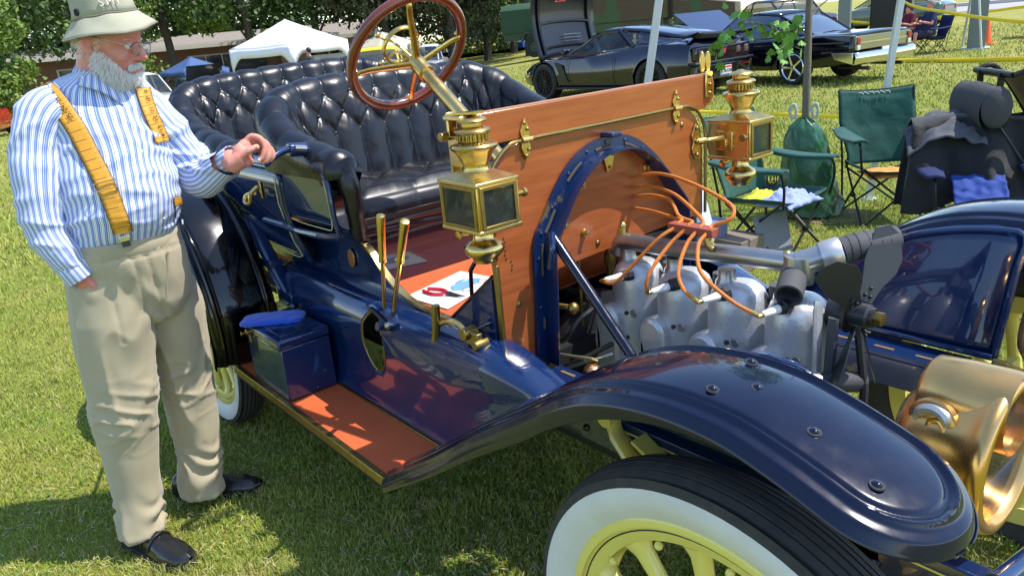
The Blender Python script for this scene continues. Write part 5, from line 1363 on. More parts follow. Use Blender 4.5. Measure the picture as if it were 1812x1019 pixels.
# blades
rg = np.random.RandomState(5)
def blades(N, r0, r1, a0, a1, name, w0, h0):
    r = np.exp(rg.uniform(math.log(r0), math.log(r1), N)); az = np.radians(rg.uniform(a0, a1, N))
    x = 1.61+r*np.cos(az); y = -1.68+r*np.sin(az)
    sc_ = (r/3.0)**.62; w_ = w0*sc_*rg.uniform(.7, 1.3, N); h = h0*rg.uniform(.45, 1.25, N)*np.clip(sc_**.35, .85, 1.7)
    h = h*(1+.35*np.sin(x*5.1+2*np.sin(y*3.7))*np.sin(y*6.3+1.7*np.sin(x*4.1))+.25*np.sin(x*17+3*np.sin(y*11)))
    pn = np.array([mn.noise(V(a*1.7, b*1.7, 0)) for a, b in zip(x[::40], y[::40])]).repeat(40)[:N] if False else 0
    th = rg.uniform(0, 2*PI, N); le = rg.uniform(.15, 1.1, N)*h; ph = rg.uniform(0, 2*PI, N)
    z = np.array([gz(a, b) for a, b in zip(x, y)]) if r1 > 17 else np.zeros(N)
    wx, wy = np.cos(th)*w_, np.sin(th)*w_; lx, ly = np.cos(ph)*le, np.sin(ph)*le
    v = np.empty((N, 5, 3))
    v[:, 0] = np.c_[x-wx, y-wy, z-.004]; v[:, 1] = np.c_[x+wx, y+wy, z-.004]
    v[:, 2] = np.c_[x+wx*.8+lx*.35, y+wy*.8+ly*.35, z+h*.6]; v[:, 3] = np.c_[x-wx*.8+lx*.35, y-wy*.8+ly*.35, z+h*.6]
    v[:, 4] = np.c_[x+lx, y+ly, z+h*.95]
    me = bpy.data.meshes.new(name); me.vertices.add(N*5); me.vertices.foreach_set('co', v.ravel())
    b_ = np.arange(N)*5; lp = np.c_[b_, b_+1, b_+2, b_+3, b_+3, b_+2, b_+4].ravel()
    me.loops.add(N*7); me.loops.foreach_set('vertex_index', lp)
    st = np.c_[np.arange(N)*7, np.arange(N)*7+4].ravel(); tt = np.tile([4, 3], N)
    me.polygons.add(N*2); me.polygons.foreach_set('loop_start', st); me.polygons.foreach_set('loop_total', tt)
    me.update(calc_edges=True); me.materials.append(gb_); o = bpy.data.objects.new(name, me); COL.objects.link(o); o['kind'] = 'stuff'
    return o
blades(330000, 1.7, 8.0, 84, 182, 'grass', .0016, .025)
blades(130000, 8.0, 40., 100, 178, 'grass', .0030, .034)
# clippings, clover leaves and dead straws between the blades
def litter(N, name, m, w0, l0, flat):
    r = np.exp(rg.uniform(math.log(1.7), math.log(7.5), N)); az = np.radians(rg.uniform(84, 182, N)); x = 1.61+r*np.cos(az); y = -1.68+r*np.sin(az)
    keep = (np.sin(x*2.3+1.3*np.sin(y*1.9))*np.sin(y*2.9+x)) > rg.uniform(-.9, .9, N); x, y = x[keep], y[keep]; N = len(x)
    a = rg.uniform(0, 2*PI, N); L_ = l0*rg.uniform(.5, 1.5, N); w_ = w0*rg.uniform(.7, 1.3, N); z = rg.uniform(.006, .026, N); t_ = rg.uniform(-flat, flat, N)
    dx, dy = np.cos(a), np.sin(a); v = np.empty((N, 4, 3))
    v[:, 0] = np.c_[x-dx*L_, y-dy*L_, z-t_*L_]; v[:, 1] = np.c_[x+dy*w_, y-dx*w_, z]; v[:, 2] = np.c_[x+dx*L_, y+dy*L_, z+t_*L_]; v[:, 3] = np.c_[x-dy*w_, y+dx*w_, z]
    me = bpy.data.meshes.new(name); me.vertices.add(N*4); me.vertices.foreach_set('co', v.ravel()); me.loops.add(N*4); me.loops.foreach_set('vertex_index', np.arange(N*4)); me.polygons.add(N)
    me.polygons.foreach_set('loop_start', np.arange(N)*4); me.polygons.foreach_set('loop_total', np.full(N, 4)); me.update(calc_edges=True); me.materials.append(m)
    o = bpy.data.objects.new(name, me); COL.objects.link(o); o['kind'] = 'stuff'
litter(26000, 'dry_clippings', mat('dry straw', (.52, .44, .24), .8), .0014, .016, .5)
litter(16000, 'clover', mat('clover leaf', (.10, .20, .03), .95, 0, 0, .05), .006, .007, .4)
# bare soil round the young tree, dry clippings
soil = MB().add([V(-1.5+.42*math.cos(t)*(1+.2*math.sin(3*t)), 4.0+.35*math.sin(t)*(1+.2*math.cos(2*t)), .006) for t in np.linspace(0, 2*PI, 25)[:-1]], [tuple(range(24))]).build('soil', mat('dry soil', (.25, .18, .11), .95, bump=(40, .8, .02), var=(20, (.14, .10, .06), .2)), None); soil['kind'] = 'structure'
# road across the far right with kerb and pavement
def strip(nm, m, d0, d1, a0, a1, z, h=0):
    rows = []
    for a in np.linspace(a0, a1, 12):
        # straight line perpendicular to azimuth 112
        t = math.radians(112); n_ = V(math.cos(t), math.sin(t), 0); e_ = V(-n_.y, n_.x, 0)
        rows.append([V(1.6, -1.7, z)+n_*d+e_*a for d in (d0, d1)])
    mb = MB()
    if h:
        vs = [p for r in rows for p in r]; q = [rows[0][0], rows[-1][0], rows[-1][1], rows[0][1]]; mb.prism(q, (0, 0, h))
    else: mb.grid(rows)
    o_ = mb.build(nm, m, None, smooth=0); o_['kind'] = 'structure'; return o_
asph = mat('asphalt', (.055, .055, .06), .85, var=(3, (.075, .075, .075), .3)); conc = mat('concrete path', (.36, .35, .34), .9, var=(2, (.30, .29, .28), .3))
strip('pavement', conc, 62, 78, -60, 75, .02, .0); strip('kerb', conc, 78, 78.4, -60, 75, 0, .13); strip('road', asph, 78.4, 92, -60, 75, .012); strip('pavement', conc, 92, 97, -60, 75, .02)
# ================================================= camp chairs and things round them
greenc = mat('dark green canvas', (.008, .062, .048), .75, 0, 0, .25, var=(7, (.012, .08, .062), .25), bump=(9, .5, .02), sheen=.2)
bluec = mat('navy canvas', (.012, .02, .09), .8, bump=(9, .3, .02))
tubeb = mat('black chair tube', (.012, .012, .013), .35, .3)
def camp_chair(label, loc, rz, cloth, group=None, k=1.):
    t = thing('camp_chair', label, 'camp chair', loc, rz, group, local=True)
    def b(mb, nm, m, **kw): return mb.build(nm, m, t, **kw)
    hw, hd, sh = .25*k, .22*k, .43*k
    F = [(hd+.03, hw), (hd+.03, -hw), (-hd-.06, hw), (-hd-.06, -hw)]
    # crossed legs on front, back and both sides
    def leg(a, c): b(MB().tube([a, c], .0085, 8), 'leg', tubeb)
    leg((hd+.03, -hw, 0), (hd, hw, sh)); leg((hd+.03, hw, 0), (hd, -hw, sh))
    leg((-hd-.08, -hw, 0), (-hd, hw, sh-.05)); leg((-hd-.08, hw, 0), (-hd, -hw, sh-.05))
    for s in (-1, 1):
        leg((hd+.03, s*hw, .0), (-hd-.02, s*hw, sh)); leg((-hd-.08, s*hw, 0), (hd, s*hw, sh))
        b(MB().tube([(-hd-.02, s*(hw+.01), .12), (-hd-.05, s*(hw+.015), sh), (-hd-.17, s*(hw+.03), .95*k)], .009, 8), 'back_post', tubeb)
        b(MB().tube(bez([(hd+.02, s*(hw+.02), sh-.03), (hd+.035, s*(hw+.04), sh+.10), (hd+.015, s*(hw+.045), sh+.19), (hd-.05, s*(hw+.045), sh+.215)], 5), .009, 8), 'arm_post', tubeb)
        # arm rest: wide strap of cloth
        rows = []
        for i in range(17):
            u = i/16; x = lerp(hd+.04, -hd-.08, u); w_ = .055-.012*math.cos(u*6); z = sh+.215-.018*math.sin(u*PI)+.02*u
            rows.append([V(x, s*(hw+.045)+w_*q, z+.012*(1-q*q)-.012) for q in (-1, -.6, 0, .6, 1)])
        b(MB().grid(rows), 'armrest', cloth, smooth=180, solid=.022)
        for x in (hd+.03, -hd-.08): b(MB().ball((x, s*hw, .012), .016, 8, 6), 'foot', tubeb)
        b(MB().cbox((0, s*hw, .20), (.035, .03, .03)), 'joint', tubeb, bev=.004)
    b(MB().cbox((hd+.015, 0, .215), (.03, .035, .035)), 'joint', tubeb, bev=.004)
    rows = []
    for i in range(21):
        u = i/20; rows.append([V(lerp(hd+.01, -hd-.02, u), hw*v*(1.0), sh-.085*(1-v*v)*math.sin(min(1, u*1.3+.18)*PI*.6)-.02*u+.008*mn.noise(V(u*4, v*3, rz))+(.012 if abs(v) > .98 else 0)) for v in np.linspace(-1, 1, 21)])
    b(MB().grid(rows), 'seat', cloth, smooth=180, solid=.006)
    rows = []
    for i in range(25):
        u = i/24; z = lerp(sh-.04, .955*k, u)
        row = []
        for v in np.linspace(-1, 1, 21):
            x = lerp(-hd-.01, -hd-.17, u)-.045*(1-v*v)*(1-abs(u-.5)*.8)+.010*mn.noise(V(u*4, v*3, rz+5))
            # waisted outline low down
            w_ = hw*(.88+.20*min(1, abs(u-.12)*2.2)) if u > .12 else hw*.90
            row.append(V(x, v*w_*1.05, z-.02*(1-v*v)*(u > .9)))
        rows.append(row)
    b(MB().grid(rows), 'backrest', cloth, smooth=180, solid=.006)
    e_ = [rows[-1][j]+V(0, 0, .003) for j in range(21)]; b(MB().tube(e_, .006, 6), 'top_piping', tubeb)
    for s in (0, 20): b(MB().tube([r[s] for r in rows], .005, 6), 'side_piping', tubeb)
    return t
c1 = camp_chair('dark green camp chair seen from its side, with yellow and blue cloths on its seat', (-1.22, 2.90, 0), math.radians(-2), greenc, 'green folding camp chairs')
# net cup holder on chair one
cu = MB()
for i in range(9):
    a = 2*PI*i/9; cu.tube([(.17+.035*math.cos(a), -.30+.035*math.sin(a), .63), (.17+.03*math.cos(a+.5), -.30+.03*math.sin(a+.5), .57), (.17, -.30, .545)], .003, 5)
cu.tube([(.17+.037*math.cos(a), -.30+.037*math.sin(a), .632) for a in np.linspace(0, 2*PI, 19)[:-1]], .0045, 6, closed=True)
cu.build('net_cup_holder', tubeb, c1)
c2 = camp_chair('dark green camp chair facing the camera, its tall backrest rising above the black jacket', (-1.03, 4.14, 0), math.radians(-46), greenc, 'green folding camp chairs')
st = MB()
for i in range(12):
    y = -.13+.02*i; st.tube([(-.395, y, .925+.004*(i % 3)), (-.385, y+.016, .925-.012*(i % 2))], .0025, 4)
st.build('white_stitching', mat('white thread', (.6, .65, .62), .8), c2)
c3 = camp_chair('navy folding chair mostly hidden beneath a draped black jacket, behind the blue fender', (-.10, 3.30, 0), math.radians(-60), bluec, None, .92)
c3['category'] = 'camp chair'
def drape(rows_fn, nu, nv, name, m, label, cat, solid=.006, group=None, sub=0):
    rows = [[rows_fn(i/nu, j/nv) for j in range(nv+1)] for i in range(nu+1)]
    mb = MB().grid(rows); o_ = mb.build(name, m, None, smooth=180, solid=solid, sub=sub); return tag(o_, label, cat, group)
def frame_(c, az):
    a = math.radians(az); X = V(math.cos(a), math.sin(a), 0); Y = V(-X.y, X.x, 0); c = Vector(c)
    return lambda x, y, z: c+X*x+Y*y+V(0, 0, z)
F3 = frame_((-.10, 3.30, 0), -60)
blackc = mat('black jacket cloth', (.008, .008, .010), .8, bump=(14, .6, .02), sheen=.3)
def jk(u, v):
    # over the backrest: u from back hem over the top to front hem, v across
    y = lerp(-.37, .37, v); L = u*1.25
    ht = .86+.02*math.sin(v*5)
    if L < .55: x = -.34-.05*math.sin(u*5); z = ht-.55+L
    elif L < .70: t = (L-.55)/.15; x = lerp(-.36, -.16, t); z = ht+.03*math.sin(t*PI)
    else: t = (L-.70)/.55; x = -.16+.20*t+.03*math.sin(v*14); z = ht-t*(.46+.06*math.sin(v*6+1))
    y *= 1+.28*max(0, (.86-z))
    n = mn.noise(V(y*7, z*3, 3))*.05+mn.noise(V(y*16, z*5, 9))*.016
    return F3(x+n, y, z+n*.2)
drape(jk, 60, 50, 'jacket', blackc, 'black jacket draped over the chair behind the far blue fender', 'jacket')
bl = mat('blue chair cloth', (.012, .045, .24), .8, bump=(20, .3, .01))
drape(lambda u, v: F3(.02+.20*u+.02*mn.noise(V(u*6, v*5, 2)), lerp(-.16, .12, v), .58-.14*u+.018*mn.noise(V(u*5, v*6, 1))), 20, 24, 'blue_sweater', bl, 'bright blue sweater under the black jacket on the chair behind the fender', 'sweater', .02)
grayc = mat('grey shirt cloth', (.085, .09, .105), .85, bump=(60, .3, .004))
def gs(u, v):
    y = lerp(-.40, .04, v); x = lerp(-.36, -.06, u); k = 1-((v-.5)*2)**2
    z = .865+.045*k+.035*abs(mn.noise(V(x*16, y*9, 3)))+.03*mn.noise(V(x*24+y*10, y*10, 9))-.25*max(0, (-.25-y))*1.6-.12*u*u
    return F3(x, y, z)
drape(gs, 36, 44, 'shirt_bundle', grayc, 'crumpled grey striped shirt lying on top of the black jacket', 'shirt', .012)
# cloths on chair one's seat
F1 = frame_((-1.22, 2.90, 0), -2)
yc = mat('yellow cloth', (.55, .55, .05), .85, bump=(60, .3, .004)); bc = mat('pale blue cloth', (.28, .34, .66), .85, bump=(60, .3, .004)); oc = mat('orange cloth', (.75, .28, .08), .85)
def heap(F, x0, x1, y0, y1, z, h, seed):
    def f_(u, v):
        x = lerp(x0, x1, u); y = lerp(y0, y1, v); k = math.sin(PI*min(1, max(0, u)))**.5*math.sin(PI*v)**.5
        return F(x+.02*mn.noise(V(u*5, v*5, seed)), y+.02*mn.noise(V(u*5, v*5, seed+3)), z+h*k*(.55+.45*mn.noise(V(u*5, v*5, seed+6))+.5*abs(mn.noise(V(u*9, v*9, seed)))))
    return f_
drape(heap(F1, -.20, .04, -.20, .16, .375, .075, 1), 28, 28, 'yellow_cloth', yc, 'crumpled yellow cloth on the seat of the sideways green chair', 'cloth', .01)
drape(heap(F1, -.02, .25, -.20, .18, .385, .11, 8), 34, 34, 'blue_cloth', bc, 'crumpled pale blue cloth on the front of the sideways green chair seat', 'cloth', .01)
F2 = frame_((-1.06, 4.12, 0), -46)
drape(heap(F2, -.10, .22, -.16, .20, .365, .05, 4), 20, 20, 'orange_cloth', oc, 'flat orange and white cloth on the seat of the green chair facing the camera', 'cloth', .01)
# recliner on the right
rc = thing('recliner', 'brown mesh zero gravity recliner with black padded frame and grey head pillow', 'recliner', (.10, 3.86, 0), math.radians(42), local=True)
mesh_ = mat('brown sling mesh', (.21, .15, .10), .8, bump=(300, .3, .002)); pad = mat('grey head pillow', (.06, .06, .065), .85, bump=(40, .4, .01))
gsl = mat('grey sling back', (.12, .12, .12), .85)
def rb_(mb, nm, m, **k): return mb.build(nm, m, rc, **k)
for s in (-1, 1):
    pr = bez([(-.40, s*.25, 1.14), (-.30, s*.26, 1.16), (-.20, s*.27, 1.06), (-.02, s*.28, .78), (.10, s*.28, .52), (.32, s*.28, .42), (.62, s*.28, .40)], 6)
    rb_(MB().tube(pr, .016, 10), 'side_rail', tubeb)
    rb_(MB().tube([(-.30, s*.29, 0), (-.05, s*.30, .52), (.12, s*.30, .86)], .014, 8), 'leg', tubeb)
    rb_(MB().tube([(.35, s*.29, 0), (.05, s*.30, .50), (-.12, s*.30, .80)], .014, 8), 'leg', tubeb)
    rb_(MB().tube([(-.16, s*.30, .80), (.1, s*.31, .86), (.38, s*.31, .80)], .022, 10, flat=((0, 0, 1), .6)), 'armrest', tubeb)
    for p in ((-.02, .58), (.06, .50), (-.10, .80), (.02, .66)): rb_(MB().ball((p[0], s*.318, p[1]), .008, 8, 6), 'rivet', alu)
rb_(MB().tube([(-.40, -.25, 1.14), (-.41, 0, 1.145), (-.40, .25, 1.14)], .019, 10), 'head_rail', tubeb)
rb_(MB().grid([[V(lerp(a.x, b_.x, .5)+.0, y, a.z-.02) for y in np.linspace(-.235, .235, 7)] for a, b_ in zip(pr, pr)]), 'sling', mesh_, smooth=180, solid=.004)
rows = [[V(-.41+.10*math.sin(t)*.9-.05, y, .96+.13*math.cos(t)-.02*(y/.25)**2) for y in np.linspace(-.24, .24, 13)] for t in np.linspace(0, 2*PI, 25)[:-1]]
rows = [[V(p.x, p.y*(1-.10*abs(math.sin(i/24*PI))), p.z+.006*mn.noise(p*14)) for p in r] for i, r in enumerate(rows)]
rb_(MB().grid(rows, closeu=True), 'head_pillow', pad, smooth=180)
for s in (-1, 1): rb_(MB().ball((-.46, s*.235, .96), .12, 14, 10, (.72, .40, 1.02)), 'pillow_end', pad, smooth=180)
for s in (-.14, .14): rb_(MB().box((-.43, s-.012, .98), (-.40, s+.012, 1.15)), 'pillow_strap', tubeb)
rb_(MB().grid([[V(lerp(-.40, -.10, u)-.03, y, lerp(.86, .42, u)) for y in np.linspace(-.23, .23, 7)] for u in np.linspace(0, 1, 10)]), 'back_cloth', gsl, smooth=180, solid=.004)
# green tarp bag at the foot of the tree
tarp = mat('green plastic tarp', (.014, .075, .032), .32, 0, .2, .5, var=(5, (.03, .12, .055), .25), bump=(26, .5, .01))
CB = V(-1.60, 3.88, 0)
rows = []
for i in range(41):
    u = i/40; z = .03+.76*u; row = []
    for j in range(64):
        t = 2*PI*j/64
        w_ = interp([(0, .23), (.12, .235), (.5, .18), (.8, .14), (.92, .10), (1, .03)], u); d_ = interp([(0, .17), (.5, .13), (.9, .08), (1, .03)], u)
        X = EQ*0+V(.87, .49, 0); Y = V(-.49, .87, 0); p = X*(w_*math.copysign(abs(math.cos(t))**.8, math.cos(t))+.06*(1-u))+Y*(d_*math.sin(t))
        n = mn.noise(V(math.cos(t)*2, z*5, math.sin(t)*2))*.045+.035*(1-abs(mn.noise(V(math.cos(t)*3+z*6, math.sin(t)*3, z*7)))*2)
        row.append(CB+p*(1+n*3)+V(0, 0, z+.02*mn.noise(V(t*3, u*3, 5))))
    rows.append(row)
tag(MB().grid(rows, closev=True).build('tarp_bag', tarp, None, smooth=180), 'shiny green plastic tarp bundle standing against the young tree', 'tarp')
for k, (s, cl) in enumerate(((-.085, 'left'), (.075, 'right'))):
    pts = bez([CB+V(.87, .49, 0)*s+V(0, 0, .78), CB+V(.87, .49, 0)*(s-.02)+V(0, 0, .86), CB+V(.87, .49, 0)*(s+.015)+V(0, 0, .895), CB+V(.87, .49, 0)*(s+.03)+V(0, 0, .84), CB+V(.87, .49, 0)*(s+.02)+V(0, 0, .78)], 6)
    tag(MB().tube(pts, .011, 8).build('rope_loop', mat('pale rope', (.45, .48, .42), .8), None), 'pale rope loop %s the tree trunk on top of the green tarp' % ('left of' if k == 0 else 'right of'), 'rope')
# young tree, slender trunk with a leafy twig
bark = mat('young bark', (.20, .17, .12), .85, var=(12, (.11, .095, .07), .25), bump=(30, .8, .01), stretch=(1, 1, .3))
yt = thing('young_tree', 'slender young maple trunk behind the green chairs with a low leafy twig', 'tree', (-1.68, 4.06, 0))
tr_pts = bez([(-1.68, 4.06, -.02), (-1.685, 4.06, .5), (-1.68, 4.05, 1.1), (-1.69, 4.06, 1.7), (-1.68, 4.07, 2.3), (-1.70, 4.05, 3.0), (-1.72, 4.1, 3.9)], 6)
MB().tube(tr_pts, [.036-.0006*i for i in range(len(tr_pts))], 14).build('trunk', bark, yt)
leafg = mat('maple leaf', (.10, .26, .030), .45, 0, 0, .4, var=(5, (.16, .33, .05), .2)); 
def leaf(mb, c, size, rx, seed):
    r_ = random.Random(seed); prof = [(0, -.30), (.12, -.12), (.42, -.22), (.34, -.02), (.52, .12), (.28, .16), (.30, .42), (.12, .34), (0, .62)]
    pts = [(x, y) for x, y in prof]+[(-x, y) for x, y in reversed(prof[1:-1])]
    M = Matrix.Translation(c) @ Matrix.Rotation(r_.uniform(0, 6.3), 4, 'Z') @ Matrix.Rotation(r_.uniform(.5, 1.7), 4, 'X') @ Matrix.Rotation(r_.uniform(-.6, .6), 4, 'Y')
    vs = [V(0, .05, -.02*size)]+[V(x*size, y*size, -.12*size*(x*x+y*y)*3) for x, y in pts]
    n_ = len(pts); mb.add([v for v in vs], [(0, 1+i, 1+(i+1) % n_) for i in range(n_)], M=M)
tw = [bez([(-1.69, 4.06, 1.50), (-1.74, 3.93, 1.45), (-1.80, 3.78, 1.44), (-1.86, 3.6, 1.42)], 6), bez([(-1.72, 4.0, 1.49), (-1.70, 3.86, 1.40), (-1.72, 3.74, 1.33), (-1.73, 3.66, 1.30)], 6), bez([(-1.78, 3.82, 1.44), (-1.86, 3.66, 1.52), (-1.95, 3.46, 1.54)], 6), bez([(-1.68, 4.06, 1.52), (-1.66, 4.16, 1.60), (-1.60, 4.28, 1.68)], 6),
      bez([(-1.90, 3.5, 1.44), (-1.97, 3.38, 1.38), (-1.98, 3.30, 1.40)], 6)]
for q in tw: MB().tube(q, [.008-.0003*i for i in range(len(q))], 7).build('twig', bark, yt)
rl = random.Random(11)
for i in range(64):
    q = tw[rl.choice((0, 0, 0, 1, 1, 2, 2, 4))]; c = q[rl.randint(4, len(q)-1)]+V(rl.gauss(0, .035), rl.gauss(0, .06), rl.gauss(-.01, .05))
    mb = MB(); leaf(mb, c, rl.uniform(.045, .115), 0, i); mb.build('leaf', leafg, yt, smooth=0)
crown_m = MB()
for i in range(700):
    a = rl.uniform(0, 2*PI); r = .65*rl.random()**.5; z = rl.uniform(2.5, 4.0); k = 1-abs((z-3.2)/.8)*.4
    leaf(crown_m, V(-1.7+r*k*math.cos(a), 4.1+r*k*math.sin(a), z), rl.uniform(.09, .13), 0, 1000+i)
cr = crown_m.build('crown', leafg, yt, smooth=0); cr['kind'] = 'stuff'
for i in range(9):
    a = i*2.4; z = 2.3+.14*i; MB().tube(bez([(-1.70, 4.07, z-.3), (-1.70+.25*math.cos(a), 4.07+.25*math.sin(a), z+.1), (-1.7+.50*math.cos(a), 4.1+.50*math.sin(a), z+.45)], 4), .012, 6).build('limb', bark, yt)
# papers and box behind the dash
tag(MB().box((-1.36, 2.36, 0), (-1.12, 2.62, .22)).build('cardboard_box', mat('cardboard', (.20, .16, .12), .85), None, bev=.004), 'small tan cardboard box on the grass beneath the sideways green chair', 'box')
pm = mat('pale blue paper', (.55, .62, .78), .7)
M = Matrix.Translation((-1.33, 2.26, .44)) @ Matrix.Rotation(math.radians(25), 4, 'Z') @ Matrix.Rotation(math.radians(-14), 4, 'Y')
pg = tag(MB().cbox((0, 0, 0), (.004, .20, .28), M=M).build('paper_sheet', pm, None), 'pale blue printed sheet standing beside the dash board and box', 'paper')
M = Matrix.Translation((-1.12, 2.72, .20)) @ Matrix.Rotation(math.radians(-20), 4, 'Z') @ Matrix.Rotation(math.radians(-20), 4, 'Y')
tag(MB().cbox((0, 0, 0), (.012, .26, .26), M=M).build('board_panel', mat('grey board', (.20, .21, .22), .8), None), 'grey board leaning under the sideways green chair', 'board')
tag(MB().box((-1.52, 2.1, 0), (-1.32, 2.5, .33)).build('storage_tub', mat('blue grey tub', (.13, .17, .28), .5), None, bev=.01), 'blue grey storage tub on the grass behind the dash', 'tub')
# canopy poles
pole = mat('white painted pole', (.62, .64, .64), .4, .2, bump=(12, .1, .004))
def slant(nm, a, b_, r, label, square=True, group='canopy poles'):
    mb = MB(); a = V(*a); b_ = V(*b_)
    if square:
        d = (b_-a).normalized(); u = V(d.y, -d.x, 0).normalized(); v = d.cross(u); u, v = (u+v*.3).normalized(), None; v = d.cross(u)
        mb.add([a+u*sx*r+v*sy*r for sx, sy in ((-1,-1),(1,-1),(1,1),(-1,1))]+[b_+u*sx*r+v*sy*r for sx, sy in ((-1,-1),(1,-1),(1,1),(-1,1))], [(0,3,2,1),(4,5,6,7),(0,1,5,4),(1,2,6,5),(2,3,7,6),(3,0,4,7)])
    else: mb.tube([a, b_], r, 10)
    t = thing(nm, label, 'canopy pole', (a.x, a.y, 0), 0, group); mb.build('tube', pole, t, bev=.003 if square else 0)
    MB().box((a.x-.06, a.y-.06, a.z), (a.x+.06, a.y+.06, a.z+.006)).build('foot_plate', pole, t)
slant('canopy_pole', (-1.90, 2.09, 0), (-1.52, 2.31, 2.6), .023, 'white square canopy pole rising behind the front seat and dash')
slant('canopy_pole', (-1.42, 4.66, 0), (-1.20, 4.80, 3.0), .023, 'white canopy pole beside the chrome tailed black car and young tree')
slant('canopy_pole', (-7.5, 22.3, 0), (-7.15, 22.0, 3.0), .035, 'thin white pole standing on the open lawn left of the traffic cone', False, 'distant thin poles')
slant('canopy_pole', (-6.6, 21.2, 0), (-6.95, 21.0, 3.0), .03, 'thin slanting pole in front of the grey utility column', False, 'distant thin poles')
# caution tapes
ty = mat('yellow caution tape', (.85, .62, .02), .45)
def tape_line(pts, h, label):
    q = bez(pts, 8); rows = []
    for i, p in enumerate(q):
        tw_ = mn.noise(V(i*.35, 0, 0))*1.6; rows.append([p+V(0, 0, -h/2*math.cos(tw_))+V(.7, -.7, 0)*(-h/2*math.sin(tw_)), p+V(0, 0, h/2*math.cos(tw_))+V(.7, -.7, 0)*(h/2*math.sin(tw_))])
    tag(MB().grid(rows).build('caution_tape', ty, None, smooth=180, solid=.001), label, 'caution tape', 'yellow caution tapes')
tape_line([(-6.5, 7.6, .26), (-4.49, 7.40, .28), (-3.13, 7.28, .29), (-1.70, 7.21, .27), (-.5, 7.1, .4)], .05, 'yellow caution tape just above the grass behind the green chairs')
tape_line([(-9.6, 18.8, .12), (-8.25, 18.24, .08), (-6.5, 17.8, .05), (-4.33, 17.24, .08), (-2, 16.8, .1)], .11, 'yellow caution tape lying along the grass behind the chrome bumper')
tape_line([(-4.3, 10.6, 1.9), (-3.2, 9.0, 1.52), (-2.2, 7.9, 1.38), (-1.12, 6.9, 1.28), (-.3, 6.2, 1.3)], .035, 'yellow caution tape running down across the top right corner')
tape_line([(-14, 25.5, 1.1), (-11.2, 24.6, .75), (-8.2, 23.6, .85), (-5.9, 23.2, 1.0)], .08, 'yellow caution tape far off behind the seated couple')
# things lying in and on the antique car
tw_m = mat('royal blue terry cloth', (.02, .10, .62), .95, 0, 0, .1, bump=(300, .9, .004), sheen=.5)
def mitt(u, v):
    a = (u-.5)*2; b_ = (v-.5)*2; Lx = .098*(1-.15*abs(a)); p = V(a*.062, b_*.125, 0)
    k = max(0, 1-abs(a)**3)*max(0, 1-abs(b_)**4)
    rr = math.hypot(a, b_); 
    f_ = 1/max(1, (abs(a)**4+abs(b_)**4)**.25/ .98)
    z = .022*k**.5+.004*mn.noise(V(a*3, b_*4, 1))
    q = V(p.x*f_, p.y*f_, z); c_, s_ = math.cos(math.radians(-38)), math.sin(math.radians(-38))
    return V(-1.125+q.x*c_-q.y*s_, -.715+q.x*s_+q.y*c_, .6725+q.z)
drape(mitt, 30, 44, 'polishing_mitt', tw_m, 'bright blue polishing mitt lying on the tool box lid', 'mitt', .004)
pw = mat('white paper', (.78, .78, .76), .7)
pz = .8035
pp = tag(MB().prism([(-.575, -.435, pz), (-.350, -.415, pz), (-.455, -.115, pz), (-.650, -.145, pz)], (0, 0, .0012)).build('printed_sheet', pw, None), 'white sheet with a blue vehicle drawing lying on the orange floor', 'paper')
ink = mat('blue print', (.15, .32, .62), .7); ink2 = mat('grey print', (.08, .09, .12), .7)
def onp(u, v, h=0): return V(-.50, -.25, pz+.0016+h)+V(-.27, .96, 0)*u+V(-.96, -.27, 0)*v
for poly, mm in (([(-.04, -.03), (.06, -.035), (.10, -.01), (.09, .015), (.03, .03), (-.02, .035), (-.05, .0)], ink), ([(.0, .035), (.05, .05), (.075, .03), (.03, .03)], ink)):
    MB().prism([onp(u, v) for u, v in poly], (0, 0, .0004)).build('print_patch', mm, pp)
for u, v, r in ((-.02, -.045, .022), (.07, -.04, .018)):
    MB().tube([onp(u+r*math.cos(t), v+r*.8*math.sin(t), .0008) for t in np.linspace(0, 2*PI, 19)[:-1]], .0012, 5, closed=True).build('print_line', ink2, pp)
MB().tube(bez([onp(-.05, 0, .0008), onp(-.02, .03, .0008), onp(.03, .045, .0008), (onp(.09, .02, .0008))], 4), .001, 5).build('print_line', ink2, pp)
pl = thing('pliers', 'red handled long nose pliers resting on the white printed sheet', 'pliers', (-.45, -.36, pz))
rh = mat('red plastic grip', (.60, .015, .03), .3, 0, .4)
def pz_(u, v, h=.008): return V(-.455, -.335, pz+h)+V(.64, .56, 0).normalized()*0+V(.30, -.10, 0).normalized()*0+V(.62, .15, 0).normalized()*u+V(-.15, .62, 0).normalized()*v
for s in (-1, 1):
    MB().tube(bez([pz_(.0, 0), pz_(-.02, s*.012), pz_(-.05, s*.024), pz_(-.085, s*.020), pz_(-.11, s*.012)], 5), [.0035]*5+[.006]*16, 8).build('grip', rh, pl)
MB().cyl(pz_(.0, 0, .003), pz_(.0, 0, .014), .010, 14).build('joint', steel, pl)
MB().tube([pz_(0, 0), pz_(.03, 0), pz_(.075, 0)], [.009, .006, .0015], 8).build('jaw', steel, pl)
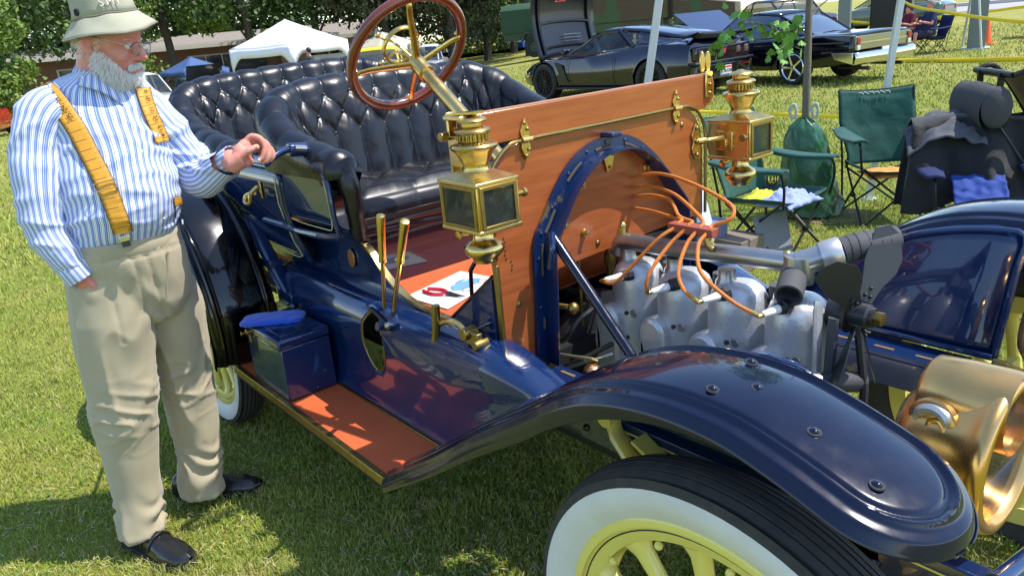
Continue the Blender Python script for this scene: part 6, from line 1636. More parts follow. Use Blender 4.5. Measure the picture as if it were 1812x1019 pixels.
# ================================================= vehicles
carglass = mat('car glass', (.02, .03, .04), .03, 0, 0, .8, alpha=.55)
chrome = mat('chrome', (.75, .75, .75), .12, 1)
tyre = mat('plain tyre', (.018, .018, .019), .7); rimd = mat('dark wheel', (.03, .03, .033), .3, .7); blk = mat('car black trim', (.01, .01, .012), .4)
taill = mat('red tail lamp', (.32, .01, .01), .12, 0, 1)
def apply_bool(o, cutters):
    for c in cutters:
        k = o.modifiers.new('b', 'BOOLEAN'); k.operation = 'DIFFERENCE'; k.object = c; k.solver = 'EXACT'
    bpy.context.view_layer.update()
    me = bpy.data.meshes.new_from_object(o.evaluated_get(bpy.context.evaluated_depsgraph_get())); o.modifiers.clear(); o.data = me
    me.polygons.foreach_set('use_smooth', [True]*len(me.polygons)); me.set_sharp_from_angle(angle=math.radians(38))
    for c in cutters: bpy.data.objects.remove(c)
def vehicle(name, label, cat, loc, rz, st, gh, paint, wheels, R=.34, ww=.24, rimm=None, spokes=10, roofm=None, glassm=None, group=None, simple=False, rimr=.7):
    """st: (x, half width, z bottom, z belt, z deck);  gh: (x, half w base, z base, half w top, z top)"""
    t = thing(name, label, cat, loc, rz, group, local=True)
    rows = []
    for x, w_, zb, zl, zd in st:
        h = zl-zb
        half = [(w_*.80, zb), (w_*.95, zb+.03), (w_*1.0, zb+h*.35), (w_*.99, zb+h*.62), (w_*.96, zl-.02), (w_*.90, zl+(zd-zl)*.5), (w_*.62, zd), (w_*.3, zd+.012), (0, zd+.016)]
        rows.append([V(x, y, z) for y, z in half]+[V(x, -y, z) for y, z in reversed(half[:-1])])
    R_ = []
    for i in range(len(rows)-1):
        for k in range(3): R_.append([a.lerp(b_, k/3) for a, b_ in zip(rows[i], rows[i+1])])
    R_.append(rows[-1]); mb = MB().grid(R_, closev=True); n_ = len(rows[0])
    mb.add(R_[0], [tuple(range(n_-1, -1, -1))]); mb.add(R_[-1], [tuple(range(n_))])
    body_ = mb.build('body', paint, t, weld=True, smooth=38)
    if not simple:
        cut = [MB().cyl((x, -2, z), (x, 2, z), R*1.13, 28).build('cut', paint, t) for x, z in wheels]; apply_bool(body_, cut)
    for i, (x, z) in enumerate(wheels):
        for s in (-1, 1):
            yo = max(a[1] for a in st)-.02; y0 = s*(yo-ww); y1 = s*yo
            w_ = thing('wheel', None, None, (0, 0, 0)); w_.parent = t; WL[w_] = V(0, 0, 0)
            MB().lathe([(R*rimr, 0), (R*.93, -.01), (R, .03), (R, ww-.03), (R*.93, ww), (R*rimr, ww-.01), (R*rimr, ww-.04), (R*.2, ww-.07)], (x, y0, z), (0, s, 0), 32).build('tyre', tyre, w_)
            rm = rimm or rimd
            if not simple:
                MB().lathe([(R*rimr, ww-.012), (R*(rimr-.04), ww-.004), (R*(rimr-.09), ww-.02), (R*(rimr-.1), ww-.06)], (x, y0, z), (0, s, 0), 32, cap=False).build('rim', rm, w_)
                for k in range(spokes):
                    a = 2*PI*k/spokes; e = V(math.cos(a), 0, math.sin(a))
                    MB().tube([V(x, y1-s*.03, z)+e*R*.12, V(x, y1-s*.012, z)+e*R*(rimr-.07)], R*(.045 if spokes > 6 else .085), 5).build('spoke', rm, w_)
                MB().ball((x, y1-s*.03, z), R*.15, 12, 8, (1, .4, 1)).build('hub_cap', rm, w_)
            else: MB().cyl((x, y1-s*.05, z), (x, y1-s*.015, z), R*.55, 16).build('hub_cap', rm, w_)
    if gh:
        G = []
        for x, wb, zb, wt, zt in gh:
            G.append([V(x, wb, zb), V(x, lerp(wb, wt, .55), lerp(zb, zt, .6)), V(x, wt, zt-.03), V(x, wt*.8, zt), V(x, 0, zt+.02), V(x, -wt*.8, zt), V(x, -wt, zt-.03), V(x, -lerp(wb, wt, .55), lerp(zb, zt, .6)), V(x, -wb, zb)])
        gl_ = MB().grid(G).build('windows', glassm or carglass, t, smooth=30)
        return t, body_, G
    return t, body_, None
def roof_of(t, G, i0, i1, m, name='roof', cols=(2, 7)):
    rows = [[p+V(0, 0, .008)+V(0, (0.006 if p.y > 0 else -.006 if p.y < 0 else 0), 0) for p in G[i][cols[0]:cols[1]]] for i in range(i0, i1+1)]
    return MB().grid(rows).build(name, m, t, smooth=40, solid=.02)
def pillar(t, a, b_, m, r=.022): return MB().tube([a, b_], r, 6).build('pillar', m, t)
# ---- low dark blue sports coupe with its hood up
vb = mat('midnight blue metallic', (.003, .003, .020), .16, 0, 1, .5); vb.node_tree.nodes['Principled BSDF'].inputs['Metallic'].default_value = .35
F_az = math.radians(181); fwx = V(math.cos(F_az), math.sin(F_az), 0)
vc = V(-10.40, 10.62, 0)+V(0, .95, 0)
st = [(-2.20, .70, .42, .70, .80), (-2.12, .88, .32, .82, .97), (-1.95, .94, .26, .86, 1.0), (-1.60, .975, .24, .88, 1.0), (-1.36, .985, .24, .88, .985), (-.9, .96, .22, .86, .95), (-.2, .95, .20, .80, .88), (.5, .95, .20, .78, .84), (1.0, .96, .22, .78, .83), (1.38, .955, .24, .76, .81), (1.8, .92, .24, .66, .70), (2.10, .80, .26, .54, .58), (2.25, .60, .28, .44, .47)]
gh = [(-2.0, .70, .95, .55, .99), (-1.5, .76, .93, .56, 1.08), (-.9, .80, .90, .58, 1.19), (-.4, .80, .86, .58, 1.24), (0, .80, .84, .57, 1.235), (.35, .80, .82, .54, 1.15), (.65, .79, .82, .56, 1.0), (.95, .76, .82, .68, .86)]
vt, vbody, G = vehicle('sports_coupe', 'low dark blue sports coupe with its front hood tilted open, seen from behind', 'car', tuple(vc), F_az, st, gh, vb, [(-1.36, .345), (1.36, .345)], .345, .26, rimd, 14, rimr=.74)
vt.scale = (1.15, 1.15, 1.15)
roof_of(vt, G, 0, 5, vb, 'roof', (2, 7))
for s in (0, 8):
    MB().tube([G[i][s]+V(0, 0, .01) for i in range(0, 8)], .022, 6).build('waist_rail', vb, vt)
    k = 2 if s == 0 else 6
    MB().tube([G[i][k]+V(0, 0, -.012) for i in range(3, 8)], .026, 6).build('windscreen_pillar', vb, vt)
    q = [[G[i][s].lerp(G[i][k], u) + V(0, (.012 if s == 0 else -.012), 0) for u in np.linspace(0, 1, 4)] for i in range(0, 3)]
    MB().grid(q).build('rear_quarter', vb, vt, smooth=60, solid=.01)
    MB().tube([G[2][s], G[3][k]], .05, 6).build('quarter_pillar', vb, vt)
# hood standing up, clamshell seen from its underside
hd = thing('open_hood', None, None, (0, 0, 0)); hd.parent = vt; WL[hd] = V(0, 0, 0)
hg = mat('hood underside', (.003, .003, .006), .35, 0, .3)
def hoodp(u, v):
    w_ = lerp(.90, .88, v)*(1 if v < .85 else 1-.25*(v-.85)/.15)
    return V(1.55+.05*v+.16*math.sin(v*PI)-.08*abs(u)**2, u*w_, .82+1.58*v-.08*abs(u)**3)
MB().grid([[hoodp(u, v) for u in np.linspace(-1, 1, 17)] for v in np.linspace(0, 1, 15)]).build('hood_panel', hg, hd, smooth=60, solid=.03)
for u in (-.8, .8): MB().tube([hoodp(u, v)+V(-.03, 0, 0) for v in np.linspace(.05, .95, 9)], .035, 6).build('hood_rib', hg, hd)
for v in (.12, .42, .92): MB().tube([hoodp(u, v)+V(-.03, 0, 0) for u in np.linspace(-.8, .8, 9)], .03, 6).build('hood_rib', hg, hd)
for k in range(3): MB().tube([hoodp(u, .17+.04*k)+V(-.07, 0, 0) for u in np.linspace(-.45, .1, 5)], .009, 6).build('vent_fin', chrome, hd)
MB().cyl(hoodp(.72, .80)+V(-.07, 0, 0), hoodp(.72, .80)+V(-.03, 0, 0), .05, 14).build('hood_buffer', mat('pale buffer', (.4, .4, .4), .5), hd)
pR = hoodp(.1, .68)
text('hood_badge', 'Z06', .12, tuple(pR+V(-.08, 0, 0)), Matrix(((0, 0, -1), (-1, 0, 0), (0, 1, 0))), mat('red badge', (.7, .05, .03), .4), hd, .002, sx=1.6)
# tail: fascia, lamps, plate, spoiler
xr = -2.215
vp = lambda mb, nm, m, **k: mb.build(nm, m, vt, **k)
vp(MB().box((-2.235, -.80, .62), (-2.14, .80, .86)), 'tail_panel', mat('dark maroon tail panel', (.020, .004, .008), .15, 0, 1), bev=.03)
for y in (-.66, -.42, .42, .66): vp(MB().lathe([(.0, .012), (.07, .010), (.085, 0)], (-2.236, y, .745), (-1, 0, 0), 4).lathe([(0, .02), (.05, .016)], (-2.236, y, .745), (-1, 0, 0), 14), 'tail_lamp', mat('smoked red lamp', (.13, .09, .09), .08, 0, 1))
vp(MB().prism([(-2.25, 0, .77), (-2.25, .05, .80), (-2.25, .02, .72), (-2.25, 0, .69)], (.01, 0, 0)).prism([(-2.25, 0, .77), (-2.25, -.05, .80), (-2.25, -.02, .72), (-2.25, 0, .69)], (.01, 0, 0)), 'tail_emblem', mat('red emblem', (.5, .04, .04), .3))
vp(MB().box((-2.28, -.86, .56), (-2.12, .86, .61)), 'rear_bumper', blk, bev=.02)
vp(MB().box((-2.26, -.84, .30), (-2.10, .84, .56)), 'rear_valance', mat('dark olive reflective black', (.012, .012, .010), .1, 0, 1), bev=.03)
for s in (-1, 1): vp(MB().box((-2.275, s*.62-.12, .485), (-2.25, s*.62+.12, .50)), 'reflector_strip', taill)
lp = vp(MB().box((-2.29, -.155, .335), (-2.262, .155, .50)), 'number_plate', mat('number plate white', (.75, .75, .75), .4), bev=.003)
MB().box((-2.2935, -.15, .465), (-2.2905, .15, .495)).build('plate_band', mat('red band', (.65, .04, .05), .5), lp)
MB().box((-2.2935, -.15, .34), (-2.2905, .15, .362)).build('plate_band', mat('blue band', (.05, .07, .3), .5), lp)
text('plate_number', 'LLNUGNR', .085, (-2.2945, 0, .413), Matrix(((0, 0, -1), (-1, 0, 0), (0, 1, 0))), mat('black print', (.02, .015, .01), .7), lp, .001, sx=.85)
rows = [[V(x, y, z+.03*(abs(y)/.9)**2) for y in np.linspace(-.86, .86, 13)] for x, z in ((-1.98, 1.0), (-2.16, 1.03), (-2.32, 1.065), (-2.33, 1.05), (-2.2, .99))]
vp(MB().grid(rows), 'rear_spoiler', blk, smooth=60, solid=.012)
for s in (-1, 1):
    vp(MB().box((.66, s*.93-.07, .86), (.78, s*.93+.10, .96)), 'door_mirror', vb, bev=.03)
    vp(MB().prism([(.80, s*.968, .66), (1.02, s*.968, .72), (.80, s*.968, .30), (.66, s*.968, .34)], (0, -s*.02, 0)), 'side_vent', blk)
    for k in range(4): vp(MB().box((.80-.03*k, s*.972-.004, .62-.08*k), (.96-.03*k, s*.972+.004, .635-.08*k)), 'vent_blade', vb)
    vp(MB().box((-.95, s*.93, .20), (1.0, s*.985, .245)), 'side_skirt', blk, bev=.01)
    vp(MB().tube([(-.52, s*.958, .80), (-.52, s*.972, .50), (-.50, s*.96, .26)], .004, 5), 'door_seam', blk)
    vp(MB().tube([(.66, s*.958, .76), (.68, s*.972, .50), (.60, s*.96, .26)], .004, 5), 'door_seam', blk)
vp(MB().tube([(.28+.17*math.cos(t)*.3, .36+.17*math.sin(t), .86+.15*math.cos(t)) for t in np.linspace(0, 2*PI, 21)[:-1]], .014, 6, closed=True), 'steering_ring', blk)
M = Matrix.Translation((-.1, -.62, .95)) @ Matrix.Rotation(math.radians(10), 4, 'Z')
pcard = vp(MB().cbox((0, 0, 0), (.30, .008, .17), M=M), 'window_card', mat('yellow card', (.75, .6, .03), .6))
text('card_number', '60', .11, (-.10, .612, .95), Matrix(((-1, 0, 0), (0, 0, 1), (0, 1, 0))), mat('red band', (.65, .04, .05), .5), pcard, .001)
# ---- black chrome trimmed classic with fins
kb = mat('gloss black car', (.002, .0025, .006), .10, 0, .7, .3)
F2z = math.radians(173); f2 = V(math.cos(F2z), math.sin(F2z), 0); rt2 = V(f2.y, -f2.x, 0)
wr0 = V(-7.3, 13.3, 0); kc = wr0+f2*1.50+rt2*.90
st = [(-2.86, .92, .50, .93, .95), (-2.80, .98, .40, .95, .98), (-2.2, .99, .34, .95, .985), (-1.5, .99, .30, .93, .98), (-.6, .985, .28, .90, .96), (.3, .98, .28, .89, .94), (1.3, .98, .28, .89, .95), (2.0, .97, .30, .88, .94), (2.35, .93, .36, .84, .88)]
gh = [(-1.75, .74, .975, .62, .99), (-1.35, .76, .97, .64, 1.20), (-.95, .80, .96, .66, 1.40), (-.3, .81, .95, .67, 1.46), (.25, .81, .95, .66, 1.44), (.55, .80, .95, .66, 1.26), (.95, .77, .95, .70, .97)]
kt, kbody, G = vehicle('classic_car', 'glossy black chrome trimmed classic car with fins and wide chrome rear bumper', 'car', tuple(kc), F2z, st, gh, kb, [(-1.50, .355), (1.45, .34)], .355, .25, chrome, 5, glassm=mat('classic car glass', (.10, .15, .24), .03, 0, 0, .8, alpha=.75), rimr=.78)
roof_of(kt, G, 2, 4, kb, 'roof', (2, 7))
for s, k in ((0, 2), (8, 6)):
    MB().tube([G[i][k] for i in range(4, 7)], .018, 6).build('windscreen_pillar', chrome, kt)
    MB().tube([G[i][k] for i in range(0, 3)], .03, 6).build('rear_pillar', kb, kt)
    MB().tube([G[i][s]+V(0, 0, .008) for i in range(0, 7)], .012, 6).build('window_chrome', chrome, kt)
    q = [[G[i][s].lerp(G[i][k], u)+V(0, .01 if s == 0 else -.01, 0) for u in np.linspace(0, 1, 4)] for i in range(0, 3)]
    MB().grid(q).build('rear_quarter', kb, kt, smooth=60, solid=.01)
kp = lambda mb, nm, m, **k: mb.build(nm, m, kt, **k)
kp(MB().box((-2.90, -.90, .66), (-2.84, .90, .92)), 'tail_panel', mat('brushed tail panel', (.34, .34, .28), .22, .9), bev=.01)
kp(MB().box((-2.915, -.84, .78), (-2.90, .84, .80)), 'tail_trim', chrome)
for s in (-1, 1):
    kp(MB().box((-2.93, s*.84-.05, .76), (-2.90, s*.84+.05, .89)), 'tail_lamp', taill, bev=.01)
    kp(MB().box((-2.93, s*.84-.05, .66), (-2.90, s*.84+.05, .75)), 'reverse_lamp', mat('pale lamp', (.6, .6, .5), .2), bev=.01)
    kp(MB().tube([(-2.92, s*.95, .93), (-2.2, s*.975, .955), (-.5, s*.955, .91), (1.5, s*.955, .90)], .010, 6), 'fin_chrome', chrome)
    kp(MB().box((-2.70, s*.99-.008, .80), (-.1, s*.99+.008, .825)), 'side_trim', chrome)
    arch = [(-1.50+.42*math.cos(t), s*.985, .355+.42*math.sin(t)) for t in np.linspace(.25, PI-.1, 18)]
    kp(MB().tube([(-2.35*1+.05+.25-.1 if False else -.92, s*.985, .33)]+arch, .013, 6), 'arch_chrome', chrome)
rows = [[V(-2.90-.06*math.cos(y/1.0*PI/2)-dx, y, z) for y in np.linspace(-1.0, 1.0, 17)] for dx, z in ((.0, .62), (.05, .60), (.07, .52), (.05, .42), (.0, .39))]
kp(MB().grid(rows), 'rear_bumper', chrome, smooth=60, solid=.012)
for s in (-1, 1):
    kp(MB().prism([(-2.92, s*1.0, .62), (-2.45, s*1.01, .62), (-2.52, s*1.01, .50), (-2.92, s*1.0, .40)], (0, s*.012, 0)), 'bumper_end', chrome, bev=.01)
    kp(MB().cyl((-2.98, s*.55, .30), (-2.3, s*.55, .31), .035, 12), 'exhaust', steel)
kp(MB().box((-2.985, -.16, .52), (-2.965, .16, .67)), 'number_plate', mat('number plate white', (.75, .75, .75), .4), bev=.003)
kp(MB().prism([(1.0, -.85, .97), (1.0, .85, .97), (2.1, .80, 1.62), (2.1, -.80, 1.62)], (.015, 0, -.02)), 'raised_hood', mat('blue reflecting hood', (.004, .010, .05), .12, 0, 1, .5), bev=.005)
# ---- others behind: simple saloons and pickups
def sedan(name, label, cat, loc, rz, col, k=1., group=None, hood=False, pick=False):
    m = mat('paint %.2f %.2f %.2f' % col, col, .2, 0, 1)
    st = [(-2.25, .74, .42, .80, .84), (-2.1, .88, .28, .88, .95), (-1.4, .90, .25, .90, .97), (-.4, .90, .25, .88, .95), (.9, .90, .25, .86, .93), (1.9, .88, .28, .74, .80), (2.25, .74, .34, .60, .64)]
    gh = [(-1.7, .72, .95, .6, .98), (-1.1, .76, .95, .62, 1.35), (0, .78, .94, .62, 1.42), (.5, .78, .93, .60, 1.33), (1.15, .74, .92, .66, .96)]
    if pick: gh = [(-.35, .78, .95, .70, 1.0), (-.25, .78, .95, .64, 1.55), (.2, .78, .94, .64, 1.60), (.7, .78, .93, .62, 1.5), (1.15, .74, .92, .66, .96)]
    st = [(a*k, b_*k, c*k, d*k, e*k) for a, b_, c, d, e in st]; gh = [tuple(q*k for q in a) for a in gh]
    t, bo_, G = vehicle(name, label, cat, (loc[0], loc[1], gz(loc[0], loc[1])), rz, st, gh, m, [(-1.4*k, .33*k), (1.42*k, .33*k)], .33*k, .22, mat('grey wheel', (.3, .3, .3), .4, .6), 5, group=group, simple=True)
    roof_of(t, G, 1, 3, m)
    for s in (2, 6): MB().tube([G[i][s] for i in range(3, 5)], .03, 5).build('windscreen_pillar', m, t); MB().tube([G[i][s] for i in range(0, 2)], .04, 5).build('rear_pillar', m, t)
    for s in (0, 8): MB().tube([G[2][s], G[2][2 if s == 0 else 6]], .03, 5).build('door_pillar', m, t)
    for s in (-1, 1): MB().box((2.16*k, s*.6*k-.12, .56*k), (2.27*k, s*.6*k+.12, .66*k)).build('headlamp', mat('pale lamp', (.6, .6, .5), .2), t); MB().box((-2.27*k, s*.62*k-.12, .66*k), (-2.2*k, s*.62*k+.12, .8*k)).build('tail_lamp', taill, t)
    for s in (-1, 1): MB().box((s*2.2*k-.06, -.8*k, .36*k), (s*2.2*k+.06, .8*k, .48*k)).build('bumper', chrome, t, bev=.02)
    if hood: MB().prism([(1.2*k, -.7*k, .95*k), (1.2*k, .7*k, .95*k), (1.75*k, .7*k, 1.85*k), (1.75*k, -.7*k, 1.85*k)], (.02, 0, 0)).build('raised_hood', m, t)
    return t
yc_ = sedan('yellow_coupe', 'bright yellow coupe with a blue tinted windscreen, beyond the rear seat', 'car', (-21.3, 11.5), math.radians(-32), (.80, .62, .01), 1.12)
MB().lathe([(0, .0), (.22, .0)], (1.5, .25, .885), (.12, 0, 1), 18, cap=False).tube([(1.5+.2*math.cos(t), .25+.2*math.sin(t), .89) for t in np.linspace(0, 5, 12)], .02, 5).build('hood_decal', mat('blue print', (.15, .32, .62), .7), yc_)
sedan('pickup_truck', 'white pickup beyond the bearded man, in front of the brick house', 'pickup', (-27.6, 5.4), math.radians(20), (.62, .63, .62), 1.0, pick=True)
sedan('red_car', 'red classic car at the far left edge behind the man', 'car', (-31.5, .9), math.radians(-20), (.42, .02, .02), 1.)
sedan('dark_car', 'black car parked beside the blue popup tent, hood raised', 'car', (-31.5, 8.7), math.radians(0), (.02, .02, .025), 1., 'dark cars under the trees', hood=True)
sedan('dark_car', 'dark grey car between the blue tent and the white canopy', 'car', (-31.6, 11.0), math.radians(-15), (.03, .03, .03), 1.05, 'dark cars under the trees', hood=True)
sedan('silver_car', 'silver car under the white canopy beside the standing man', 'car', (-27.4, 12.0), math.radians(-50), (.35, .37, .38), 1.0)
sedan('grey_coupe', 'pale grey coupe parked behind the white canopy', 'car', (-33, 15.8), math.radians(-30), (.30, .32, .34), 1.05, hood=True)
sedan('white_truck', 'white truck seen through the steering wheel spokes behind the yellow coupe', 'truck', (-34.5, 22.2), math.radians(-40), (.6, .62, .64), 1.15, pick=True)
sedan('parked_suv', 'pale blue car parked beside the big tree trunk and garden fence', 'car', (-52.5, 43.5), math.radians(160), (.32, .40, .48), 1.1)
sedan('black_suv', 'black off road car behind the glossy classic car roof', 'car', (-15.5, 25.5), math.radians(150), (.015, .015, .018), 1.25)
sedan('green_wagon', 'olive green wagon beyond the grass at the top right', 'car', (-16.0, 36.0), math.radians(185), (.06, .10, .06), 1.15)
# ---- military trailer and truck
olive = mat('olive canvas', (.022, .060, .030), .8, var=(3, (.03, .075, .038), .3), bump=(5, .3, .05)); oliv = mat('olive paint', (.035, .06, .030), .6)
camo = mat('camouflage paint', (.045, .085, .035), .65, var=(.9, (.075, .05, .028), .03, 2))
az = math.radians(-42)
tr_ = thing('army_trailer', 'green canvas covered army trailer parked on the lawn beside a big tree', 'trailer', (-31.8, 28.2, .0), math.radians(28), local=True)
tp_ = lambda mb, nm, m, **k: mb.build(nm, m, tr_, **k)
rows = [[V(x, y, z) for y, z in ((-1.05, 1.35), (-1.07, 1.9), (-1.05, 2.55), (-.8, 2.78), (0, 2.88), (.8, 2.78), (1.05, 2.55), (1.07, 1.9), (1.05, 1.35))] for x in np.linspace(-1.9, 1.9, 9)]
cv = MB().grid(rows); cv.add(rows[0], [tuple(range(8, -1, -1))]); cv.add(rows[-1], [tuple(range(9))]); tp_(cv, 'canvas_cover', olive, weld=True, smooth=40)
tp_(MB().box((-1.85, -1.0, .95), (1.85, 1.0, 1.35)), 'trailer_bed', oliv, bev=.02)
for s in (-1, 1):
    tp_(MB().prism([(-.75, s*1.03, .86), (-.50, s*1.03, 1.36), (.45, s*1.03, 1.36), (.72, s*1.03, .86), (.62, s*1.03, .86), (.40, s*1.03, 1.28), (-.45, s*1.03, 1.28), (-.65, s*1.03, .86)], (0, s*.2, 0)), 'mudguard', oliv)
    w_ = thing('wheel', None, None, (0, 0, 0)); w_.parent = tr_; WL[w_] = V(0, 0, 0)
    MB().lathe([(.30, 0), (.52, .01), (.56, .05), (.56, .24), (.52, .28), (.30, .27), (.26, .20)], (0, s*.92, .56), (0, s, 0), 32).build('tyre', tyre, w_)
    MB().lathe([(.29, .2), (.26, .25), (.12, .22), (.10, .27), (0, .28)], (0, s*.92, .56), (0, s, 0), 20).build('hub', oliv, w_)
tp_(MB().tube([(1.8, -.5, .95), (2.9, 0, .85), (1.8, .5, .95)], .06, 8), 'drawbar', oliv)
tp_(MB().box((.9, -1.03, 1.02), (1.05, -1.0, 1.2)), 'placard', pw)
tk = thing('army_truck', 'tall camouflage army truck with huge tyres behind the open hood of the coupe', 'truck', (-25.3, 29.8, 0), math.radians(28), local=True)
kp_ = lambda mb, nm, m, **k: mb.build(nm, m, tk, **k)
kp_(MB().box((-3.6, -1.2, 1.45), (1.2, 1.2, 2.9)), 'cargo_body', camo, bev=.03)
kp_(MB().box((-3.4, -1.22, 1.05), (1.0, 1.22, 1.44)), 'side_rail', camo, bev=.02)
kp_(MB().prism([(1.5, -1.15, 1.1), (4.4, -1.15, 1.1), (4.4, -1.15, 1.9), (3.2, -1.15, 2.1), (2.9, -1.15, 3.0), (1.5, -1.15, 3.0)], (0, 2.3, 0)), 'cab', camo, bev=.04)
kp_(MB().box((3.0, -1.17, 2.15), (1.8, -1.155, 2.8)) if False else MB().box((1.8, -1.17, 2.15), (2.9, -1.152, 2.8)), 'cab_window', carglass)
kp_(MB().box((-3.6, -.5, .85), (4.3, .5, 1.08)), 'chassis', blk)
for x, l in ((1.15, .9), (-1.2, 1.1), (.0, .8)): kp_(MB().box((x-l/2, -1.18, .55), (x+l/2, -.7, .98)), 'tool_locker', camo, bev=.02)
for x in (-3.0, -1.95+.0, 3.2) if False else (-3.1, -2.0, 3.3):
    for s in (-1, 1):
        w_ = thing('wheel', None, None, (0, 0, 0)); w_.parent = tk; WL[w_] = V(0, 0, 0)
        MB().lathe([(.32, 0), (.60, .02), (.67, .08), (.67, .32), (.60, .38), (.36, .37), (.30, .26)], (x, s*.84, .67), (0, s, 0), 36).build('tyre', tyre, w_)
        MB().lathe([(.33, .27), (.28, .32), (.14, .28), (.12, .36), (0, .37)], (x, s*.84, .67), (0, s, 0), 20).build('hub', camo, w_)
# ================================================= tents
tentw = mat('white tent cloth', (.74, .75, .80), .7, bump=(2, .5, .08)); tentb = mat('beige tent cloth', (.50, .48, .38), .75); tentbl = mat('blue tent cloth', (.05, .10, .24), .7)
def tent(label, c, w_, ze, zp, rz, m, vh=.32, group=None):
    z0 = gz(c[0], c[1]); t = thing('popup_canopy', label, 'canopy tent', (c[0], c[1], z0), rz, group, local=True)
    h = w_/2; cr = [(-h, -h), (h, -h), (h, h), (-h, h)]
    for i in range(4):
        a, b_ = cr[i], cr[(i+1) % 4]; rows = []
        for k in range(9):
            u = k/8; rows.append([V(lerp(lerp(a[0], b_[0], v), 0, u), lerp(lerp(a[1], b_[1], v), 0, u), lerp(ze, zp, u**1.12)-.05*math.sin(v*PI)*(1-u)+.02*mn.noise(V(u*4, v*5+i, 0))) for v in np.linspace(0, 1, 9)])
        MB().grid(rows, flip=False).build('roof_panel', m, t, smooth=180, solid=.01)
        # valance with the arch cut at the corners
        rows = []
        for v in np.linspace(0, 1, 25):
            e = min(v, 1-v)*w_; drop = vh+max(0, (.55-e)/.55)**1.6*.55; x = lerp(a[0], b_[0], v); y = lerp(a[1], b_[1], v)
            dz = -.05*math.sin(v*PI); rows.append([V(x*1.003, y*1.003, ze+dz), V(x*1.006, y*1.006, ze+dz-drop*.5+.0), V(x*1.003, y*1.003, ze+dz-drop)])
        MB().grid(rows).build('valance', m, t, smooth=180, solid=.01)
        MB().tube([(a[0]*.985, a[1]*.985, 0), (a[0]*.985, a[1]*.985, ze-.02)], .03, 6).build('leg', pole, t)
    return t
tent('large white popup canopy with arched corners and a man standing beneath', (-27.1, 11.15), 3.1, 2.15, 3.05, math.radians(22), tentw)
tent('beige canopy roof seen through the steering wheel', (-40.5, 23.2), 3.4, 2.2, 3.1, math.radians(10), tentb)
tent('low blue canopy beside the dark cars in front of the house', (-35.0, 9.9), 2.2, 1.75, 2.35, math.radians(15), tentbl, .1)
# ================================================= people far off
def figure(label, loc, rz, J, shirt_c, pants_c, hair_c, arms=True, name='person', k=1.):
    """J: dict of joints in the local frame; one continuous body, clothing and hair as children"""
    t = thing(name, label, 'person', loc, rz, local=True); WLt = V(0, 0, 0)
    b = MB(); g = lambda n: V(*J[n])
    b.ball(g('head'), .105, 16, 12, (.85, .75, 1.1)).ball(g('head')+V(.09, 0, -.02), .022, 8, 6).tube([g('head')-V(0, 0, .08), g('neck')], .055, 10)
    b.tube([g('neck'), g('chest'), g('hip')], [.07, .13, .14], 14)
    for s in ('l', 'r'):
        b.tube([g('sh'+s), g('el'+s), g('wr'+s)], [.05, .042, .03], 10); q = g('wr'+s); d = (q-g('el'+s)).normalized(); b.ball(q+d*.05, .04, 10, 8, (1, .6, 1))
        u = V(-d.y, d.x, 0).normalized() if abs(d.z) < .95 else V(0, 1, 0)
        for f_ in range(4): b.tube([q+d*.06+u*(.018*(f_-1.5)), q+d*.13+u*(.022*(f_-1.5))-V(0, 0, .015)], .009, 6)
        b.tube([q+d*.03+u*.03, q+d*.07+u*.055], .011, 6)
        b.tube([g('hp'+s), g('kn'+s), g('an'+s)], [.085, .06, .04], 12)
    o_ = remeshed(b, 'body', skin, .012, t, 2)
    sh = MB().tube([g('neck')-V(0, 0, .03), g('chest'), g('hip')], [.11, .165, .17], 16)
    for s in ('l', 'r'): sh.tube([g('neck')-V(0, 0, .05), g('sh'+s), g('sh'+s).lerp(g('el'+s), .7)], [.08, .075, .065], 10)
    remeshed(sh, 'shirt', shirt_c, .014, t, 2)
    pn = MB().tube([g('hip')+V(0, 0, .08), g('hip')-V(0, 0, .06)], .165, 14)
    for s in ('l', 'r'): pn.tube([g('hp'+s), g('kn'+s).lerp(g('hp'+s), .08 if J.get('shorts') else 0)]+([] if J.get('shorts') else [g('an'+s)]), [.105, .09]+([] if J.get('shorts') else [.075]), 12)
    remeshed(pn, 'trousers', pants_c, .014, t, 2)
    MB().ball(g('head')+V(-.02, 0, .03), .112, 16, 12, (.85, .78, 1.0)).build('hair', hair_c, t, smooth=180)
    for s in ('l', 'r'):
        a = g('an'+s); MB().tube([a+V(-.05, 0, -.04), a+V(.05, 0, -.05), a+V(.17, 0, -.055)], [.045, .05, .035], 10).build('shoe', mat('white shoe', (.6, .6, .62), .6), t)
    return t
J_sit = dict(head=(.02, 0, 1.22), neck=(0, 0, 1.08), chest=(-.02, 0, .86), hip=(0, 0, .50), shl=(-.01, .19, 1.0), shr=(-.01, -.19, 1.0), ell=(.10, .26, .76), wrl=(.30, .16, .82), elr=(.12, -.26, .74), wrr=(.32, -.12, .78), hpl=(.02, .1, .50), hpr=(.02, -.1, .50), knl=(.44, .13, .52), knr=(.44, -.13, .52), anl=(.46, .12, .10), anr=(.46, -.14, .10), shorts=True)
navs = mat('navy tee shirt', (.015, .025, .09), .85); mars = mat('maroon tee shirt', (.12, .01, .035), .85); shc = mat('dark shorts', (.02, .025, .05), .85); brn = mat('brown hair', (.06, .03, .02), .7); gry = mat('short grey hair', (.25, .2, .17), .7)
figure('man in navy shirt and white shoes sitting in a folding chair beyond the chrome bumper', (-7.75, 20.7, .02), math.radians(232), J_sit, navs, shc, gry)
J2 = dict(J_sit); J2['wrr'] = (.22, -.05, .95); J2['head'] = (.03, .02, 1.16)
figure('woman in maroon shirt sitting beside the man in the navy shirt', (-8.35, 20.8, 0), math.radians(240), J2, mars, shc, brn)
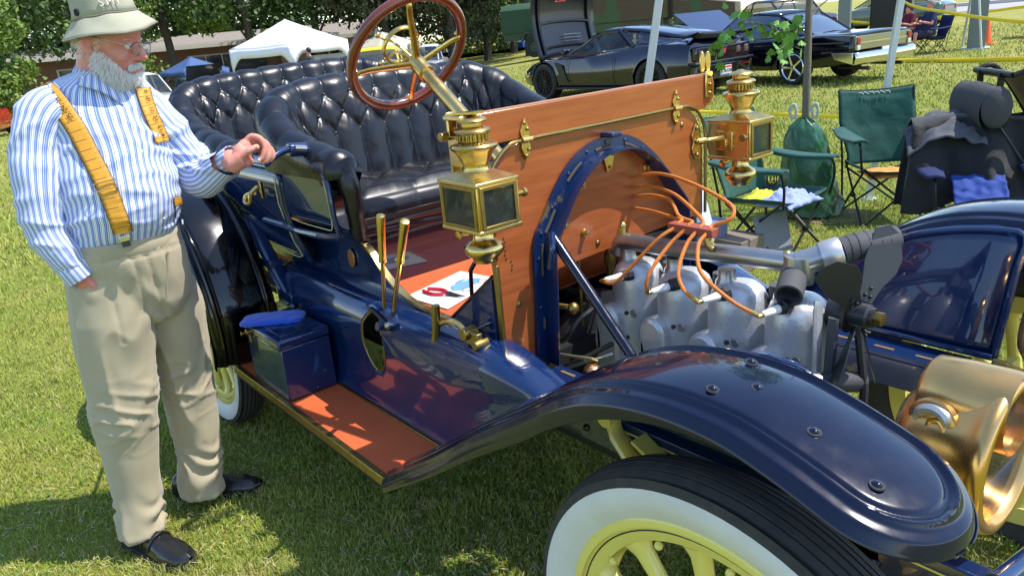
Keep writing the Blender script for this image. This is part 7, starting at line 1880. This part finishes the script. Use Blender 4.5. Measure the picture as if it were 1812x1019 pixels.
camp_chair('dark folding chair in which the man in navy sits beyond the classic car', (-7.70, 20.8, 0), math.radians(232), bluec, 'distant folding chairs')
camp_chair('dark folding chair in which the woman in maroon sits', (-8.30, 20.9, 0), math.radians(240), bluec, 'distant folding chairs')
J3 = dict(head=(.02, 0, 1.66), neck=(0, 0, 1.50), chest=(0, 0, 1.30), hip=(0, 0, .96), shl=(0, .2, 1.44), shr=(0, -.2, 1.44), ell=(.12, .26, 1.2), wrl=(.34, .18, 1.25), elr=(.12, -.26, 1.2), wrr=(.36, -.15, 1.24), hpl=(0, .1, .95), hpr=(0, -.1, .95), knl=(.02, .12, .5), knr=(.02, -.12, .5), anl=(0, .12, .1), anr=(0, -.12, .1))
figure('man in dark shirt standing beneath the white canopy holding something', (-25.2, 11.0, gz(-25.2, 11.0)+.12), math.radians(220), J3, mat('charcoal tee shirt', (.03, .035, .045), .85), shc, blk)
# ================================================= posts, bins, cones
def column(label, x, y, w_, h, group=None):
    t = thing('utility_column', label, 'column', (x, y, 0), math.radians(20), group, local=True); m = mat('grey green column', (.17, .20, .19), .7)
    MB().box((-w_/2, -w_/2, 0), (w_/2, w_/2, h)).build('shaft', m, t, bev=.01); MB().box((-w_*.8, -w_*.8, 0), (w_*.8, w_*.8, .03)).build('base_plate', mat('pale base', (.5, .5, .5), .8), t)
    for z in (.9, 1.6): MB().box((-w_/2-.006, -w_/2-.006, z), (w_/2+.006, w_/2+.006, z+.03)).build('band', m, t)
column('wide grey green column standing on the lawn right of the seated couple', -7.0, 21.9, .42, 3.2, 'grey columns on the lawn')
column('narrow grey column behind the trunk lid of the classic car', -11.3, 22.9, .36, 3.2, 'grey columns on the lawn')
def cart(label, x, y, w_, rz):
    t = thing('wheeled_bin', label, 'bin', (x, y, 0), rz, 'black wheeled bins', local=True)
    MB().box((-w_/2, -.5, .18), (w_/2, .5, 1.6)).build('tub', blk, t, bev=.05); MB().box((-w_/2-.04, -.54, 1.6), (w_/2+.04, .54, 1.68)).build('lid', blk, t, bev=.02)
    for s in (-1, 1):
        w = MB().cyl((-w_/2+.2, s*.5, .22), (-w_/2+.2, s*.6, .22), .22, 20).build('wheel', tyre, t); MB().cyl((-w_/2+.2, s*.6, .22), (-w_/2+.2, s*.612, .22), .04, 10).build('hub', alu, w)
cart('black wheeled bin at the right edge behind the caution tape', -6.3, 26.6, 1.5, math.radians(20)); cart('black wheeled bin behind the heads of the seated couple', -10.6, 24.6, 1.2, math.radians(20))
coneo = mat('orange cone plastic', (.85, .12, .02), .5)
for lab, x, y in (('orange traffic cone beside the grey column', -7.35, 23.6), ('orange traffic cone partly behind the right bin', -6.75, 25.3), ('orange traffic cone low behind the classic car boot lid', -13.4, 26.3)):
    t = thing('traffic_cone', lab, 'traffic cone', (x, y, 0), 0, 'orange traffic cones', local=True)
    MB().lathe([(.15, 0), (.14, .03), (.03, .68), (.02, .72), (0, .72)], (0, 0, .02), (0, 0, 1), 20).build('cone_body', coneo, t); MB().cbox((0, 0, .012), (.38, .38, .024)).build('cone_base', coneo, t)
# ================================================= houses
brick = mat('brick wall', (.26, .13, .08), .9, var=(2, (.21, .10, .065), .3)); rooft = mat('shingle roof', (.30, .27, .24), .9, var=(3, (.22, .20, .18), .3)); trimw = mat('white trim', (.7, .68, .62), .6); winm = mat('window glass dark', (.02, .025, .03), .05, 0, 0, .8)
tan_ = mat('tan siding', (.42, .27, .18), .9)
def house(name, label, c, rz, L, Wd, H, rh, wall, roof, wins, z0=None, slats=False):
    z0 = gz(c[0], c[1]) if z0 is None else z0
    t = thing(name, label, 'house', (c[0], c[1], z0+(.55 if z0 < -.3 else 0)), rz, local=True)
    MB().box((-L/2, -Wd/2, -.3), (L/2, Wd/2, H)).build('wall', wall, t)
    ov = .5
    P0 = [(-L/2-ov, -Wd/2-ov, H-.1), (-L/2-ov, 0, H+rh), (-L/2-ov, Wd/2+ov, H-.1)]
    MB().prism([P0[0], P0[1], (P0[1][0], P0[1][1], P0[1][2]-.2), (P0[0][0], P0[0][1], P0[0][2]-.2)], (L+2*ov, 0, 0)).build('roof', roof, t, smooth=0)
    MB().prism([P0[2], P0[1], (P0[1][0], P0[1][1], P0[1][2]-.2), (P0[2][0], P0[2][1], P0[2][2]-.2)], (L+2*ov, 0, 0)).build('roof', roof, t, smooth=0)
    for s in (-1, 1): MB().prism([(s*L/2*.999, -Wd/2, H), (s*L/2*.999, 0, H+rh-.2), (s*L/2*.999, Wd/2, H)], (-s*.1, 0, 0)).build('gable', wall, t)
    MB().box((-L/2-ov, -Wd/2-ov-.05, H-.34), (L/2+ov, -Wd/2-ov-.002, H-.08)).build('fascia', trimw, t)
    if slats:
        n = int((L+2*ov)/1.1)
        for i in range(n):
            x = -L/2-ov+1.1*i+.4; MB().prism([(x, -Wd/2-ov-.02, H-.07), (x, -.05, H+rh+.02), (x, -.05, H+rh+.07), (x, -Wd/2-ov-.02, H-.02)], (.12, 0, 0)).build('roof_seam', trimw, t, smooth=0)
    for (x, z, w_, h, n) in wins:
        f_ = MB().box((x-w_/2-.08, -Wd/2-.06, z-.08), (x+w_/2+.08, -Wd/2-.004, z+h+.08)).build('window', trimw, t)
        for k in range(n):
            a = x-w_/2+w_*k/n; MB().box((a+.04, -Wd/2-.075, z), (a+w_/n-.04, -Wd/2-.062, z+h)).build('pane', winm, f_)
    return t
house('brick_house', 'low brick house with pale shingle roof behind the parked cars on the left', (-60.5, 18.6), math.radians(72), 23, 8, 3.1, .7, brick, rooft, [(-8.5, .6, 1.2, 1.5, 1), (-5.3, .7, .9, 1.3, 1), (1.0, .9, 3.4, 1.3, 3), (7.2, .2, 1.0, 2.0, 1), (9.2, .9, 1.4, 1.2, 2)])
house('tan_garage', 'tan garage partly hidden by the white canopy', (-56, 27.0), math.radians(68), 7, 6, 2.9, .8, tan_, rooft, [(0, .1, 3.2, 2.0, 4)])
house('red_roofed_house', 'small house with a red metal roof beyond the garden fence', (-66.5, 53.0), math.radians(45), 11, 6, 2.2, 1.7, mat('grey siding', (.33, .33, .34), .9), mat('red metal roof', (.55, .14, .09), .5), [(-2.6, .8, 1.4, 1.0, 2)], 0, True)
# garden fence and flower bed
fa = V(-57, 41.0, -.1); fb = V(-49, 48.5, 0)
ft = thing('garden_fence', 'grey picket fence in front of the red roofed house', 'fence', tuple(fa))
for i in range(40):
    p = fa.lerp(fb, i/39); MB().box((p.x-.05, p.y-.05, p.z), (p.x+.05, p.y+.05, p.z+1.25+.03*(i % 2))).build('picket', mat('grey siding', (.33, .33, .34), .9), ft)
for z in (.35, 1.0): MB().tube([fa+V(.08, -.08, z), fb+V(.08, -.08, z)], .04, 5).build('rail', mat('grey siding', (.33, .33, .34), .9), ft)
fr = random.Random(4); mb = MB(); mf = MB()
for i in range(900):
    p = (fa+V(1.0, -1.6, 0)).lerp(fb+V(-.5, -1.6, 0), fr.random())+V(fr.gauss(0, .45), fr.gauss(0, .45), fr.random()**1.5*1.0)
    s_ = .13; M = Matrix.Translation(p) @ Matrix.Rotation(fr.uniform(0, 6), 4, 'Z') @ Matrix.Rotation(fr.uniform(.4, 2.4), 4, 'X')
    (mf if i % 4 == 0 else mb).add([(-s_, -s_, 0), (s_, -s_, 0), (s_, s_, 0), (-s_, s_, 0)], [(0, 1, 2, 3)], M=M)
fl_ = mb.build('flower_bed', mat('bed foliage', (.10, .17, .04), .8), None, smooth=0); fl_['kind'] = 'stuff'
fq = mf.build('yellow_flowers', mat('flower heads', (.75, .60, .12), .8), None, smooth=0); fq['kind'] = 'stuff'
tb_ = tag(MB().box((-50.3, 42.0, 0), (-49.6, 42.7, .45)).build('blue_bin', mat('blue tub', (.03, .10, .55), .5), None, bev=.05), 'small blue tub by the flower bed near the fence', 'tub')
# ================================================= trees
lf = [mat('leaves fresh green', (.075, .14, .022), .6, var=(.8, (.12, .19, .03), .3)), mat('leaves deep green', (.035, .075, .018), .6, var=(.8, (.06, .11, .025), .3)), mat('leaves bronze green', (.075, .065, .035), .6, var=(.9, (.05, .08, .025), .25)), mat('leaves lime', (.16, .24, .03), .6, var=(.9, (.11, .18, .03), .3))]
trk = mat('tree bark', (.10, .085, .07), .9, var=(3, (.05, .045, .04), .3), bump=(8, .8, .05))
rt = random.Random(21); nrt = np.random.RandomState(9)
def big_tree(label, x, y, H, R, m, zc0=.35, trunk_r=.22, n=9000, size=.17, group='trees along the edge of the lawn', lean=0):
    z0 = gz(x, y); t = thing('tree', label, 'tree', (x, y, z0), 0, group, local=True)
    tp_ = bez([(0, 0, -.2), (.1*lean, .05, H*.2), (.3*lean, -.1, H*.45), (.2*lean, .1, H*.75)], 5)
    MB().tube(tp_, [trunk_r*(1.25-.9*i/len(tp_)) for i in range(len(tp_))], 10).build('trunk', trk, t)
    lobes = []
    for i in range(22):
        a = rt.uniform(0, 2*PI); h = rt.uniform(zc0, 1)*H; rr = R*(1-((h/H-.58)/.55)**2)**.5 if abs(h/H-.58) < .55 else R*.3
        q = V(math.cos(a)*rr*rt.uniform(.25, .8), math.sin(a)*rr*rt.uniform(.25, .8), h); lobes.append((q, rt.uniform(.26, .46)*R))
    for i in range(9):
        q = lobes[i][0]; s_ = tp_[min(len(tp_)-1, 5+i)]; MB().tube(bez([s_, s_.lerp(q, .5)+V(0, 0, .2), q], 4), [.09, .08, .07, .06, .05, .04, .03, .025, .02], 6).build('limb', trk, t)
    per = n//len(lobes); V_ = []
    for c, r in lobes:
        d = nrt.normal(size=(per, 3)); d /= np.linalg.norm(d, axis=1)[:, None]; rad = r*nrt.uniform(.35, 1.08, per)**.6
        V_.append(np.array(c)+d*rad[:, None]*np.array([1.15, 1.15, .8]))
    C_ = np.concatenate(V_); N = len(C_); u = nrt.normal(size=(N, 3)); u /= np.linalg.norm(u, axis=1)[:, None]; v = np.cross(u, nrt.normal(size=(N, 3))); v /= np.linalg.norm(v, axis=1)[:, None]
    s_ = size*nrt.uniform(.6, 1.4, N)[:, None]
    P4 = np.stack([C_-u*s_, C_-v*s_*.55, C_+u*s_, C_+v*s_*.55], 1).reshape(-1, 3)
    me = bpy.data.meshes.new('crown'); me.vertices.add(N*4); me.vertices.foreach_set('co', P4.ravel()); me.loops.add(N*4); me.loops.foreach_set('vertex_index', np.arange(N*4)); me.polygons.add(N)
    me.polygons.foreach_set('loop_start', np.arange(N)*4); me.polygons.foreach_set('loop_total', np.full(N, 4)); me.update(calc_edges=True); me.materials.append(m)
    o_ = bpy.data.objects.new('crown', me); COL.objects.link(o_); o_.parent = t; o_['kind'] = 'stuff'; return t
T = [('tall fresh green tree at the far left edge behind the man', -41, -4.0, 14, 5.5, 0), ('dense deep green tree behind the bearded man', -43, 3.0, 15, 5.5, 1), ('tall leafy tree just right of the hat', -46, 8.5, 15, 5.5, 1),
     ('bright lime green tree low beside the hat brim', -37, 7.4, 5.6, 2.1, 3), ('deep green tree above the white pickup', -50, 13.5, 15, 5.5, 0), ('tall dark tree left above the white canopy', -47, 17.5, 16, 5.8, 1),
     ('dark tree right above the white canopy peak', -49, 23.0, 16, 5.8, 1), ('bronze leaved tree left of the steering wheel', -44, 25.5, 14, 5.0, 2), ('bronze leaved tree inside the steering wheel ring', -42, 29.3, 13, 4.6, 2),
     ('deep green tree right behind the steering wheel', -44.5, 34.2, 14, 4.8, 1), ('fresh green tree above the red roof', -49, 40.5, 14, 5.0, 0), ('lime bush at the left edge behind the man', -33.5, 2.3, 4.6, 1.7, 3)]
for lab, x, y, H, R, k in T:
    big_tree(lab, x, y, H, R, lf[k], (.30 if x < -42.5 and y < 26 else .14) if H > 10 else .15, .26 if H > 10 else .07, 15000 if H > 10 else 6000, .16 if H > 10 else .09)
big_tree('large grey trunked tree standing beside the army trailer', -39.0, 33.9, 13, 4.6, lf[0], .48, .48, 9000, .17, lean=-1.5)
# second row closing the view
FAR = ['far tree at the left edge behind the man', 'far tree behind the lime bush and red car', 'far tree behind the bucket hat', 'far tree behind the brick house, left end', 'far tree behind the brick house, right end', 'far tree behind the peak of the white canopy',
       'far tree between the white canopy and steering wheel', 'far tree seen through the steering wheel', 'far tree behind the red roof', 'far tree behind the army trailer']
for i, (a, d) in enumerate(((178, 66), (172, 70), (166, 68), (160, 74), (154, 72), (149, 76), (144, 78), (139, 80), (134, 86), (128, 92))):
    x = 1.6+d*math.cos(math.radians(a)); y = -1.7+d*math.sin(math.radians(a))
    big_tree(FAR[i], x, y, 17, 7.5, lf[1 if i % 3 else 0], .05, .3, 9000, .30, 'far row of tall trees')
